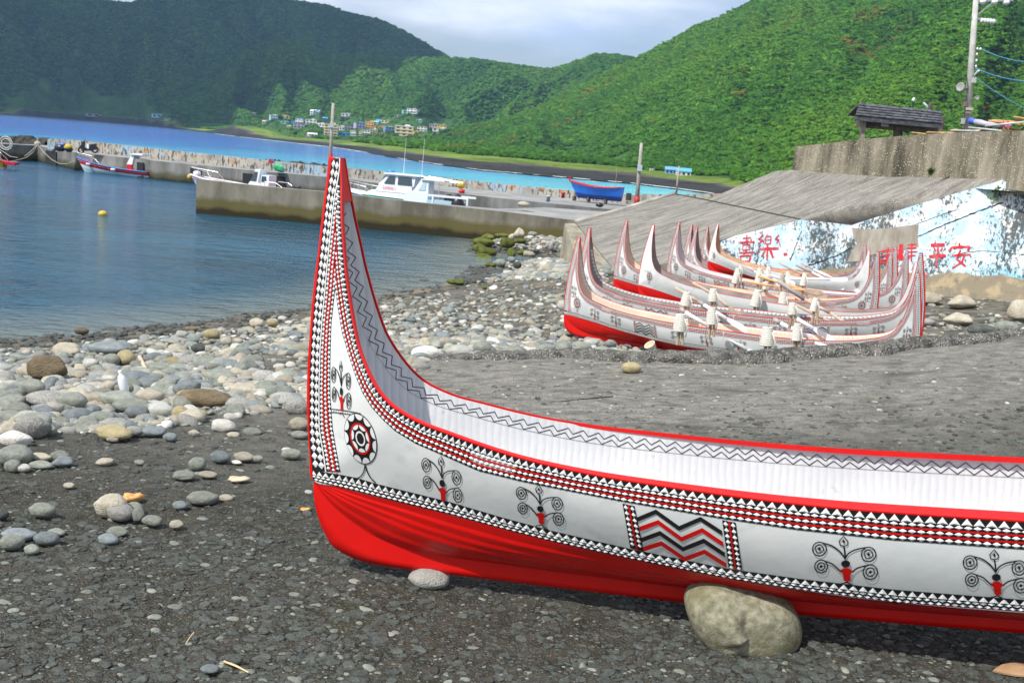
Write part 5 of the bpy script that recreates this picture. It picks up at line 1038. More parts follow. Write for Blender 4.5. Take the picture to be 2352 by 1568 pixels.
# stones named from the wider picture
BIG = [(983, 1335, 92, 44, 'l', 0, 'pale speckled stone wedged under the bow of the nearest canoe', gs), (1450, 847, 45, 25, 'y', 0, 'ochre stone alone on the slab behind the nearest canoe', gs), (2204, 736, 64, 30, 't', 1, 'broad tan boulder on the gravel by the painted wall', None), (2212, 632 + 65, 64, 32, 't', 1, 'pale block rock behind the broad tan boulder by the wall', None), (2135, 688, 55, 26, 't', 1, 'flat tan block near the painted wall', None), (2160, 652, 30, 18, 't', 1, 'upright tan stone against the painted wall', None), (2345, 720, 46, 46, 't', 1, 'large upright tan boulder at the right edge by the wall', None), (2312, 755, 46, 26, 'g', 0, 'grey boulder beside the red and white oars at right', None), (2258, 762, 60, 24, 'k', 0, 'flat dark grey boulder just behind the kerb at right', None), (2130, 742, 40, 16, 's', 1, 'rough pale rock right of the canoe sterns', None),
       (1568, 801, 40, 22, 'l', 1, 'pale grey broken rock in front of the nearest beached canoe', None), (1628, 805, 52, 16, 'l', 1, 'low grey rock on the kerb under the nearest beached canoe', None), (1850, 742, 1, 1, 'l', 0, '', None)]
for u, v, ww, hh, col, ang, lab, g_ in BIG[:-1]: place_stone(u, v, ww, hh, col, ang, lab, 'stones on the beach and slab', g_=g_)
# mossy rocks of the little breakwater by the basin
def s5(x, y): return (1850 + x / 3.618) / 1.7415, (860 + y / 3.618) / 1.7415
MOSS = [(230, 320, 120, 60), (365, 345, 190, 75), (580, 325, 220, 60), (250, 385, 220, 60), (300, 430, 290, 90), (230, 530, 190, 110), (340, 580, 240, 100), (300, 640, 210, 70), (260, 690, 220, 80), (400, 740, 140, 60), (640, 450, 190, 110), (700, 590, 110, 100), (540, 725, 140, 80, 'g'), (560, 660, 130, 60), (410, 555, 150, 60), (830, 395, 190, 60), (960, 590, 150, 60, 't'), (815, 310, 150, 120, 't'), (710, 340, 90, 70, 't'), (1010, 300, 120, 60, 'g'), (790, 750, 110, 70, 'k'), (700, 665, 110, 60, 'b'), (870, 560, 170, 60), (1060, 535, 90, 45, 'k'), (900, 480, 80, 30, 'k'), (1280, 480, 60, 90, 'l'), (320, 1065, 80, 40)]
for i, q in enumerate(MOSS):
    x, y, ww, hh = q[:4]; col = q[4] if len(q) > 4 else 'm'; u, v = s5(x, y)
    place_stone(u, v, ww / 6.3 * 1.15, hh / 6.3 * 1.5, col, 1 if col in 'mt' else 0, {'m': 'mossy green %s rock %s of the heap by the basin wall' % ('wide' if ww > 200 else 'narrow' if ww < 130 else 'blocky', ('upper' if y < 400 else 'lower' if y > 610 else 'middle') + (' left part' if x < 360 else ' centre' if x < 620 else ' right part')), 't': 'bare tan rock in the mossy heap by the basin wall', 'g': 'grey rounded rock in the mossy heap by the basin wall', 'k': 'dark wet rock in the mossy heap by the basin wall', 'b': 'blue grey rock in the mossy heap by the basin wall', 'l': 'pale upright slab of rock on the gravel by the quay corner'}[col], 'rocks heaped at the basin wall', sink=-.25, name='rock', g_=gb)
place_stone(1045, 649, 42, 14, 'm', 0, 'mossy brown rock alone at the edge of the harbour water', 'rocks heaped at the basin wall', name='rock', g_=gb); place_stone(836, 548, 1, 1, 'm', 0, 'x') if 0 else None

# the rest of the large beach pebbles as single stones, then the uncountable ones
PCOL = 'gbtlyswgbtltl'
protos = []
for k, col in enumerate('gbtltswgbggtsddkk'):
    me = stone_mesh(300 + k, 2, 4 * (k % 2)); me.materials.append(smat(col)); protos.append(bpy.data.objects.new('pebble_shape', me))
NP = len(protos); WET = [13, 14, 15, 16]; DRY = list(range(13))
def sample(n, az0, az1, d0, d1, seed):
    r = np.random.default_rng(seed); az = r.uniform(az0, az1, n); d = 1 / r.uniform(1 / d1, 1 / d0, n); return d * np.sin(az), d * np.cos(az), d, r
x, y, d, r = sample(52000, -.60, .58, 7.6, 50, 5)
x2, y2, d2, _r = sample(9000, -.06, .09, 38, 60, 6); x, y, d = np.concatenate([x, x2]), np.concatenate([y, y2]), np.concatenate([d, d2])
e_ = slab_edge(x) + jag(x); zb = gb(x, y); keep = (y > e_ + .05) & (zb > -.12)
# on the left the pebbles spill over the slab
spill = (x < -1.2) & (y < e_) & (y > e_ - 1.8 * vnoise(x * .8, y * .5, 3) ** 2 * 2.2)
gravel = (fbm(x * .35, y * .5, 3, 91) > .60) & (y < 19) & (x < -2)     # bare gravel patches
keep = (keep | spill) & ~(gravel & (r.random(len(x)) < .85))
inb = (x > 2.5) & (y > 22) & (y < 40); keep &= ~(inb & (r.random(len(x)) < .4))
x, y, d, zb = x[keep], y[keep], d[keep], zb[keep]; z = np.where(y < slab_edge(x) + jag(x), slab_z(x, y), beach_z(x, y))
rad = np.exp(r.normal(np.log(.052), .52, len(x))); rad = np.clip(rad, .016, .19); rad *= np.interp(y, [8, 14, 24, 40], [.62, .95, 1.0, 1.1]); rad = np.where((zb < .5), rad * .75, rad); rad = np.where(y > 38, rad * 1.35, rad)
kpf = (rad > .024 * d / 20)
x, y, d, zb, z, rad = (q[kpf] for q in (x, y, d, zb, z, rad))
sc = np.stack([rad * r.uniform(.9, 1.35, len(x)), rad * r.uniform(.75, 1.05, len(x)), rad * r.uniform(.45, .75, len(x))], -1); rot = np.stack([r.normal(0, .18, len(x)), r.normal(0, .18, len(x)), r.uniform(-1.2, 1.2, len(x))], -1)
wet = zb + r.normal(0, .05, len(x)) < np.interp(y, [20, 30, 44], [.46, .34, .22]); idx = np.where(wet, r.choice(WET, len(x)), r.choice(DRY, len(x)))
size = rad / d; order = np.argsort(-size); big = order[:165]; rest = order[165:]
for i in big:
    c = 'gbtltswgbggtsddkk'[idx[i]]
    near_ = 'near the water' if zb[i] < .7 else 'halfway up the beach' if zb[i] < 1.5 else 'near the slab'
    zone_ = near_ + (' at the far left' if x[i] / y[i] < -.36 else ' left of the tall prow' if x[i] / y[i] < -.19 else ' right of the tall prow' if x[i] / y[i] < .05 else ' by the beached canoes')
    dn = [(hypot(x[i] - q[0], y[i] - q[1]), q) for q in NPOS]; d_, q = min(dn, key=lambda t_: t_[0]); shp = 'flat' if sc[i, 2] / sc[i, 0] < .5 else 'rounded'; cw = {'g': 'grey green', 'b': 'blue grey', 't': 'tan', 'y': 'ochre', 'w': 'white', 's': 'speckled grey', 'd': 'dark wet', 'k': 'dark grey', 'l': 'pale grey'}[c]
    if d_ < 1.6:
        dx, dy = x[i] - q[0], y[i] - q[1]; rel = ('right of' if dx > 0 else 'left of') if abs(dx) > abs(dy) else ('behind' if dy > 0 else 'in front of')
        lab_ = '%s %s cobble %s the %s' % (shp, cw, rel, q[2])
    else: lab_ = '%s %s cobble %s' % (shp, cw, zone_)
    stone_obj(x[i], y[i], z[i] + sc[i, 2] * .55, *sc[i], rot[i, 2], c, int(i % 2), lab_, 'loose cobbles of the pebble field', 'cobble')
gn_scatter('pebbles', np.stack([x, y, z + sc[:, 2] * .35], -1)[rest], sc[rest], rot[rest], idx[rest], protos, label='dense field of rounded grey, tan and white beach pebbles')

# aggregate standing proud of the slab
x, y, d, r = sample(60000, -.60, .60, 3.3, 15, 8)
k = (y < slab_edge(x) - .1); x, y, d = x[k], y[k], d[k]
rad = np.clip(np.exp(r.normal(np.log(.0078), .60, len(x))), .0035, .027) * np.interp(d, [4, 14], [1, 1.5]); pale = (y - .16 * x > 9.5)
thin = fbm(x * .9, y * .9, 3, 19) < .44
k = (rad > .0013 * d) & ~(pale & (r.random(len(x)) < .55)) & ~(thin & ~pale & (r.random(len(x)) < .6)); x, y, d, rad, pale = x[k], y[k], d[k], rad[k], pale[k]; rad = rad * np.where(pale, .75, 1)
ap = []
for k_, col in enumerate('kkdkkdkkgkklwt'):
    me = stone_mesh(500 + k_, 2, 4); me.materials.append(smat(col)); ap.append(bpy.data.objects.new('aggregate_shape', me))
sc = np.stack([rad * r.uniform(1.0, 1.7, len(x)), rad * r.uniform(.7, 1.1, len(x)), rad * r.uniform(.4, .7, len(x))], -1); rot = np.stack([r.normal(0, .12, len(x)), r.normal(0, .12, len(x)), r.normal(0, .5, len(x))], -1)
gn_scatter('aggregate', np.stack([x, y, slab_z(x, y) + sc[:, 2] * .05], -1), sc, rot, np.where(pale & (r.random(len(x)) < .6), r.integers(8, 14, len(x)), r.integers(0, 11, len(x))), ap, label='small dark stones set in the worn slab surface')


# ================================================================ FOREST ON THE HILLS
def crown_mesh(seed, mat):
    """an irregular crown: a small dark core and many leaf sprays standing off it"""
    V, F = ico(1); r = np.random.default_rng(seed); P = V * .62 * (1 + .3 * n3(V, 2.2, seed))[:, None]; P = P.tolist(); Fc = [tuple(f_) for f_ in F]
    lobes = r.normal(size=(5, 3)); lobes /= np.linalg.norm(lobes, axis=1)[:, None]; lobes[:, 2] = abs(lobes[:, 2]) * .6; lobes *= .42
    for _ in range(150):
        n_ = r.normal(size=3); n_ /= np.linalg.norm(n_); n_[2] = abs(n_[2]) * (1 if r.random() < .85 else -1); c = lobes[r.integers(5)] + n_ * r.uniform(.42, .66)
        t_ = n_ + r.normal(0, .55, 3); t_ /= np.linalg.norm(t_); a = np.cross(t_, r.normal(size=3)); a /= np.linalg.norm(a); b_ = np.cross(t_, a); s_ = r.uniform(.13, .26); k = len(P)
        P += [(c + a * s_).tolist(), (c - a * s_ * .6 + b_ * s_ * .8).tolist(), (c - a * s_ * .6 - b_ * s_ * .8).tolist()]; Fc.append((k, k + 1, k + 2))
    P = np.array(P); P[:, 2] *= .66
    me = bpy.data.meshes.new('crown'); me.from_pydata(P.tolist(), [], Fc); me.materials.append(mat); me.update(); return me
def leafmat(name, c1, c2):
    m = noisy(name, c1, c2, scale=3.2, rough=.8, rvar=.22, spec=.1, detail=3)
    t = m.node_tree; b = t.nodes['Principled BSDF']; tr = N(t, 'ShaderNodeBsdfTranslucent'); ms = N(t, 'ShaderNodeMixShader'); ms.inputs[0].default_value = .22; ge = N(t, 'ShaderNodeNewGeometry'); ob = N(t, 'ShaderNodeObjectInfo'); sb = N(t, 'ShaderNodeVectorMath', operation='SUBTRACT'); t.links.new(ge.outputs['Position'], sb.inputs[0]); t.links.new(ob.outputs['Location'], sb.inputs[1]); n1_ = N(t, 'ShaderNodeVectorMath', operation='NORMALIZE'); t.links.new(sb.outputs[0], n1_.inputs[0]); ad_ = N(t, 'ShaderNodeVectorMath', operation='ADD'); t.links.new(n1_.outputs[0], ad_.inputs[0]); ad_.inputs[1].default_value = (0, 0, .9); no = N(t, 'ShaderNodeVectorMath', operation='NORMALIZE'); t.links.new(ad_.outputs[0], no.inputs[0]); t.links.new(no.outputs[0], b.inputs['Normal']); t.links.new(no.outputs[0], tr.inputs['Normal']); t.links.new(b.inputs['Base Color'].links[0].from_socket, tr.inputs[0]); t.links.new(b.outputs[0], ms.inputs[1]); t.links.new(tr.outputs[0], ms.inputs[2]); t.links.new(ms.outputs[0], t.nodes['Material Output'].inputs[0]); return m
LM = [leafmat('leaf_deep', (.046, .145, .024), (.072, .200, .030)), leafmat('leaf_mid', (.070, .205, .024), (.105, .265, .034)), leafmat('leaf_bright', (.105, .255, .022), (.150, .320, .038)), leafmat('leaf_yellow', (.11, .23, .025), (.16, .29, .04)), leafmat('leaf_rust', (.17, .20, .03), (.22, .21, .04))]
cp = [bpy.data.objects.new('crown_shape', crown_mesh(700 + k, LM[m_])) for k, m_ in enumerate([0, 0, 0, 1, 1, 1, 1, 2, 2, 3, 4])]
VAZ = [azel(562, 300)[0], azel(575, 300)[0], azel(1035, 300)[0], azel(1050, 300)[0]]
def forest(n, az0, az1, d0, d1, r0, r1, seed):
    r = np.random.default_rng(seed); az = r.uniform(az0, az1, n); d = np.sqrt(r.uniform(d0 * d0, d1 * d1, n)); s = shore(az); w_ = np.clip(s * .30, 14, 150); q = (d - s) / w_
    x = d * np.sin(az); y = d * np.cos(az); nz_ = fbm(x / 30, y / 30, 4, 5) - .5; z = terr(az, d)
    uu = np.interp(az, VAZ, [0, 1, 1, 0]); vill = (uu > .5) & (z < 46) & (d > 800) & (d < 1500) & (r.random(n) < .95)
    grass = vill | (q + nz_ * .5 < 1.75) | ((z < 14) & (fbm(x / 45, y / 45, 3, 55) > .60)); k = ~grass
    az, d, x, y, z = az[k], d[k], x[k], y[k], z[k]; rad = r.uniform(r0, r1, len(x)) * np.where(z < 12, .72, 1)
    c = fbm(x / 130, y / 130, 3, 66) + r.normal(0, .10, len(x)); hi_ = np.interp(z, [0, 60, 220], [.02, .06, -.06]); c = c + hi_
    idx = np.select([c < .42, c < .56, c < .70], [r.integers(0, 4, len(x)), r.integers(3, 7, len(x)), r.integers(5, 9, len(x))], r.choice([7, 7, 8, 9], len(x))); idx = np.minimum(idx, 9)
    rust = (fbm(x / 38, y / 38, 2, 88) > .80) & (d < 1300); idx = np.where(rust & (r.random(len(x)) < .5), 10, idx)
    return np.stack([x, y, z + rad * .25], -1), np.stack([rad * r.uniform(.85, 1.2, len(x)), rad * r.uniform(.85, 1.2, len(x)), rad * r.uniform(.7, 1.1, len(x))], -1), np.stack([r.normal(0, .2, len(x)), r.normal(0, .2, len(x)), r.uniform(0, 6.28, len(x))], -1), idx
A1 = forest(130000, -.10, .66, 200, 1080, 1.2, 3.1, 1); A2 = forest(130000, -.66, .42, 520, 2000, 2.4, 4.6, 2); A3 = forest(80000, -.66, .2, 1700, 3200, 4, 7.5, 3)
Pn, Sn, Rn, In = (np.concatenate(q) for q in zip(A1, A2, A3))
gn_scatter('forest', Pn, Sn, Rn, In, cp, label='dense bright green subtropical forest covering the hills around the bay')

# cloud banks drifting high over the hills: they shade the left massif and the top of the right hill
def cloud(cx, cy, cz, rx, ry, rz, seed, label):
    V, F = ico(4); P = V.copy(); P *= (1 + .35 * n3(V, 1.6, seed) + .18 * n3(V, 4, seed + 2))[:, None]; P *= [rx, ry, rz]
    m, t, b = pbsdf('cloud_vapour', (.9, .9, .92), 1, spec=0); tr = N(t, 'ShaderNodeBsdfTranslucent'); tr.inputs[0].default_value = (.9, .9, .92, 1); mxs = N(t, 'ShaderNodeMixShader'); mxs.inputs[0].default_value = .6
    t.links.new(b.outputs[0], mxs.inputs[1]); t.links.new(tr.outputs[0], mxs.inputs[2]); t.links.new(mxs.outputs[0], t.nodes['Material Output'].inputs[0])
    o = addmesh('cloud', P + [cx, cy, cz], F, m, org=(cx, cy, cz), smooth=True); return tag(o, label, kind='stuff')
cloud(-1950, 1950, 1150, 1150, 1150, 90, 3, 'wide grey cloud bank over the mountains on the left')
cloud(90, 640, 1000, 330, 260, 60, 5, 'smaller cloud over the hill on the right')

# air: thin sea haze that blues the far massif
mh = bpy.data.materials.new('haze'); mh.use_nodes = True; th_ = mh.node_tree; th_.nodes.clear(); oo = N(th_, 'ShaderNodeOutputMaterial'); pv = N(th_, 'ShaderNodeVolumePrincipled'); pv.inputs['Density'].default_value = HAZE; pv.inputs['Color'].default_value = (.36, .62, 1.0, 1); pv.inputs['Anisotropy'].default_value = .0; th_.links.new(pv.outputs[0], oo.inputs['Volume'])
mb = MB(); mb.box((0, 2220, 372), (9000, 4600, 752)); mb.build('haze', mh, kind='stuff')
# ================================================================ FACE SHAPED ROCK
def face_rock():
    O_ = [(845, 1160), (880, 1110), (950, 1065), (1040, 1047), (1110, 1060), (1200, 1085), (1330, 1110), (1440, 1145), (1500, 1180), (1550, 1260), (1568, 1350), (1540, 1440), (1470, 1500), (1330, 1525), (1200, 1515), (1080, 1490), (990, 1450), (930, 1400), (880, 1310), (850, 1220)]
    P = np.array([k22(*q) for q in O_]); c = np.array([1702., 1424.]); yc = 4.86; C0 = at_y(c[0], c[1], yc)
    def w2(u, v): q = at_y(u, v, yc) - C0; return np.array([q[0], q[2]])
    Q = np.array([w2(*p) for p in P]); ang = np.arctan2(Q[:, 1], Q[:, 0]); rr = np.hypot(Q[:, 0], Q[:, 1]); o = np.argsort(ang); ang, rr = ang[o], rr[o]; ang = np.concatenate([ang - 2 * pi, ang, ang + 2 * pi]); rr = np.tile(rr, 3)
    nth, nph = 40, 72; V = []; ph = np.linspace(0, 2 * pi, nph, endpoint=False); k = np.array([.25, .5, .25])
    R_ = np.interp((ph + pi) % (2 * pi) - pi, ang, rr); R_ = (np.roll(R_, 1) + 2 * R_ + np.roll(R_, -1)) / 4
    def bump(x, z):
        X = x * FPX / yc / .3659 + 1207 + 0; Z_ = 1245 - z * FPX / yc / .3659  # crop coordinates of the traced picture (1.568*1.7415)
        X = (c[0] * 1.7415 - 2200) * 1.568 + x * FPX / yc * 1.7415 * 1.568; Z_ = (c[1] * 1.7415 - 1650) * 1.568 - z * FPX / yc * 1.7415 * 1.568
        g = lambda a, b, sx, sz, h, rot=0: h * np.exp(-(((X - a) * cos(rot) + (Z_ - b) * sin(rot)) / sx) ** 2 - ((-(X - a) * sin(rot) + (Z_ - b) * cos(rot)) / sz) ** 2)
        return g(1085, 1230, 55, 130, .034, -.25) + g(1120, 1310, 50, 40, .03) - g(970, 1135, 50, 45, .022) - g(1160, 1215, 30, 60, .018) - g(1120, 1372, 75, 18, .014, -.25) - g(1215, 1290, 34, 60, .012) + g(1000, 1230, 60, 60, .008)
    for i in range(nth + 1):
        th = pi * i / nth; s_ = sin(th) ** .62; d_ = cos(th); dep = .21 * np.sign(d_) * abs(d_) ** .8
        for j in range(nph):
            x, z = R_[j] * s_ * cos(ph[j]), R_[j] * s_ * sin(ph[j]); y = -dep - (bump(x, z) * (1 if d_ > 0 else 0) * max(0, d_) ** .3)
            V.append((C0[0] + x, C0[1] + y + .02 * (float(fbm(x * 6 + 3, z * 6 + 3, 3, 5)) - .5), C0[2] + z))
    F = [(i * nph + j, i * nph + (j + 1) % nph, (i + 1) * nph + (j + 1) % nph, (i + 1) * nph + j) for i in range(nth) for j in range(nph)]
    m = noisy('face_rock', (.15, .145, .095), (.29, .28, .205), scale=28, rough=.9, bump=.7, bscale=90, bdist=.006, c3=(.14, .13, .065), s3=4, lo3=.5, hi3=.7, spec=.2)
    o = addmesh('boulder', V, F, m, org=tuple(C0 - [0, 0, .18]), smooth=True); tag(o, 'large tan boulder with a face like nose and eye hollow, propping the nearest canoe', 'boulder')
face_rock()
# small litter on the slab
def small(name, verts_fn, *a): pass
M_STRAW = pbsdf('straw', (.55, .45, .25), .7)[0]; M_HUSK = noisy('orange_husk', (.45, .16, .03), (.70, .45, .18), scale=20, rough=.6); M_BONE = noisy('driftwood', (.45, .36, .24), (.62, .52, .38), scale=9, rough=.8); M_LEAFD = noisy('dry_leaf', (.28, .16, .08), (.42, .27, .15), scale=6, rough=.7)
def stick(u0, v0, u1, v1, r_, mat, name, label, cat, dz=.012):
    a, b = gpt(u0, v0, gs if v0 > 1000 else None), gpt(u1, v1, gs if v0 > 1000 else None); mb = MB(); mb.tube([(a[0], a[1], a[2] + dz), tuple((a + b) / 2 + [0, 0, dz + .004]), (b[0], b[1], b[2] + dz)], [r_, r_ * .9, r_ * .6], 6)
    tag(mb.build(name, mat, org=tuple(a)), label, cat)
stick(*s2(1318, 1106), *s2(1462, 1172), .006, M_STRAW, 'straw', 'pale split straw lying on the foreground slab', 'straw'); stick(*s2(1140, 938), *s2(1090, 1005), .004, M_STRAW, 'straw', 'thin brown straw, shorter one on the foreground slab', 'straw')
stick(*s1(972, 588), *s1(1022, 692), .035, M_BONE, 'driftwood', 'pinkish driftwood stick standing in the pebble field', 'driftwood', .05); stick(*s1(1385, 618), *s1(1505, 562), .012, M_BONE, 'twig', 'thin straight twig lying across the pebbles', 'twig', .12)
stick(1410, 812 + 100, 1262, 927, .006, M_CRK, 'twig', 'dark thin twig on the slab behind the nearest canoe', 'twig')
def husk(u, v, w_, h_, mat, name, label, cat, g_=gs):
    p = gpt(u, v, g_); d = np.linalg.norm(p - CAMP); s = w_ * d / FPX / 2; V, F = I3; P = V * (1 + .35 * n3(V, 2.2, 8))[:, None] * [s, s * .6, h_ * d / FPX / 2]; P[:, 2] = np.where(P[:, 2] > 0, P[:, 2] - .55 * h_ * d / FPX / 2 * np.exp(-((P[:, 0] / s) ** 2 + (P[:, 1] / s) ** 2) * 3), P[:, 2])
    tag(addmesh(name, P + p + [0, 0, h_ * d / FPX / 2.6], F, mat, org=tuple(p), smooth=True), label, cat)
husk(*s2(782, 150), 42, 24, M_HUSK, 'husk', 'torn orange and white husk behind the stones on the slab', 'husk'); husk(*s2(1405, 34), 44, 14, M_BONE, 'driftwood', 'curled brown driftwood chip on the slab left of the prow', 'driftwood'); husk(*s2(1795, 208), 22, 10, M_HUSK, 'husk', 'small rusty husk on the slab close to the red hull', 'husk')
husk(*s1(905, 1552), 1, 1, M_HUSK, 'husk', 'x', 'x') if 0 else None
# dry leaf at the lower right corner
p = gpt(2330, 1548, gs); mb = MB(); L_ = []
for k, (dx, dy, dz) in enumerate([(-.11, 0, .0), (-.05, .035, .02), (.02, .05, .03), (.10, .045, .03), (.17, .03, .02), (.19, -.01, .01), (.1, -.03, .0), (0, -.03, .0), (-.06, -.02, .0)]): L_.append((p[0] + dx, p[1] + dy, p[2] + dz + .012))
mb.add(L_ + [(p[0] + .04, p[1] + .01, p[2] + .045)], [(i, (i + 1) % 9, 9) for i in range(9)]); mb.V += [(x, y, z - .006) for x, y, z in mb.V]; n = 10; mb.F += [tuple(n + i for i in f[::-1]) for f in mb.F]; mb.M = [0] * len(mb.F)
tag(mb.build('dry_leaf', M_LEAFD, org=tuple(p)), 'curled brown dry leaf in the lower right corner', 'leaf')
# white plastic bottle among the cobbles
M_PLAST = pbsdf('white_plastic', (.75, .77, .78), .35)[0]; p = gpt(*s1(872, 845)); d = np.linalg.norm(p - CAMP); mb = MB(); prof = [(.0, .033), (.03, .04), (.12, .038), (.15, .03), (.17, .014), (.19, .018), (.2, .018), (.205, .002)]
def lathe(mb, c, prof, seg=12, axis=None, m=0):
    R = Matrix.Identity(3) if axis is None else Vector((0, 0, 1)).rotation_difference(Vector(axis)).to_matrix()
    mb.loft([[Vector(c) + R @ Vector((r_ * cos(2 * pi * k / seg), r_ * sin(2 * pi * k / seg), z)) for k in range(seg)] for z, r_ in prof], m, cap=True); return mb
lathe(mb, p + [0, 0, .05], [(z * 1.3, r_ * 1.3) for z, r_ in prof], axis=(-.25, 0, 1)); tag(mb.build('bottle', M_PLAST, org=tuple(p), smooth=True), 'white plastic bottle sticking up in the cobble pile', 'bottle')
# white plastic cup beside the nearest beached canoe
p = gpt(1499, 808, gb); mb = MB(); lathe(mb, p + [0, 0, .05], [(0, .10), (.16, .13), (.17, .135), (.17, .12), (.02, .09)], 16, axis=(-.6, -.3, .8)); tag(mb.build('plastic_bowl', pbsdf('cream_plastic', (.75, .70, .55), .45)[0], org=tuple(p)), 'cream plastic bowl tipped over by the bow of the front beached canoe', 'bowl')

# ================================================================ OARLOCKS AND OARS OF THE BEACHED CANOES
M_ROPE = noisy('rope', (.50, .49, .44), (.70, .68, .62), scale=30, rough=.85, bump=.8, bscale=120, bdist=.004); M_ROPED = noisy('old_rope', (.30, .28, .22), (.45, .42, .34), scale=30, rough=.9); M_STICK = noisy('lock_post_wood', (.30, .22, .14), (.46, .36, .25), scale=7, rough=.8)
M_BAMB = noisy('bamboo_handle', (.36, .27, .20), (.52, .41, .31), scale=4, rough=.55); M_BAMO = noisy('orange_wood', (.50, .27, .10), (.62, .37, .17), scale=4, rough=.5); M_OARW = noisy('oar_white', (.68, .70, .73), (.80, .81, .83), scale=3, rough=.45); M_OARG = noisy('oar_grey', (.27, .24, .23), (.38, .34, .32), scale=5, rough=.6)
def r6(x, y): return ((2600 + x / 2.045) / 1.7415, (1080 + y / 2.045) / 1.7415)
def r4(x, y): return ((2200 + x / 1.517) / 1.7415, (850 + y / 1.517) / 1.7415)
def canoe_y(k, u):
    """depth of canoe k's centre line at a picture column"""
    M = GC[k][1]; a, b = M @ Vector((0, 0, .8)), M @ Vector((2 * MID, 0, .8)); r_ = ray(u, 640); A = np.array([[r_[0], -(b.x - a.x)], [r_[1], -(b.y - a.y)]]); t_, q = np.linalg.solve(A, [a.x, a.y]); return a.y + (b.y - a.y) * q
def oarlock(k, u, v, w_, h_, side, mat=M_ROPE):
    y = canoe_y(k, u) + side * .42; s = y / FPX; c = at_y(u, v, y); h = h_ * s; w = w_ * s / 2; root = GC[k][0]
    hold = empty('oarlock', (0, 0, 0)); hold.parent = root; bpy.context.view_layer.update()
    mb = MB(); gz_ = c[2] - h * .5; mb.tube([(c[0] - .02, c[1], gz_ - .30), (c[0] + .01, c[1], c[2]), (c[0] + .0, c[1], c[2] + h * .62)], [.035, .032, .018], 7); mb.tube([(c[0] + .10, c[1] - .03, gz_ - .26), (c[0] + .05, c[1], c[2])], [.03, .03], 7)
    mb.build('post', M_STICK, hold)
    prof = []; n = 9
    for i in range(n):
        z = -h / 2 + h * i / n; r_ = w * (1 - .38 * (i / n) ** 1.6); dz = h / n; prof += [(z, r_ * .90), (z + dz * .3, r_), (z + dz * .7, r_), (z + dz, r_ * .9)]
    mb = MB(); lathe(mb, c, prof, 14, axis=(random.uniform(-.12, .12), 0, 1)); 
    mb.tube([(c[0] + w * .7, c[1] - w * .6, c[2] + h * .3), (c[0] + w * 1.25, c[1] - w * .7, c[2] - h * .2), (c[0] + w * 1.1, c[1] - w * .7, c[2] - h * .75)], .014, 5)
    mb.build('rope_wrap', mat, hold, smooth=True)
for k, x, y, ww, hh, side in [(1, 555, 400, 112, 135, -1), (1, 690, 330, 92, 130, 1), (1, 1370, 478, 112, 140, -1), (1, 1458, 425, 78, 130, 1), (2, 556, 240, 88, 110, -1), (2, 665, 198, 80, 100, 1), (2, 1520, 312, 74, 90, -1), (2, 1562, 268, 60, 100, 1), (4, 1325, 172, 80, 130, -1), (4, 1418, 172, 76, 130, 1)]:
    u, v = r6(x, y); oarlock(k, u, v, ww / 3.56, hh / 3.56, side)
for k, x, y, ww, hh, side, m_ in [(5, 1376, 372, 42, 90, -1, M_ROPE), (5, 1437, 358, 44, 88, 1, M_ROPE), (5, 1757, 382, 38, 60, -1, M_ROPED), (5, 1795, 368, 40, 72, 1, M_ROPE), (6, 1526, 335, 34, 48, -1, M_ROPE), (6, 1640, 348, 32, 48, 1, M_ROPE), (7, 1690, 340, 30, 50, -1, M_ROPE), (7, 1720, 358, 30, 52, 1, M_ROPE), (6, 1870, 412, 36, 46, -1, M_ROPE)]:
    u, v = r4(x, y); oarlock(k, u, v, ww / 2.642, hh / 2.642, side, m_)
def oar(k, pts, mats, label, side=0, r_=.035, fn=r6):
    """pts: picture points along the oar; mats: material per section"""
    W = []; n = len(pts)
    for i, p in enumerate(pts):
        u, v = fn(*p); y = canoe_y(k, u) + side * .45 - .25 * (i / (n - 1) - .5); W.append(Vector(at_y(u, v, y)))
    root = empty('oar', W[0], label, 'oar', 'oars lying across the beached canoes')
    for i in range(n - 1):
        m = mats[i]; nm = {'B': 'handle', 'O': 'handle', 'G': 'collar', 'W': 'shaft'}[m]; M_ = {'B': M_BAMB, 'O': M_BAMO, 'G': M_OARG, 'W': M_OARW}[m]; mb = MB(); rr = r_ * (1.0 if m in 'BO' else 1.25 if m == 'W' else 1.5)
        d = W[i + 1] - W[i]; 
        mb.tube([W[i] + d * q for q in (0, .3, .31, .62, .63, 1)] if m in 'BO' else [W[i], W[i + 1]], [rr, rr, rr * 1.18, rr, rr * 1.15, rr] if m in 'BO' else [rr, rr], 8)
        last = i == n - 2
        if last:
            e = W[-1]; dd = d.normalized(); up = Vector((0, 0, 1)); sd_ = dd.cross(up).normalized(); b2 = MB(); L_ = .55
            rg = [[e + dd * L_ * q + (up * a + sd_ * b) for a, b in ((wv, .012), (wv, -.012), (-wv, -.012), (-wv, .012))] for q, wv in ((-.02, .03), (.25, .06), (.8, .075), (1, .04))]
            b2.loft(rg, cap=True); b2.build('blade', M_OARW if m == 'W' else M_BAMB, root)
        mb.build(nm, M_, root, smooth=True)
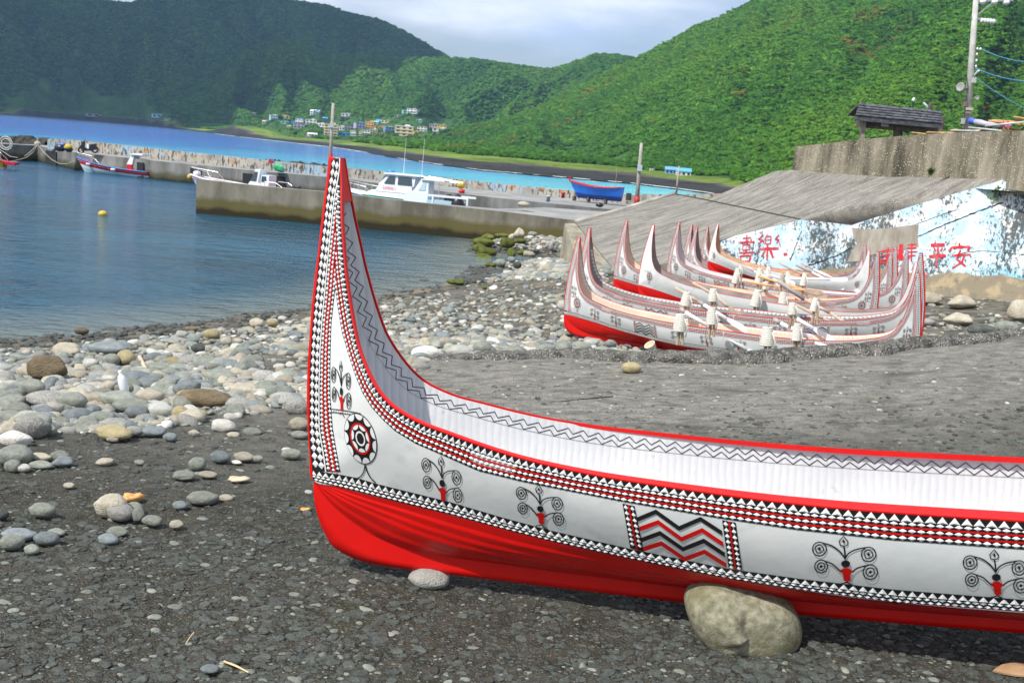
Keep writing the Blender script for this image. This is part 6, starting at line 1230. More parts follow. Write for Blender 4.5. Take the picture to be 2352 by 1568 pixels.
OARS = [(1, [(248, 318), (288, 345), (470, 455), (520, 490), (790, 648)], 'GWGW', 'white oar with a grey tip, nearest on the bow half of the front canoe', -1),
 (1, [(1012, 405), (1068, 432), (1290, 548), (1350, 592), (1500, 650)], 'GWGW', 'white oar with a grey handle on the stern half of the front canoe', -1),
 (1, [(1128, 355), (1176, 382), (1335, 478)], 'BW', 'short white oar with a bamboo tip beside the grey handled one', 1),
 (1, [(205, 145), (400, 258), (440, 285), (628, 398)], 'BGW', 'oar with a long bamboo handle over the bow half of the front canoe', 1),
 (2, [(348, 104), (520, 200), (640, 300)], 'BB', 'all bamboo oar behind the topmost rope wrapped lock at left', 0),
 (2, [(1045, 88), (1260, 236), (1470, 350), (1780, 556)], 'GBB', 'longest bamboo oar crossing the stern half of the canoes', 0),
 (2, [(1180, 278), (1420, 398), (1500, 440)], 'BB', 'bamboo oar lying below the longest one', 0),
 (4, [(765, 92), (1010, 132), (1260, 168)], 'OO', 'orange wooden oar lying almost level over the fourth canoe', 0),
 (4, [(885, 50), (1090, 112), (1300, 175)], 'OO', 'second orange wooden oar rising to the left above the level one', 0),
 (4, [(1140, 108), (1290, 200)], 'B', 'short bamboo oar behind the pair of rope wraps', 0)]
for k, pts, m, lab, side in OARS: oar(k, pts, m, lab, side)
for k, pts, m, lab in [(5, [(1185, 330), (1240, 358), (1330, 398)], 'BW', 'white oar with red rings at the left end of the back group'), (5, [(1235, 335), (1300, 365), (1395, 400)], 'BW', 'white oar just right of the ringed one in the back group'), (6, [(1390, 306), (1480, 352), (1560, 385)], 'BB', 'grey bamboo oar pointing up left in the back group'), (6, [(1495, 320), (1590, 362), (1700, 420)], 'GW', 'white oar with a dark handle in the back group'), (6, [(1528, 308), (1600, 345), (1720, 400), (1830, 458)], 'BWW', 'longest white oar in the back group'), (5, [(1370, 395), (1480, 402), (1700, 405)], 'WW', 'white oar lying level under the back group'), (7, [(1660, 380), (1740, 410), (1850, 425)], 'WW', 'white oar lowest at the right of the back group')]:
    oar(k, pts, m, lab, 0, .03, r4)
# red and white oars poking in at the right edge
for (a, b, w_, lab) in (((2322, 768), (2400, 735), .05, 'red tipped white oar blade at the right edge of the beach'), ((2330, 772), (2410, 752), .04, 'lower red and white oar blade at the right edge')):
    A, B = at_y(*a, 16.6), at_y(*b, 16.9); root = empty('oar', A, lab, 'oar'); mb = MB(); m_ = A * .45 + B * .55; mb.beam(A, m_, w_ * 1.6, .02); mb.build('blade', M_OARW, root); mb = MB(); mb.beam(m_, B, w_ * 1.7, .03); mb.build('shaft', M_CRED, root)
# ================================================================ VILLAGE AND FAR SHEDS
HM = {}
def hmat(c, rough=.8):
    k = tuple(c)
    if k not in HM: HM[k] = noisy('plaster', c, tuple(x * .78 for x in c), scale=.4, rough=rough, lo=.4, hi=.75)
    return HM[k]
HC = {'white': (.78, .78, .76), 'cream': (.72, .62, .42), 'grey': (.36, .36, .36), 'blue': (.16, .36, .68), 'lilac': (.48, .45, .66), 'orange': (.75, .42, .10), 'green': (.25, .50, .36), 'yellow': (.72, .56, .08), 'pink': (.66, .48, .45), 'dark': (.12, .13, .13), 'teal': (.28, .58, .52), 'brown': (.34, .25, .17), 'pale blue': (.50, .66, .80), 'skyblue': (.10, .42, .85)}
M_PANE = pbsdf('dark_pane', (.03, .04, .05), .2)[0]
def house(u, v, w_, h_, wall, roof, floors, label, D=None, gable=False, yaw=None, group='houses of the village across the bay', cat='house', wins=3):
    """u, v = middle of the foot in the picture, w and h its size there"""
    if D is None:
        q = march(u, v); 
        if q is None: return
        p, dist = q
    else:
        r_ = ray(u, v); k = D / hypot(r_[0], r_[1]); p = CAMP + k * r_; dist = D
    W = w_ * dist / FPX; H = h_ * dist / FPX; Dp = W * .75; rz = -atan2(p[0], p[1]) + (random.uniform(-.35, .35) if yaw is None else yaw)
    root = empty('house', (p[0], p[1], p[2] - .3), label, cat, group, rz); M = wmat(root)
    def B(mb, c, s, m=0): return mb.box(c, s, m=m)
    mb = MB(); hw = H * (.72 if gable else .93); mb.box((0, Dp / 2, hw / 2), (W, Dp, hw)); mb.build('wall', hmat(HC[wall]), root, world=False)
    mb = MB()
    if gable:
        z0, z1 = hw, H + .3; a = W / 2 * 1.06; y0, y1 = -Dp * .08, Dp * 1.08; ym = Dp / 2
        mb.add([(-a, y0, z0), (a, y0, z0), (a, ym, z1), (-a, ym, z1), (a, y1, z0), (-a, y1, z0), (-a, y0, z0 - .2), (a, y0, z0 - .2), (a, y1, z0 - .2), (-a, y1, z0 - .2)], [(0, 1, 2, 3), (3, 2, 4, 5), (6, 9, 8, 7), (0, 6, 7, 1), (5, 4, 8, 9), (1, 7, 8, 4, 2), (0, 3, 5, 9, 6)])
    else: mb.box((0, Dp / 2, hw + H * .035), (W * 1.05, Dp * 1.05, H * .07)); mb.box((W * .18, Dp * .5, hw + H * .13), (W * .3, Dp * .3, H * .14))
    mb.build('roof', hmat(HC[roof]), root, world=False)
    fh = hw / floors
    for f in range(floors):
        for i in range(wins):
            x = -W / 2 + W * (i + .5) / wins; mb = MB(); mb.box((x, -.02, f * fh + fh * .55), (W / wins * .5, .12, fh * .42)); mb.build('window', M_PANE, root, world=False)
        if floors > 1 and f: mb = MB(); mb.box((0, -.35, f * fh), (W * .96, .7, .18)); mb.build('balcony', hmat(HC[wall]), root, world=False)
def c7(x, y): return ((950 + x / 2.613) / 1.7415, (430 + y / 2.613) / 1.7415)
VIL = [ # x0, y0, x1, y1 (crop), wall, roof, floors, gable, label
 (118, 122, 188, 150, 'grey', 'dark', 1, 1, 'dark grey low house, leftmost on the village hillside'), (155, 175, 218, 196, 'yellow', 'yellow', 1, 0, 'bright yellow low building below the leftmost grey house'), (262, 145, 335, 180, 'white', 'pink', 1, 1, 'white house with a pinkish roof at the left end of the village'),
 (345, 145, 418, 192, 'pale blue', 'white', 2, 0, 'pale blue house right of the pinkish roofed one'), (402, 132, 535, 168, 'cream', 'orange', 1, 0, 'long cream building with an orange roof line above the green one'), (420, 166, 530, 195, 'green', 'green', 1, 0, 'green building under the long cream one'), (515, 188, 555, 215, 'white', 'white', 1, 0, 'small white house right of the green building'),
 (605, 108, 682, 160, 'white', 'blue', 2, 0, 'white house with a blue upper storey and roof, uphill'), (690, 122, 748, 140, 'grey', 'white', 1, 0, 'low grey house right of the blue topped one'), (755, 100, 845, 150, 'white', 'white', 2, 1, 'white gabled house with a blue roofed shed below it, uphill'), (790, 122, 850, 155, 'blue', 'blue', 1, 0, 'blue roofed shed below the white gabled house'),
 (585, 165, 700, 215, 'grey', 'dark', 2, 0, 'wide grey house in the left centre of the village'), (712, 172, 820, 222, 'white', 'white', 2, 0, 'bright white box shaped house in the left centre'), (560, 140, 600, 160, 'skyblue', 'skyblue', 1, 0, 'tiny sky blue shed left of the blue topped house'),
 (1088, 98, 1192, 132, 'white', 'grey', 1, 0, 'long white house alone highest above the village'), (1075, 135, 1225, 160, 'dark', 'grey', 1, 0, 'low dark building under the highest white house'), (820, 195, 905, 232, 'white', 'white', 1, 0, 'white house left of the tall cream block'), (880, 172, 940, 195, 'skyblue', 'skyblue', 1, 1, 'blue roofed house behind the tall cream block'),
 (905, 195, 1040, 298, 'cream', 'cream', 4, 0, 'tall cream and pale green block, biggest in the village'), (1040, 200, 1115, 240, 'white', 'white', 1, 0, 'white house touching the right of the tall cream block'), (1115, 195, 1210, 240, 'grey', 'dark', 2, 0, 'dark grey house right of the tall block'), (1055, 270, 1170, 300, 'skyblue', 'skyblue', 1, 0, 'bright blue roofed shed at the foot of the village'),
 (1178, 245, 1235, 298, 'white', 'brown', 2, 0, 'white and brown house at the foot of the village'), (1265, 248, 1300, 295, 'cream', 'brown', 2, 0, 'narrow cream house beside the white and brown one'), (1235, 170, 1335, 240, 'lilac', 'blue', 3, 0, 'lilac three storey house in the village centre'), (1335, 172, 1420, 228, 'orange', 'orange', 2, 0, 'orange house right of the lilac one'),
 (1300, 240, 1380, 292, 'white', 'grey', 2, 0, 'white house with grey roof below the lilac one'), (1385, 235, 1460, 285, 'pink', 'white', 2, 0, 'pink house right of the grey roofed white one'), (1420, 170, 1470, 200, 'teal', 'teal', 1, 1, 'small teal roofed house behind the orange one'), (1455, 265, 1540, 298, 'brown', 'brown', 1, 0, 'low brown house at the foot right of the pink one'),
 (1440, 200, 1545, 230, 'orange', 'orange', 1, 0, 'long orange roofed building right of centre'), (1455, 160, 1500, 195, 'skyblue', 'skyblue', 1, 1, 'blue peaked roof behind the orange buildings'), (1500, 168, 1600, 200, 'cream', 'grey', 1, 0, 'cream house behind the long orange one'), (1545, 205, 1640, 262, 'blue', 'pink', 2, 0, 'blue house with a pink edge right of the long orange one'),
 (1540, 240, 1598, 285, 'dark', 'dark', 2, 0, 'dark unpainted house in front of the blue one'), (1645, 205, 1830, 298, 'cream', 'white', 3, 0, 'wide cream and white stepped block near the right of the village'), (1725, 175, 1800, 210, 'teal', 'teal', 1, 0, 'teal building above the wide cream block'), (1760, 152, 1862, 200, 'white', 'grey', 2, 0, 'white house with a grey roof above the teal one'),
 (1672, 160, 1722, 190, 'grey', 'dark', 1, 0, 'dark grey hut left of the teal building'), (1868, 178, 1925, 205, 'teal', 'white', 1, 0, 'pale teal house right of the white grey roofed one'), (1880, 205, 1975, 250, 'white', 'grey', 2, 0, 'white two storey house at the right of the village'), (1845, 250, 1900, 290, 'orange', 'cream', 1, 0, 'small orange brown house at the lower right of the village'),
 (2005, 148, 2085, 205, 'grey', 'grey', 2, 0, 'grey concrete building on the right hillside'), (2085, 150, 2182, 208, 'yellow', 'grey', 2, 0, 'yellow and grey school like building, rightmost on the hillside'), (2040, 218, 2190, 252, 'white', 'white', 1, 0, 'long low white building, rightmost below the yellow one'), (742, 280, 832, 312, 'white', 'white', 1, 1, 'white house alone near the shore below the village'), (705, 298, 765, 322, 'grey', 'pink', 1, 0, 'grey hut beside the lone white house near the shore')]
for x0, y0, x1, y1, wc_, rc, fl, gb_, lab in VIL:
    u, v = c7((x0 + x1) / 2, y1); house(u, v, (x1 - x0) / 4.551, (y1 - y0) / 4.551 * 1.12, wc_, rc, fl, lab, gable=bool(gb_))
for u, v, ww, hh, wc_, rc, fl, gb_, lab in [(365, 278, 26, 9, 'pale blue', 'skyblue', 1, 0, 'pale blue hall on the far shore left of the village'), (388, 277, 14, 5, 'white', 'white', 1, 0, 'small white shed right of the pale blue hall'), (222, 270, 40, 8, 'grey', 'dark', 1, 0, 'long dark grey building far left on the opposite shore'), (414, 278, 12, 4, 'white', 'grey', 1, 0, 'tiny white shed farther right of the pale blue hall'),
    (1541, 399, 25, 15, 'blue', 'blue', 1, 1, 'blue hut on the grass across the bay'), (1570, 403, 32, 17, 'white', 'skyblue', 1, 1, 'white cottage with a bright blue roof across the bay'), (1501, 390, 16, 6, 'white', 'white', 1, 0, 'low white roofed shed behind the pole right of centre')]:
    house(u, v, ww, hh, wc_, rc, fl, lab, gable=bool(gb_), group='buildings standing alone across the bay', yaw=.1)

# ================================================================ POLES
M_POLEC = noisy('pole_concrete', (.27, .255, .22), (.38, .365, .33), scale=4, rough=.85, bump=.2); M_STEEL = pbsdf('galvanised', (.42, .43, .44), .45, metal=.6)[0]; M_WIREB = pbsdf('black_wire', (.02, .02, .02), .6)[0]; M_WIREC = pbsdf('blue_wire', (.03, .20, .36), .6)[0]; M_PORC = pbsdf('white_porcelain', (.75, .78, .80), .25)[0]; M_REDB = noisy('red_pole_paint', (.42, .02, .02), (.28, .03, .03), scale=3, rough=.6)
def pole(b, t, y, r0, r1, label, red=None, box=None, group=None):
    B = at_y(b[0], b[1], y); T = at_y(t[0], t[1], y); root = empty('pole', B, label, 'pole', group); mb = MB(); mb.tube([B, (B + T) / 2, T], [r0, (r0 + r1) / 2, r1], 12); mb.build('shaft', M_POLEC, root, smooth=True)
    if red: mb = MB(); k = red; mb.tube([B, B + (T - B) * k], [r0 * 1.25, r0 * 1.15], 12); mb.build('painted_base', M_REDB, root, smooth=True)
    if box: mb = MB(); c = B + (T - B) * box; mb.box(c + [0, -r0, 0], (.30, .25, .42)); mb.build('junction_box', hmat((.42, .50, .56)), root)
    return root, B, T
R1, B1_, T1_ = pole((756.5, 405), (765.5, 237), 88.5, .17, .13, 'grey harbour light pole with a red base, rising behind the tall prow', red=.32, box=.70)
R2, B2_, T2_ = pole((1462, 472), (1473.5, 328), 68, .16, .10, 'grey pole with a red base at the landward end of the breakwater', red=.15, box=.60)
R3, B3_, T3_ = pole((1553, 446), (1560, 382), 49.0, .055, .04, 'thin pale wooden post on the crest of the slope before the cottage')
mb = MB(); c = B3_ + (T3_ - B3_) * .72; mb.box(c, (.35, .05, .05)); mb.build('crossbar', M_STICK, R3)
for u, v, hgt in ((1443, 460, 16), (1452, 466, 18), (1478, 466, 20)):
    P0 = at_y(u, v, 69); s = 69 / FPX; mb = MB(); mb.box((P0[0], P0[1], P0[2] + hgt * s / 2), (.34, .3, hgt * s)); tag(mb.build('bollard', M_POLEC if u > 1450 else pbsdf('dark_timber', (.05, .045, .04), .8)[0], org=tuple(P0)), {1443: 'dark timber post left of the red based pole', 1452: 'pale concrete post touching the left of the red based pole', 1478: 'rusty pale post right of the red based pole'}[u], 'post')
# utility pole on the right
_mp = M_POLEC; M_POLEC = noisy('utility_pole_concrete', (.42, .42, .40), (.55, .55, .52), scale=4, rough=.85)
RP, PBt_, PTp = pole((2220, 297), (2246, -62), 46, .155, .105, 'tall concrete utility pole with insulators and loudspeakers at the upper right'); S46 = 46 / FPX
def z1(x, y, yy=46): return Vector(at_y((3700 + x / 2.8) / 1.7415, (y / 2.8) / 1.7415, yy))
mb = MB(); mb.beam(z1(590, 10), z1(985, 3), .09, .09).beam(z1(583, 172), z1(762, 30), .06, .05); mb.build('crossarm', M_STEEL, RP); mb = MB(); mb.beam(z1(520, 206), z1(640, 215), .07, .09); mb.build('bracket', M_STEEL, RP)
def disc(p, r_=.09, h=.05, ax=(0, 0, 1)): mb = MB(); lathe(mb, p, [(-h, r_ * .5), (-h * .4, r_), (h * .2, r_), (h, r_ * .35)], 10, axis=ax); mb.build('insulator', M_PORC, RP, smooth=True)
for x, y in ((645, 20), (778, 22), (912, 28)): disc(z1(x, y), .15, .12)
for i in range(5): disc(z1(640 + 32 * i, 232 + 3 * i), .11, .09, (1, 0, 0))
for x, y in ((587, 548), (621, 551), (581, 610), (576, 680), (570, 744)): disc(z1(x, y), .05, .06)
mb = MB(); mb.tube([z1(565, 540), z1(548, 560), z1(560, 760)], .02, 5); mb.build('rack', M_WIREB, RP)
def wire(pts, mat, r_, label, cat='wire'):
    mb = MB(); mb.tube(pts, r_, 5); tag(mb.build('wire', mat, org=tuple(pts[0])), label, cat, 'wires running from the utility pole')
def sagw(a, b, s, n=9): return [a.lerp(b, k / (n - 1)) - Vector((0, 0, s * 4 * (k / (n - 1)) * (1 - k / (n - 1)))) for k in range(n)]
for (x0, y0), (x1, y1), m_, r_, lab in (((640, 555), (1160, 700), M_WIREC, .022, 'blue sleeved wire, topmost of the bundle at the pole'), ((690, 700), (1160, 788), M_WIREB, .014, 'black wire just below the blue sleeved one'), ((600, 762), (1160, 872), M_WIREB, .014, 'lower black wire above the cyan cable'), ((560, 765), (1160, 918), M_WIREC, .024, 'cyan cable leaving the pole downward to the right'), ((545, 850), (1160, 1230), M_WIREC, .014, 'thin blue cable hanging lowest across the trees'), ((640, 520), (1160, 545), M_WIREB, .007, 'thin pale wire above the bundle'), ((940, 5), (1160, 12), M_WIREB, .008, 'thin wire at the top edge from the crossarm')):
    wire(sagw(z1(x0, y0), z1(x1, y1, 44), .10), m_, r_, lab)
wire(sagw(Vector(at_y(2218, 268, 46)), Vector(T2_) - Vector((0, 0, .2)), 1.4, 20), M_WIREB, .007, 'long thin wire from the utility pole down to the harbour pole'); wire(sagw(Vector(T2_) - Vector((0, 0, .2)), Vector(T1_) - Vector((0, 0, .5)), .6, 20), M_WIREB, .01, 'thin wire between the two harbour poles')
def horn(a, b, r_): mb = MB(); d = (b - a); lathe(mb, a, [(0, r_ * .25), (d.length * .4, r_ * .35), (d.length * .8, r_ * .7), (d.length, r_), (d.length * .96, r_ * .8)], 14, axis=tuple(d)); mb.build('loudspeaker', noisy('speaker_grey', (.25, .26, .25), (.33, .34, .33), scale=4, rough=.5), RP, smooth=True)
horn(z1(468, 1000), z1(395, 975, 45.6), .20); horn(z1(525, 1130), z1(585, 1095, 45.4), .10)
for x, y, w_, h_, c in ((548, 900, 30, 55, (.5, .5, .48)), (443, 1160, 32, 60, (.2, .16, .12)), (426, 1358, 28, 60, (.38, .42, .42)), (490, 1222, 75, 26, (.52, .48, .40)), (480, 1262, 50, 24, (.25, .23, .2))): mb = MB(); mb.box(z1(x, y, 45.8), (w_ * S46 / 4.876, .18, h_ * S46 / 4.876)); mb.build('cabinet', hmat(c), RP)
mb = MB(); mb.tube([z1(548, 848), z1(602, 792, 45.7)], .04, 8); mb.build('street_light', M_PORC, RP)
mb = MB(); mb.tube([z1(470, 870, 45.8), z1(480, 1000, 45.8), z1(447, 1210, 45.8), z1(440, 1400, 45.8)], .015, 5); mb.build('conduit', M_WIREB, RP)

# ================================================================ SHELTER ON THE TOP OF THE WALL
def z4(x, y, yy): return Vector(at_y((3380 + x / 3.285) / 1.7415, (390 + y / 3.285) / 1.7415, yy))
SR = empty('shelter', z4(700, 520, 50), 'small open shelter with a dark grey shingled roof and thick posts behind the top wall', 'shelter')
M_TAR = noisy('tarred_boards', (.030, .032, .038), (.10, .105, .125), scale=3.5, rough=.8, c3=(.17, .175, .20), s3=5, lo3=.56, hi3=.7, stretch=(1, 1, 2.5), bump=.5, bscale=20); M_TIMB = noisy('dark_post_timber', (.07, .06, .05), (.15, .13, .11), scale=5, rough=.85)
ra, rb = z4(180, 82, 50.0), z4(1262, 190, 50.0); ea_, eb_ = z4(136, 242, 49.4), z4(1276, 352, 49.4); n = 5
for i in range(n):
    for j in range(6):
        k0, k1 = i / n, (i + 1) / n; q0, q1 = (j + (.5 if i % 2 else 0)) / 6, (j + 1 + (.5 if i % 2 else 0)) / 6; q1 = min(q1, 1)
        if i % 2 and j == 0: q0 = 0
        if q0 >= 1: continue
        a = ea_.lerp(ra, k0).lerp(eb_.lerp(rb, k0), q0); b = ea_.lerp(ra, k0).lerp(eb_.lerp(rb, k0), q1 - .004); c = ea_.lerp(ra, k1 + .04).lerp(eb_.lerp(rb, k1 + .04), q1 - .004); d = ea_.lerp(ra, k1 + .04).lerp(eb_.lerp(rb, k1 + .04), q0)
        up = Vector((0, -.05, .05 + .012 * random.random())); mb = MB(); mb.hexa([a, b, c, d, a + up, b + up, c + up * .3, d + up * .3]); mb.build('shingle', M_TAR, SR)
dn = Vector((0, .02, -1)); mb = MB(); h1 = 55 / 5.72 * 49.4 / FPX; mb.hexa([ea_ + dn * h1, eb_ + dn * h1, eb_ + dn * h1 + Vector((0, .1, 0)), ea_ + dn * h1 + Vector((0, .1, 0)), ea_, eb_, eb_ + Vector((0, .1, 0)), ea_ + Vector((0, .1, 0))]); mb.build('fascia', M_TAR, SR)
rc, rd = ea_ + Vector((0, 1.25, .05)), eb_ + Vector((0, 1.25, .05)); mb = MB(); mb.hexa([ra + Vector((0, 0, -.06)), rb + Vector((0, 0, -.06)), rd, rc, ra, rb, rd + Vector((0, 0, .06)), rc + Vector((0, 0, .06))]); mb.build('back_roof', M_TAR, SR)
mb = MB(); mb.beam(z4(150, 345, 50.0), z4(1215, 435, 50.0), .15, .34); mb.build('beam', M_TIMB, SR); mb = MB(); mb.beam(z4(150, 345, 50.5), z4(1215, 430, 50.5), .15, .3); mb.build('beam', M_TIMB, SR)
for (x0, y0, x1, y1, yy, w_) in ((245, 315, 218, 600, 49.8, .20), (685, 365, 672, 640, 50.0, .26), (725, 420, 718, 640, 50.5, .18), (1190, 430, 1180, 560, 50.2, .2)): mb = MB(); mb.beam(z4(x0, y0, yy), z4(x1, y1, yy), w_, w_, up=(0, 1, 0)); mb.build('post', noisy('weathered_post', (.20, .17, .14), (.32, .28, .23), scale=6, rough=.85) if x0 == 245 else M_TIMB, SR)
mb = MB(); mb.beam(z4(476, 356, 49.7), z4(574, 366, 49.7), .02, .16); mb.build('sign_plate', hmat((.42, .45, .48)), SR)
tag(pole((1968 + 0, 330), (1968, 330), 50, .001, .001, 'x')[0], None) if 0 else None
for (b_, t_, lab) in (((2161, 300), (2166, 268), 'weathered grey post at the right end of the shelter'), ((2133, 258), (2138, 238), 'short post standing behind the shelter roof')):
    B_, T_ = at_y(*b_, 51.5), at_y(*t_, 51.5); mb = MB(); mb.tube([B_ - [0, 0, .6], T_], .11, 8); tag(mb.build('post', M_TIMB, org=tuple(B_)), lab, 'post')
mb = MB(); mb.tube([z4(1108, 150, 52), z4(1060, 100, 52), z4(1032, 72, 52)], [.03, .06, .05], 8); tag(mb.build('lamp', M_PORC, org=tuple(z4(1108, 150, 52))), 'white street lamp head above the right part of the shelter roof', 'lamp'); mb = MB(); mb.tube([z4(888, 46, 60), z4(915, 14, 60)], .09, 8); tag(mb.build('lamp', M_PORC, org=tuple(z4(888, 46, 60))), 'small white lamp against the hill above the middle of the shelter', 'lamp')

# ================================================================ BAMBOO AND TARPAULIN ON THE TOP WALL
M_BAMR = noisy('old_bamboo', (.42, .20, .06), (.62, .38, .14), scale=3, rough=.5); M_PVC = noisy('grey_pipe', (.42, .44, .46), (.55, .57, .60), scale=3, rough=.5); M_TARP = noisy('blue_tarp', (.03, .08, .45), (.06, .13, .62), scale=4, rough=.4); M_TARPG = noisy('grey_tarp', (.34, .34, .42), (.48, .47, .55), scale=4, rough=.5, bump=.4, bscale=20)
def rod(a, b, ya, yb, r_, mat, name, label, cat, group=None): A, B = z4(*a, ya), z4(*b, yb); mb = MB(); mb.tube([A, A.lerp(B, .5), B], [r_, r_ * 1.05, r_ * .9], 7); tag(mb.build(name, mat, org=tuple(A), smooth=True), label, cat, group)
GB = 'bamboo poles stacked on top of the wall'
for i, (a, b, ya, yb) in enumerate([((1885, 305), (2420, 372), 38, 37), ((1930, 297), (2420, 352), 38.4, 37), ((1975, 300), (2420, 340), 38.6, 37.4), ((1650, 322), (2300, 425), 39.5, 37.5), ((1660, 335), (2280, 430), 39.8, 38), ((2215, 255), (2420, 290), 37.5, 36.5), ((2230, 262), (2420, 305), 37.8, 36.8), ((2240, 275), (2420, 300), 38, 37)]):
    rod(a, b, ya, yb, .035, M_BAMR, 'bamboo_pole', ['brown bamboo pole on the left of the tied stack', 'brown bamboo pole, uppermost of the tied stack', 'brown bamboo pole, second in the tied stack', 'long bamboo pole under the rolled tarpaulin', 'lowest bamboo pole under the rolled tarpaulin', 'bamboo pole jutting in highest at the right edge', 'bamboo pole just below the highest at the right edge', 'third bamboo pole from the top at the right edge'][i], 'pole', GB)
for i, (a, b, ya, yb, m_) in enumerate([((1385, 435), (1760, 440), 42, 40, M_PVC), ((1400, 428), (1480, 425), 42.2, 42, M_BAMR), ((1625, 395), (2060, 440), 41, 39, M_PVC), ((1070, 462), (1430, 465), 44.5, 42.3, M_BAMR), ((1090, 455), (1300, 478), 44.8, 43, M_BAMR), ((880, 462), (1060, 482), 46, 44.8, M_BAMR), ((1500, 450), (1780, 432), 41.5, 40, M_BAMR), ((1640, 398), (1900, 420), 41, 40, M_BAMR), ((1845, 375), (2420, 318), 38, 36.5, M_PVC)]):
    rod(a, b, ya, yb, .035, m_, 'scaffold_pole', ['grey pipe lying level on the wall below the utility pole', 'short bamboo end left of the utility pole foot', 'grey pipe sloping down right of the utility pole', 'reddish bamboo pole lying along the wall right of the shelter', 'second reddish pole below the first along the wall', 'thin bamboo pole under the right end of the shelter', 'bamboo pole crossing the level grey pipe', 'bamboo pole beside the sloping grey pipe', 'grey pipe rising to the right over the tied bamboo'][i], 'pole', 'poles lying along the wall top')
mb = MB(); A, B, C_ = z4(1632, 305, 39.2), z4(1860, 352, 38.6), z4(2180, 372, 38); mb.tube([A, A.lerp(B, .15), A.lerp(B, .3), A.lerp(B, .32)], [.11, .14, .12, .12], 10)
T_ = empty('tarpaulin_roll', A, 'blue and grey rolled tarpaulin tied on the bamboo by the utility pole', 'tarpaulin'); mb.build('blue_roll', M_TARP, T_, smooth=True); mb = MB(); mb.tube([A.lerp(B, .3), A.lerp(B, .6), B, B.lerp(C_, .5), C_], [.10, .13, .10, .13, .06], 10); mb.build('grey_roll', M_TARPG, T_, smooth=True)
for i, (x, lab) in enumerate(((2083, 'pink ribbon tied round the bamboo stack, left'), (2140, 'pink ribbon tied round the bamboo stack, right'))): mb = MB(); mb.beam(z4(x, 310, 37.4), z4(x + 4, 425, 37.4), .06, .02, up=(0, 1, 0)); tag(mb.build('ribbon', pbsdf('pink_ribbon', (.75, .08, .22), .6)[0], org=tuple(z4(x, 310, 37.4))), lab, 'ribbon')
# rusty ring, grass tuft and wall plant
q = at_y(1973, 393, 42.8); mb = MB(); lathe(mb, (q[0], q[1], q[2] - .02), [(0, .30), (.02, .33), (.14, .33), (.16, .30), (.16, .24), (.03, .22)], 20); tag(mb.build('rusty_ring', noisy('rust', (.16, .06, .03), (.28, .12, .06), scale=8, rough=.9), org=tuple(q)), 'round rusty iron ring at the foot of the top wall', 'ring')
def tuft(c, n, h, spread, mat, name, label, cat, blade=.012, seed=1, wide=False):
    r = np.random.default_rng(seed); mb = MB(); root = empty(name, tuple(c), label, cat)
    for _ in range(n):
        a = r.uniform(0, 2 * pi); l = h * r.uniform(.5, 1); o_ = np.array([cos(a), sin(a), 0]) * spread * r.uniform(.1, 1); p0 = c + o_ * .3; p1 = c + o_ * .8 + [0, 0, l * .7]; p2 = c + o_ * 1.4 + [0, 0, l * (.85 if not wide else .7)]; t_ = np.array([-sin(a), cos(a), 0]) * blade
        mb.add([p0 - t_ * .5, p0 + t_ * .5, p1 + t_, p1 - t_, p2], [(0, 1, 2, 3), (3, 2, 4)])
    mb.build('leaves', mat, root, kind='stuff')
tuft(at_y(2138, 401, 39.2), 160, .34, .22, LM[2], 'grass_tuft', 'green grass tuft growing at the foot of the top wall', 'grass'); pc = np.array(on_wall(2287, 448, .05)); 
r = np.random.default_rng(9); root = empty('wall_plant', tuple(pc), 'leafy green plant growing from a crack high in the painted wall', 'plant'); mb = MB()
for _ in range(90):
    o_ = r.normal(0, 1, 3) * [.14, .07, .17] + [0, -.08, .02]; a = r.normal(size=3); a /= np.linalg.norm(a); b_ = np.cross(a, r.normal(size=3)); b_ /= np.linalg.norm(b_); s_ = .055; c = pc + o_; mb.add([c + a * s_, c + b_ * s_ * .5, c - a * s_, c - b_ * s_ * .5], [(0, 1, 2, 3)])
mb.build('leaves', LM[2], root, kind='stuff'); mb = MB(); mb.tube([pc + [0, .1, -.2], pc, pc + [.03, -.1, .25]], .012, 5); mb.build('stem', M_STICK, root)
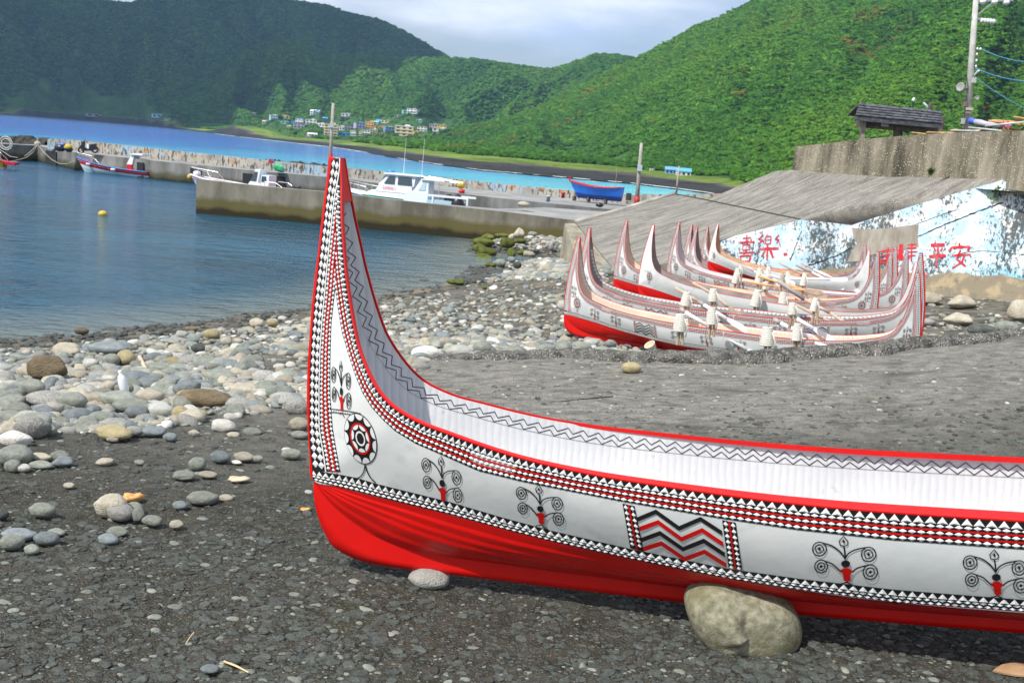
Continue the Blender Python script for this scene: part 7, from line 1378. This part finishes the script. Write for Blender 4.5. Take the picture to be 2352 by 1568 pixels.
# ================================================================ MOTOR BOATS IN THE HARBOUR
M_BW = pbsdf('boat_white', (.72, .76, .80), .3)[0]; M_BR = pbsdf('boat_red', (.50, .01, .02), .35)[0]; M_BB = pbsdf('boat_blue', (.04, .22, .60), .4)[0]; M_BLB = pbsdf('boat_pale_blue', (.38, .55, .64), .35)[0]; M_BG = pbsdf('boat_green', (.01, .26, .11), .4)[0]; M_BY = pbsdf('boat_yellow', (.68, .38, .02), .4)[0]; M_GL = pbsdf('cabin_glass', (.04, .07, .09), .08)[0]; M_ENG = pbsdf('engine_black', (.012, .013, .018), .35)[0]; M_RAIL = pbsdf('rail_steel', (.6, .6, .6), .35, metal=.7)[0]; M_BUOY = noisy('buoy_yellow', (.45, .33, .02), (.6, .45, .05), scale=5, rough=.6)
class Boat:
    """local frame: x from stern 0 to bow L, y positive away from the camera, z up from the waterline"""
    def __init__(s, stern, bow, L, label, beam=1.9, group='motor boats moored in the harbour', cat='motor boat', zlift=0):
        a, b = np.array(stern, float), np.array(bow, float); d = b - a; d[2] = 0; d /= np.linalg.norm(d); s.d = Vector(d); s.n = Vector((-d[1], d[0], 0)); s.n = s.n if s.n.y > 0 else -s.n; s.o = Vector(((a + b) / 2)) - s.d * (L / 2); s.o.z = zlift; s.L = L; s.b = beam / 2
        s.root = empty('motor_boat', s.o, label, cat, group)
    def P(s, x, y, z): return s.o + s.d * x + s.n * y + Vector((0, 0, z))
    def sheer(s, t): return s.s0 + (s.s1 - s.s0) * t ** 2.2
    def half(s, t): return s.b * (1 - max(0, (t - .45) / .55) ** 2.3) * (.86 + .14 * min(1, t / .3))
    def rake(s, t, q): return t * s.L - (1 - q) * s.bow * max(0, t - .6) / .4
    def hull(s, bands, s0=.75, s1=1.25, bow=.9, draft=.35):
        """bands: (name, q0, q1, material); q 0 at the keel, 1 at the gunwale"""
        s.s0, s.s1, s.bow = s0, s1, bow; T = np.linspace(0, 1, 22)
        def pt(t, q, sd): h = s.sheer(t); z = -draft * (1 - t * .5) + (h + draft * (1 - t * .5)) * q; w = s.half(t) * min(1, (.25 + 1.0 * q ** .7) if q > 0 else .0); w = s.half(t) * (q ** .45) * (.9 + .1 * q); return s.P(s.rake(t, q), sd * w, z)
        s.pt = pt
        for nm, q0, q1, m in bands:
            mb = MB()
            for sd in (-1, 1):
                rg = [[pt(t, q0 + (q1 - q0) * k, sd) for k in (0, .33, .66, 1)] for t in T]; mb.loft(rg, closed=False)
            a = [pt(0, q0 + (q1 - q0) * k, -1) for k in (0, 1)] + [pt(0, q0 + (q1 - q0) * k, 1) for k in (1, 0)]; mb.add(a, [(0, 1, 2, 3)]); mb.build(nm, m, s.root)
        return s
    def cap(s, mat, r_=.05):
        mb = MB(); T = np.linspace(0, 1, 22); mb.tube([s.pt(t, 1, -1) for t in T] + [s.pt(t, 1, 1) for t in T[::-1]], r_, 6); mb.build('gunwale', mat, s.root, smooth=True)
    def deck(s, mat, dz=-.12, t1=1.0, name='deck'):
        mb = MB(); T = np.linspace(.01, t1 * .99, 16); V = [];
        for t in T: a, b = s.pt(t, 1, -1), s.pt(t, 1, 1); V += [a.lerp(b, .03) + Vector((0, 0, dz)), a.lerp(b, .97) + Vector((0, 0, dz))]
        mb.add(V, [(2 * i, 2 * i + 1, 2 * i + 3, 2 * i + 2) for i in range(15)]); mb.build(name, mat, s.root)
    def rail(s, t0, t1, h, n=5, inset=.06, sides=(-1, 1), name='rail'):
        mb = MB()
        for sd in sides:
            top = []
            for i in range(n + 1):
                t = t0 + (t1 - t0) * i / n; a = s.pt(t, 1, sd).lerp(s.pt(t, 1, -sd), inset); b = a + Vector((0, 0, h * (1 if i else .15))); mb.tube([a, b], .016, 5); top.append(b)
            mb.tube(top, .02, 6)
        mb.build(name, M_RAIL, s.root)
    def outboard(s, y=0, sc=1.0, x=-.15):
        z = s.s0; c = s.P(x, y, z + .18 * sc); d, n = s.d, s.n; mb = MB()
        rg = [[c + d * (a * w * sc) + n * (b * w2 * sc) + Vector((0, 0, h * sc)) for a, b in ((-1, -1), (1, -1), (1, 1), (-1, 1))] for h, w, w2 in ((-.22, .13, .10), (-.15, .24, .17), (.18, .26, .18), (.30, .18, .13))]; mb.loft(rg, cap=True); mb.build('engine', M_ENG, s.root); mb = MB(); mb.beam(c + Vector((0, 0, -.2 * sc)), c + Vector((0, 0, -1.0 * sc)), .16 * sc, .12 * sc, up=tuple(d)); mb.build('engine_leg', M_ENG, s.root)
    def block(s, x0, x1, y0, y1, z0, z1, nm, mat, fx0=0, fx1=0, fy=0):
        """box with raked ends: fx0, fx1 shift the top corners"""
        mb = MB(); mb.hexa([s.P(x0, y0, z0), s.P(x1, y0, z0), s.P(x1, y1, z0), s.P(x0, y1, z0), s.P(x0 + fx0, y0 + fy, z1), s.P(x1 + fx1, y0 + fy, z1), s.P(x1 + fx1, y1 - fy, z1), s.P(x0 + fx0, y1 - fy, z1)]); return mb.build(nm, mat, s.root)
    def quad(s, pts, nm, mat): mb = MB(); mb.add([s.P(*p) for p in pts], [tuple(range(len(pts)))]); return mb.build(nm, mat, s.root)
def rope(pts, label, r_=.03, mat=None):
    mb = MB(); mb.tube(pts, r_, 5); tag(mb.build('rope', mat or M_ROPE, org=tuple(pts[0])), label, 'rope')
# red skiff
b = Boat(at_z(344, 409.5, 0), at_z(184, 393, 0), 9.4, 'red and white open motor boat with a curved white console, moored left at the breakwater', 2.0); b.hull([('bottom', 0, .38, M_BLB), ('lower_side', .38, .60, M_BW), ('red_side', .60, 1, M_BR)], .62, 1.35, 1.1); b.cap(M_BB, .05); b.deck(M_BW, -.2); b.rail(.62, 1.0, .45, 6)
b.outboard(); mb = MB(); c = [b.P(x, 0, z) for x, z in ((2.5, .6), (2.45, 1.5), (2.1, 2.15), (1.3, 2.35), (.9, 2.3))]
b.block(2.1, 2.9, -.45, .45, .5, 1.15, 'console', M_BR, .15, -.15); b.block(2.2, 2.85, -.42, .42, 1.15, 2.1, 'console_top', M_BW, -.25, -.55); b.block(.9, 2.35, -.6, .6, 2.1, 2.25, 'roof', M_BW, -.1, -.3)
for t in (.78, .42): p_ = b.pt(t, .8, -1); mb = MB(); lathe(mb, p_ + b.n * -.14 - b.d * .3, [(0, .05), (.06, .13), (.5, .14), (.58, .05)], 10, axis=tuple(b.d)); mb.build('fender', M_POLEC, b.root, smooth=True)
# white skiff behind the basin wall
b = Boat(at_z(668, 452, 0), at_z(446, 434, 0), 8.0, 'white open motor boat with a blue windowed console, two black engines and bow rail', 2.1); S_, E_ = at_y(672, 430, 78), at_y(437, 398, 81.5)
b.o = Vector(((S_[0]), S_[1], 0)); dd_ = Vector((E_[0] - S_[0], E_[1] - S_[1], 0)); b.L = dd_.length; b.d = dd_.normalized(); b.n = Vector((-b.d.y, b.d.x, 0)); b.n = b.n if b.n.y > 0 else -b.n; b.root.location = b.o; bpy.context.view_layer.update()
b.hull([('bottom', 0, .45, M_BB), ('lower_side', .45, .74, M_BLB), ('upper_side', .74, 1, M_BW)], .85, 1.4, 1.2); b.cap(M_BW, .07); b.deck(M_BR, -.22); b.rail(.72, 1.0, .6, 5); b.outboard(-.35); b.outboard(.4); b.block(.1, .3, -.9, .9, .8, .95, 'transom_rail', M_RAIL)
b.block(2.6, 3.9, -.55, .55, .75, 1.3, 'console', M_BW, 0, -.25); b.block(2.9, 3.6, -.52, .52, 1.3, 2.35, 'windshield_frame', M_BW, -.2, -.45, .06); b.quad([(3.0, -.545, 1.4), (3.55, -.545, 1.4), (3.2, -.50, 2.15), (2.9, -.50, 2.15)], 'window', M_GL); b.block(1.9, 2.65, -.5, .5, .75, 1.95, 'seat_box', M_BW, -.05, -.1); b.quad([(2.05, -.515, 1.4), (2.55, -.515, 1.4), (2.5, -.515, 1.85), (2.1, -.515, 1.85)], 'window', M_GL); b.block(1.9, 2.65, -.52, -.5, .8, .95, 'yellow_band', M_BY); b.block(1.9, 2.65, -.52, -.5, .96, 1.05, 'blue_band', M_BB)
mb = MB(); lathe(mb, b.P(b.L * .93, 0, 1.25), [(0, .2), (.15, .32), (.4, .30), (.5, .1)], 12); mb.build('buoy', M_BW, b.root, smooth=True); mb = MB(); lathe(mb, b.P(b.L + .05, 0, 1.0), [(0, .08), (.1, .2), (.3, .2), (.4, .08)], 10); mb.build('bow_buoy', M_BUOY, b.root, smooth=True); b.rail(.0, .2, .6, 2, name='stern_rail')
# cabin cruiser and the green edged boat behind the wall
def placeb(b, s_, e_):
    b.o = Vector((s_[0], s_[1], 0)); d_ = Vector((e_[0] - s_[0], e_[1] - s_[1], 0)); b.L = d_.length; b.d = d_.normalized(); b.n = Vector((-b.d.y, b.d.x, 0)); b.n = b.n if b.n.y > 0 else -b.n; b.root.location = b.o; bpy.context.view_layer.update()
def z3(x, y, yy): return at_y((1400 + x / 4.276) / 1.7415, (640 + y / 4.276) / 1.7415, yy)
b = Boat((0, 0, 0), (1, 0, 0), 8, 'white cabin cruiser with dark side windows and red lettering, moored behind the basin wall', 2.6); placeb(b, z3(1250, 640, 73), z3(-260, 470, 75)); Lb = b.L
b.hull([('bottom', 0, .4, M_BB), ('side', .4, 1, M_BLB)], 1.15, 1.75, 1.3); b.cap(M_BW, .07); b.deck(M_BW, -.05); b.rail(.5, 1.0, .6, 7)
K3 = Lb / 1510; X = lambda x: (1250 - x) * K3
b.block(X(1120), X(180), -.85, .85, 1.2, 1.75, 'cabin_lower', M_BW, .0, -1.3, .1); b.block(X(1130), X(520), -.82, .82, 1.7, 2.2, 'cabin_body', M_BW, .05, -.25, .06); b.block(X(1150), X(560), -.76, .76, 2.2, 2.95, 'cabin_top', M_BW, -.1, -.75, .08); b.block(X(1260), X(650), -.85, .85, 2.95, 3.05, 'roof', M_BW)
for x0, x1, sl, m_ in ((835, 655, -.38, M_GL), (1125, 885, 0, M_GL)): b.quad([(X(x0), -.80, 2.27), (X(x1), -.80, 2.27), (X(x1) + sl, -.735, 2.85), (X(x0) + (.1 if sl == 0 else 0), -.735, 2.85)], 'window', m_)
b.quad([(X(530) - .18, -.66, 2.25), (X(530) - .18, .66, 2.25), (X(640) - .02, .62, 2.88), (X(640) - .02, -.62, 2.88)], 'windshield', M_BLB)
cu = bpy.data.curves.new('lettering', 'FONT'); cu.body = 'SUNRISE 3'; cu.size = .34; cu.extrude = .004; to = bpy.data.objects.new('lettering', cu); COL.objects.link(to); bpy.context.view_layer.update()
me = bpy.data.meshes.new_from_object(to.evaluated_get(bpy.context.evaluated_depsgraph_get())); bpy.data.objects.remove(to); xs_ = [v.co.x for v in me.vertices]; wT = max(xs_); V = []
for v in me.vertices: xx = X(640) - v.co.x * (X(640) - X(860)) / wT; V.append(b.P(xx, -.845 + .0, 1.93 + v.co.y - .05) - b.n * (.02 + v.co.z))
mb = MB(); mb.add(V, [tuple(p.vertices) for p in me.polygons]); mb.build('lettering', pbsdf('letter_red', (.7, .08, .12), .5)[0], b.root)
for x in (900, 1205): mb = MB(); p_ = b.P(X(x), 0, 3.05); mb.tube([p_, p_ + Vector((.05, 0, 2.6))], [.02, .008], 5); mb.build('antenna', M_PORC, b.root)
b.block(X(1700), X(1240), -.7, .7, 2.9, 2.94, 'awning_frame', M_RAIL) if 0 else None
mb = MB(); mb.tube([b.P(X(1250), -.7, 3.0), b.P(X(1830), -.7, 2.75)], .03, 6).tube([b.P(X(1250), .7, 3.0), b.P(X(1830), .7, 2.75)], .03, 6).tube([b.P(X(1560), -.7, 2.85), b.P(X(1560), -.7, 1.2)], .03, 6); mb.build('awning_frame', M_RAIL, b.root)
b = Boat((0, 0, 0), (1, 0, 0), 8, 'white fishing boat with a green gunwale, small wheelhouse and black covered engine', 2.3); placeb(b, z3(2075, 800, 62.6), z3(222, 548, 64.6)); Lb = b.L; K3 = Lb / 1853; X = lambda x: (2075 - x) * K3
zg = z3(1200, 720, 63.3)[2]; b.hull([('bottom', 0, .8, M_BB), ('green_strake', .8, 1, M_BG)], zg - .1, zg + .12, 1.0, draft=.2); b.cap(M_BG, .04); b.deck(M_BB, -.05)
b.block(X(1390), X(985), -.55, .55, zg - .2, zg + .62, 'wheelhouse_base', M_BW, 0, -.05); b.block(X(1390), X(1130), -.52, .52, zg + .62, zg + 1.4, 'wheelhouse', M_BW, .02, -.50, .05); b.block(X(1660), X(1265), -.6, .6, zg + 1.4, zg + 1.47, 'wheelhouse_roof', M_BW); b.quad([(X(1345), -.545, zg + .75), (X(1225), -.545, zg + .75), (X(1225) - .32, -.50, zg + 1.3), (X(1345), -.50, zg + 1.3)], 'window', M_BLB)
b.block(X(2080), X(1395), -.8, -.74, zg + .45, zg + .58, 'stern_rail', M_BW); b.block(X(2080), X(1395), .74, .8, zg + .45, zg + .58, 'stern_rail', M_BW)
for x in (1500, 2070): b.block(X(x) - .05, X(x) + .05, -.82, -.72, zg - .1, zg + .5, 'rail_post', M_BW)
b.block(X(1960), X(1400), -.78, .5, zg, zg + .22, 'fish_box', M_BLB); c = b.P(X(1890), -.5, zg + .22); mb = MB(); lathe(mb, c - Vector((0, 0, .3)), [(0, .42), (.2, .45), (.5, .32), (.75, .16), (.85, .02)], 12); mb.build('covered_engine', M_ENG, b.root, smooth=True); mb = MB(); mb.beam(c, b.P(X(2090), -.5, zg - .3), .35, .4); mb.build('engine_tail', M_ENG, b.root)
mb = MB(); c = b.P(X(1660), .5, zg + .35); lathe(mb, c - Vector((0, 0, .2)), [(0, .35), (.2, .38), (.42, .2), (.5, .02)], 12); mb.build('cover', M_ENG, b.root, smooth=True)
# blue wooden boat on the deck of the breakwater
b = Boat((0, 0, 0), (1, 0, 0), 5, 'bright blue wooden boat with a red rim propped up on the breakwater deck', 1.7, group=None, cat='wooden boat'); placeb(b, at_y(1428, 452, 79.5), at_y(1306, 440, 81)); b.o.z = at_y(1370, 457, 80)[2] - .05; b.root.location = b.o; bpy.context.view_layer.update()
b.sheer = lambda t: 1.0 + .75 * abs(t - .4) ** 2.2 * 1.3; b.half = lambda t: .85 * (1 - max(0, (t - .4) / .6) ** 2.2) * (.75 + .25 * min(1, t / .4))
b.hull([('bottom', 0, .35, pbsdf('boat_dark_blue', (.01, .05, .30), .5)[0]), ('side', .35, 1, pbsdf('boat_bright_blue', (.01, .17, .72), .4)[0])], .9, 1.5, .8, draft=0); b.cap(M_BR, .05); b.deck(M_STICK, -.2)
for x in (1.2, 2.6, 3.8): b.block(x, x + .15, -.3, .3, -.25, .12, 'trestle', M_TIMB)
b.outboard(0, .5, .6); mb = MB(); mb.tube([b.P(.6, 0, 1.0), b.P(.6, 0, 2.6)], .015, 5); mb.build('mast', M_STICK, b.root); mb = MB(); p_ = b.P(b.L + .02, 0, 1.45); mb.box(p_, (.12, .12, .35)); mb.build('stem_post', M_BR, b.root)
# bow of an orange and red boat at the left edge
b = Boat((0, 0, 0), (1, 0, 0), 5, 'orange boat with a red stern poking in at the left edge', 1.6); placeb(b, at_z(12, 389, 0), at_z(-110, 380, 0)); b.hull([('bottom', 0, .45, M_BW), ('orange_side', .45, 1, M_BY)], .75, 1.0, .8); b.cap(M_BR, .06); b.deck(M_BR, -.02); b.rail(0, .4, .7, 3)
b.block(-.95, .0, -.6, .6, .45, .72, 'stern_step', M_BR, -.25, 0)
# yellow mooring buoy
p = at_z(236, 494, 0); mb = MB(); V, F = I2; mb.add(V * [.26, .26, .2] + p + [0, 0, .06], F); tag(mb.build('mooring_buoy', M_BUOY, org=tuple(p), smooth=True), 'small yellow buoy floating in the open harbour water', 'buoy')
# scooter on the breakwater
def z5a(x, y, yy=99): return Vector(at_y(x / 3.36 / 1.7415, (500 + y / 3.36) / 1.7415, yy))
M_SCO = pbsdf('scooter_paint', (.012, .014, .022), .3)[0]; SCR = empty('scooter', z5a(1190, 370), 'dark motor scooter parked against the parapet on the breakwater', 'scooter'); s = 99 / FPX / 5.851
mb = MB()
for x in (1092, 1275):
    c = z5a(x, 335); r_ = 36 * s; wb = MB(); rg = []
    wb.tube([c + Vector((cos(a) * r_, 0, sin(a) * r_)) for a in np.linspace(0, 2 * pi, 17)], 11 * s, 6); wb.build('wheel', M_ENG, SCR)
def slab2(pts, w_, nm, m): A = [z5a(x, y, 99 - w_ / 2) for x, y in pts]; Bq = [z5a(x, y, 99 + w_ / 2) for x, y in pts]; q = MB(); n = len(pts); q.add(A + Bq, [tuple(range(n))[::-1], tuple(range(n, 2 * n))] + [(i, (i + 1) % n, n + (i + 1) % n, n + i) for i in range(n)]); q.build(nm, m, SCR)
slab2([(1120, 215), (1150, 230), (1140, 300), (1200, 330), (1195, 350), (1110, 345), (1062, 300), (1085, 275)], .35, 'front_shield', M_SCO); slab2([(1190, 265), (1300, 250), (1305, 275), (1270, 295), (1200, 290)], .3, 'seat', M_ENG); slab2([(1195, 290), (1310, 285), (1320, 320), (1250, 345), (1190, 345)], .35, 'rear_body', M_SCO)
mb = MB(); mb.tube([z5a(1130, 235), z5a(1140, 205), z5a(1175, 225)], .03, 6).tube([z5a(1140, 210), z5a(1138, 170)], .015, 5); mb.build('handlebar', M_SCO, SCR); slab2([(1160, 250), (1195, 258), (1195, 320), (1165, 318)], .3, 'leg_panel', M_PORC)
# bundle beside the scooter
q = z5a(850, 325, 100); nb_ = empty('net_bundle', q, 'heap of black nets with blue and orange covers beside the scooter', 'nets')
for dx, dz, rx, rz_, m_ in ((-.3, .1, .55, .35, M_ENG), (.45, .25, .45, .3, M_BUOY), (.0, .45, .35, .18, M_TARP), (.55, .05, .4, .3, M_ENG)): V, F = I2; mb = MB(); mb.add(V * (1 + .25 * n3(V, 2, 4))[:, None] * [rx, .35, rz_] + np.array(q) + [dx, 0, dz], F); mb.build('bundle', m_, nb_, smooth=True)
# coiled white hose, mooring ropes and the bollard knot
c = z5a(78, 245, 106); mb = MB(); mb.tube([c + Vector((cos(a) * .68, 0, sin(a) * .68)) for a in np.linspace(0, 2 * pi, 25)], .05, 6).tube([c + Vector((cos(a) * .48, .05, sin(a) * .48)) for a in np.linspace(0, 2 * pi, 25)], .05, 6); tag(mb.build('hose_ring', M_ROPE, org=tuple(c)), 'round coil of pale rope hanging at the far left of the breakwater', 'rope coil')
k = z5a(505, 255, 104); V, F = I2; mb = MB(); mb.add(V * [.35, .3, .3] + np.array(k), F); mb.tube([k, k + Vector((0, 0, .55))], .08, 6); tag(mb.build('bollard', M_ROPED, org=tuple(k)), 'rope covered bollard on the breakwater edge left of the scooter', 'bollard')
for pts, lab in (([(505, 265), (600, 380), (700, 470), (800, 520), (900, 525), (1000, 482)], 'slack mooring rope from the bollard to the red boat'), ([(500, 270), (450, 360), (350, 440), (200, 480), (110, 500)], 'mooring rope from the bollard down to the orange boat'), ([(490, 270), (440, 330), (380, 385), (330, 420)], 'short rope hanging from the bollard'), ([(-20, 320), (60, 370), (140, 425), (240, 440)], 'rope hanging over the wall at the far left')):
    rope([z5a(x, y, 101 - i * .8) for i, (x, y) in enumerate(pts)], lab, .032, M_ROPED)
# green tarpaulin heap, flag, pole clutter by the prow
def z2(x, y, yy): return Vector(at_y((700 + x / 3.618) / 1.7415, (600 + y / 3.618) / 1.7415, yy))
c = z2(1490, 255, 90.5); V, F = I3; P_ = V * (1 + .3 * n3(V, 1.8, 6))[:, None]; P_[:, 0] += np.maximum(-P_[:, 2], 0) * .7; s = 90 / FPX / 6.3; tag(addmesh('green_float', P_ * [82 * s, .5, 66 * s] + np.array(c), F, noisy('green_net_float', (.05, .42, .16), (.12, .60, .28), scale=3, rough=.5), org=tuple(c), smooth=True), 'bright green covered heap on the breakwater above the white open boat', 'tarpaulin')
mb = MB(); a = z2(1432, 180, 90); mb.tube([a - Vector((0, 0, .9)), a + Vector((0, 0, .35))], .015, 5); FR = empty('flag', a, 'small red flag with a blue corner beside the green heap', 'flag'); mb.build('staff', M_RAIL, FR); mb = MB(); mb.box(z2(1400, 163, 90), (.52, .01, .36)); mb.build('cloth', M_BR, FR); mb = MB(); mb.box(z2(1415, 155, 89.97), (.22, .01, .17)); mb.build('corner', M_BB, FR)
for (u, v, yy, sx, sz, m_, lab, nm, ct) in ((1203, 475 - 2, 61, .38, .16, M_ROPED, 'small heap of nets on the quay near the slope', 'net_heap', 'nets'), (1377, 474, 66, .25, .16, M_ENG, 'dark coil on the quay beside the slope', 'coil', 'coil'), (1198, 470, 61.4, .2, .1, M_ROPE, 'pale rag on the net heap', 'rag', 'rag'), (1058, 430, 80, .35, .3, M_BUOY, 'yellow net bag hanging on the breakwater parapet', 'net_bag', 'bag'), (1060, 443, 79, .25, .2, M_BR, 'red bucket on the breakwater below the yellow bag', 'bucket', 'bucket'), (897, 399, 84.5, .35, .2, M_BB, 'blue crate on the parapet behind the cabin cruiser', 'crate', 'crate')):
    c = at_y(u, v, yy); V, F = I2; tag(addmesh(nm, V * (1 + .3 * n3(V, 2.5, int(u)))[:, None] * [sx, sx * .8, sz] + c + [0, 0, sz * .6], F, m_, org=tuple(c), smooth=True), lab, ct)
for u, v, yy, lab in ((1259, 472 - 12, 73, 'mooring bollard on the breakwater deck left of the blue boat'), (1293, 452, 80, 'rusty bollard against the parapet left of the blue boat')): c = at_y(u, v, yy); mb = MB(); lathe(mb, c - np.array([0, 0, .1]), [(0, .14), (.3, .12), (.34, .18), (.44, .18), (.46, .1)], 12); tag(mb.build('bollard', M_POLEC if yy < 75 else M_REDB, org=tuple(c), smooth=True), lab, 'bollard')
# dark reef rocks outside the breakwater
def reef(pts, yy, h, label, seed):
    mb = MB(); rs = []
    xs = np.linspace(0, 1, 46); P_ = [at_y(np.interp(q, np.linspace(0, 1, len(pts)), [p[0] for p in pts]), np.interp(q, np.linspace(0, 1, len(pts)), [p[1] for p in pts]), yy) for q in xs]; R = []
    for j, (dy, f) in enumerate([(-3, 0), (-1.5, .75), (0, 1), (2.5, .9), (6, .0)]): R.append([(p[0], p[1] + dy, max(-.3, p[2] * f * (.92 + .2 * float(vnoise(i * .7, j * 1.0, seed)))) if f else -.4) for i, p in enumerate(P_)])
    o = fastgrid('reef_rock', np.array(R), M_REEF, smooth=False); tag(o, label, 'rock')
M_REEF = noisy('reef_rock', (.020, .018, .015), (.06, .052, .042), scale=1.2, rough=.9, bump=1, bscale=3, bdist=.3)
reef([(-80, 318), (-20, 316), (0, 313), (18, 316), (40, 312), (60, 311.5), (80, 318), (112, 321)], 118, 2, 'dark jagged reef rocks behind the left end of the breakwater', 3); reef([(595, 369), (620, 371.5), (640, 370), (660, 374), (700, 374), (740, 379), (765, 384), (800, 388)], 99, 2, 'dark reef rocks behind the parapet left of the tall prow', 9)
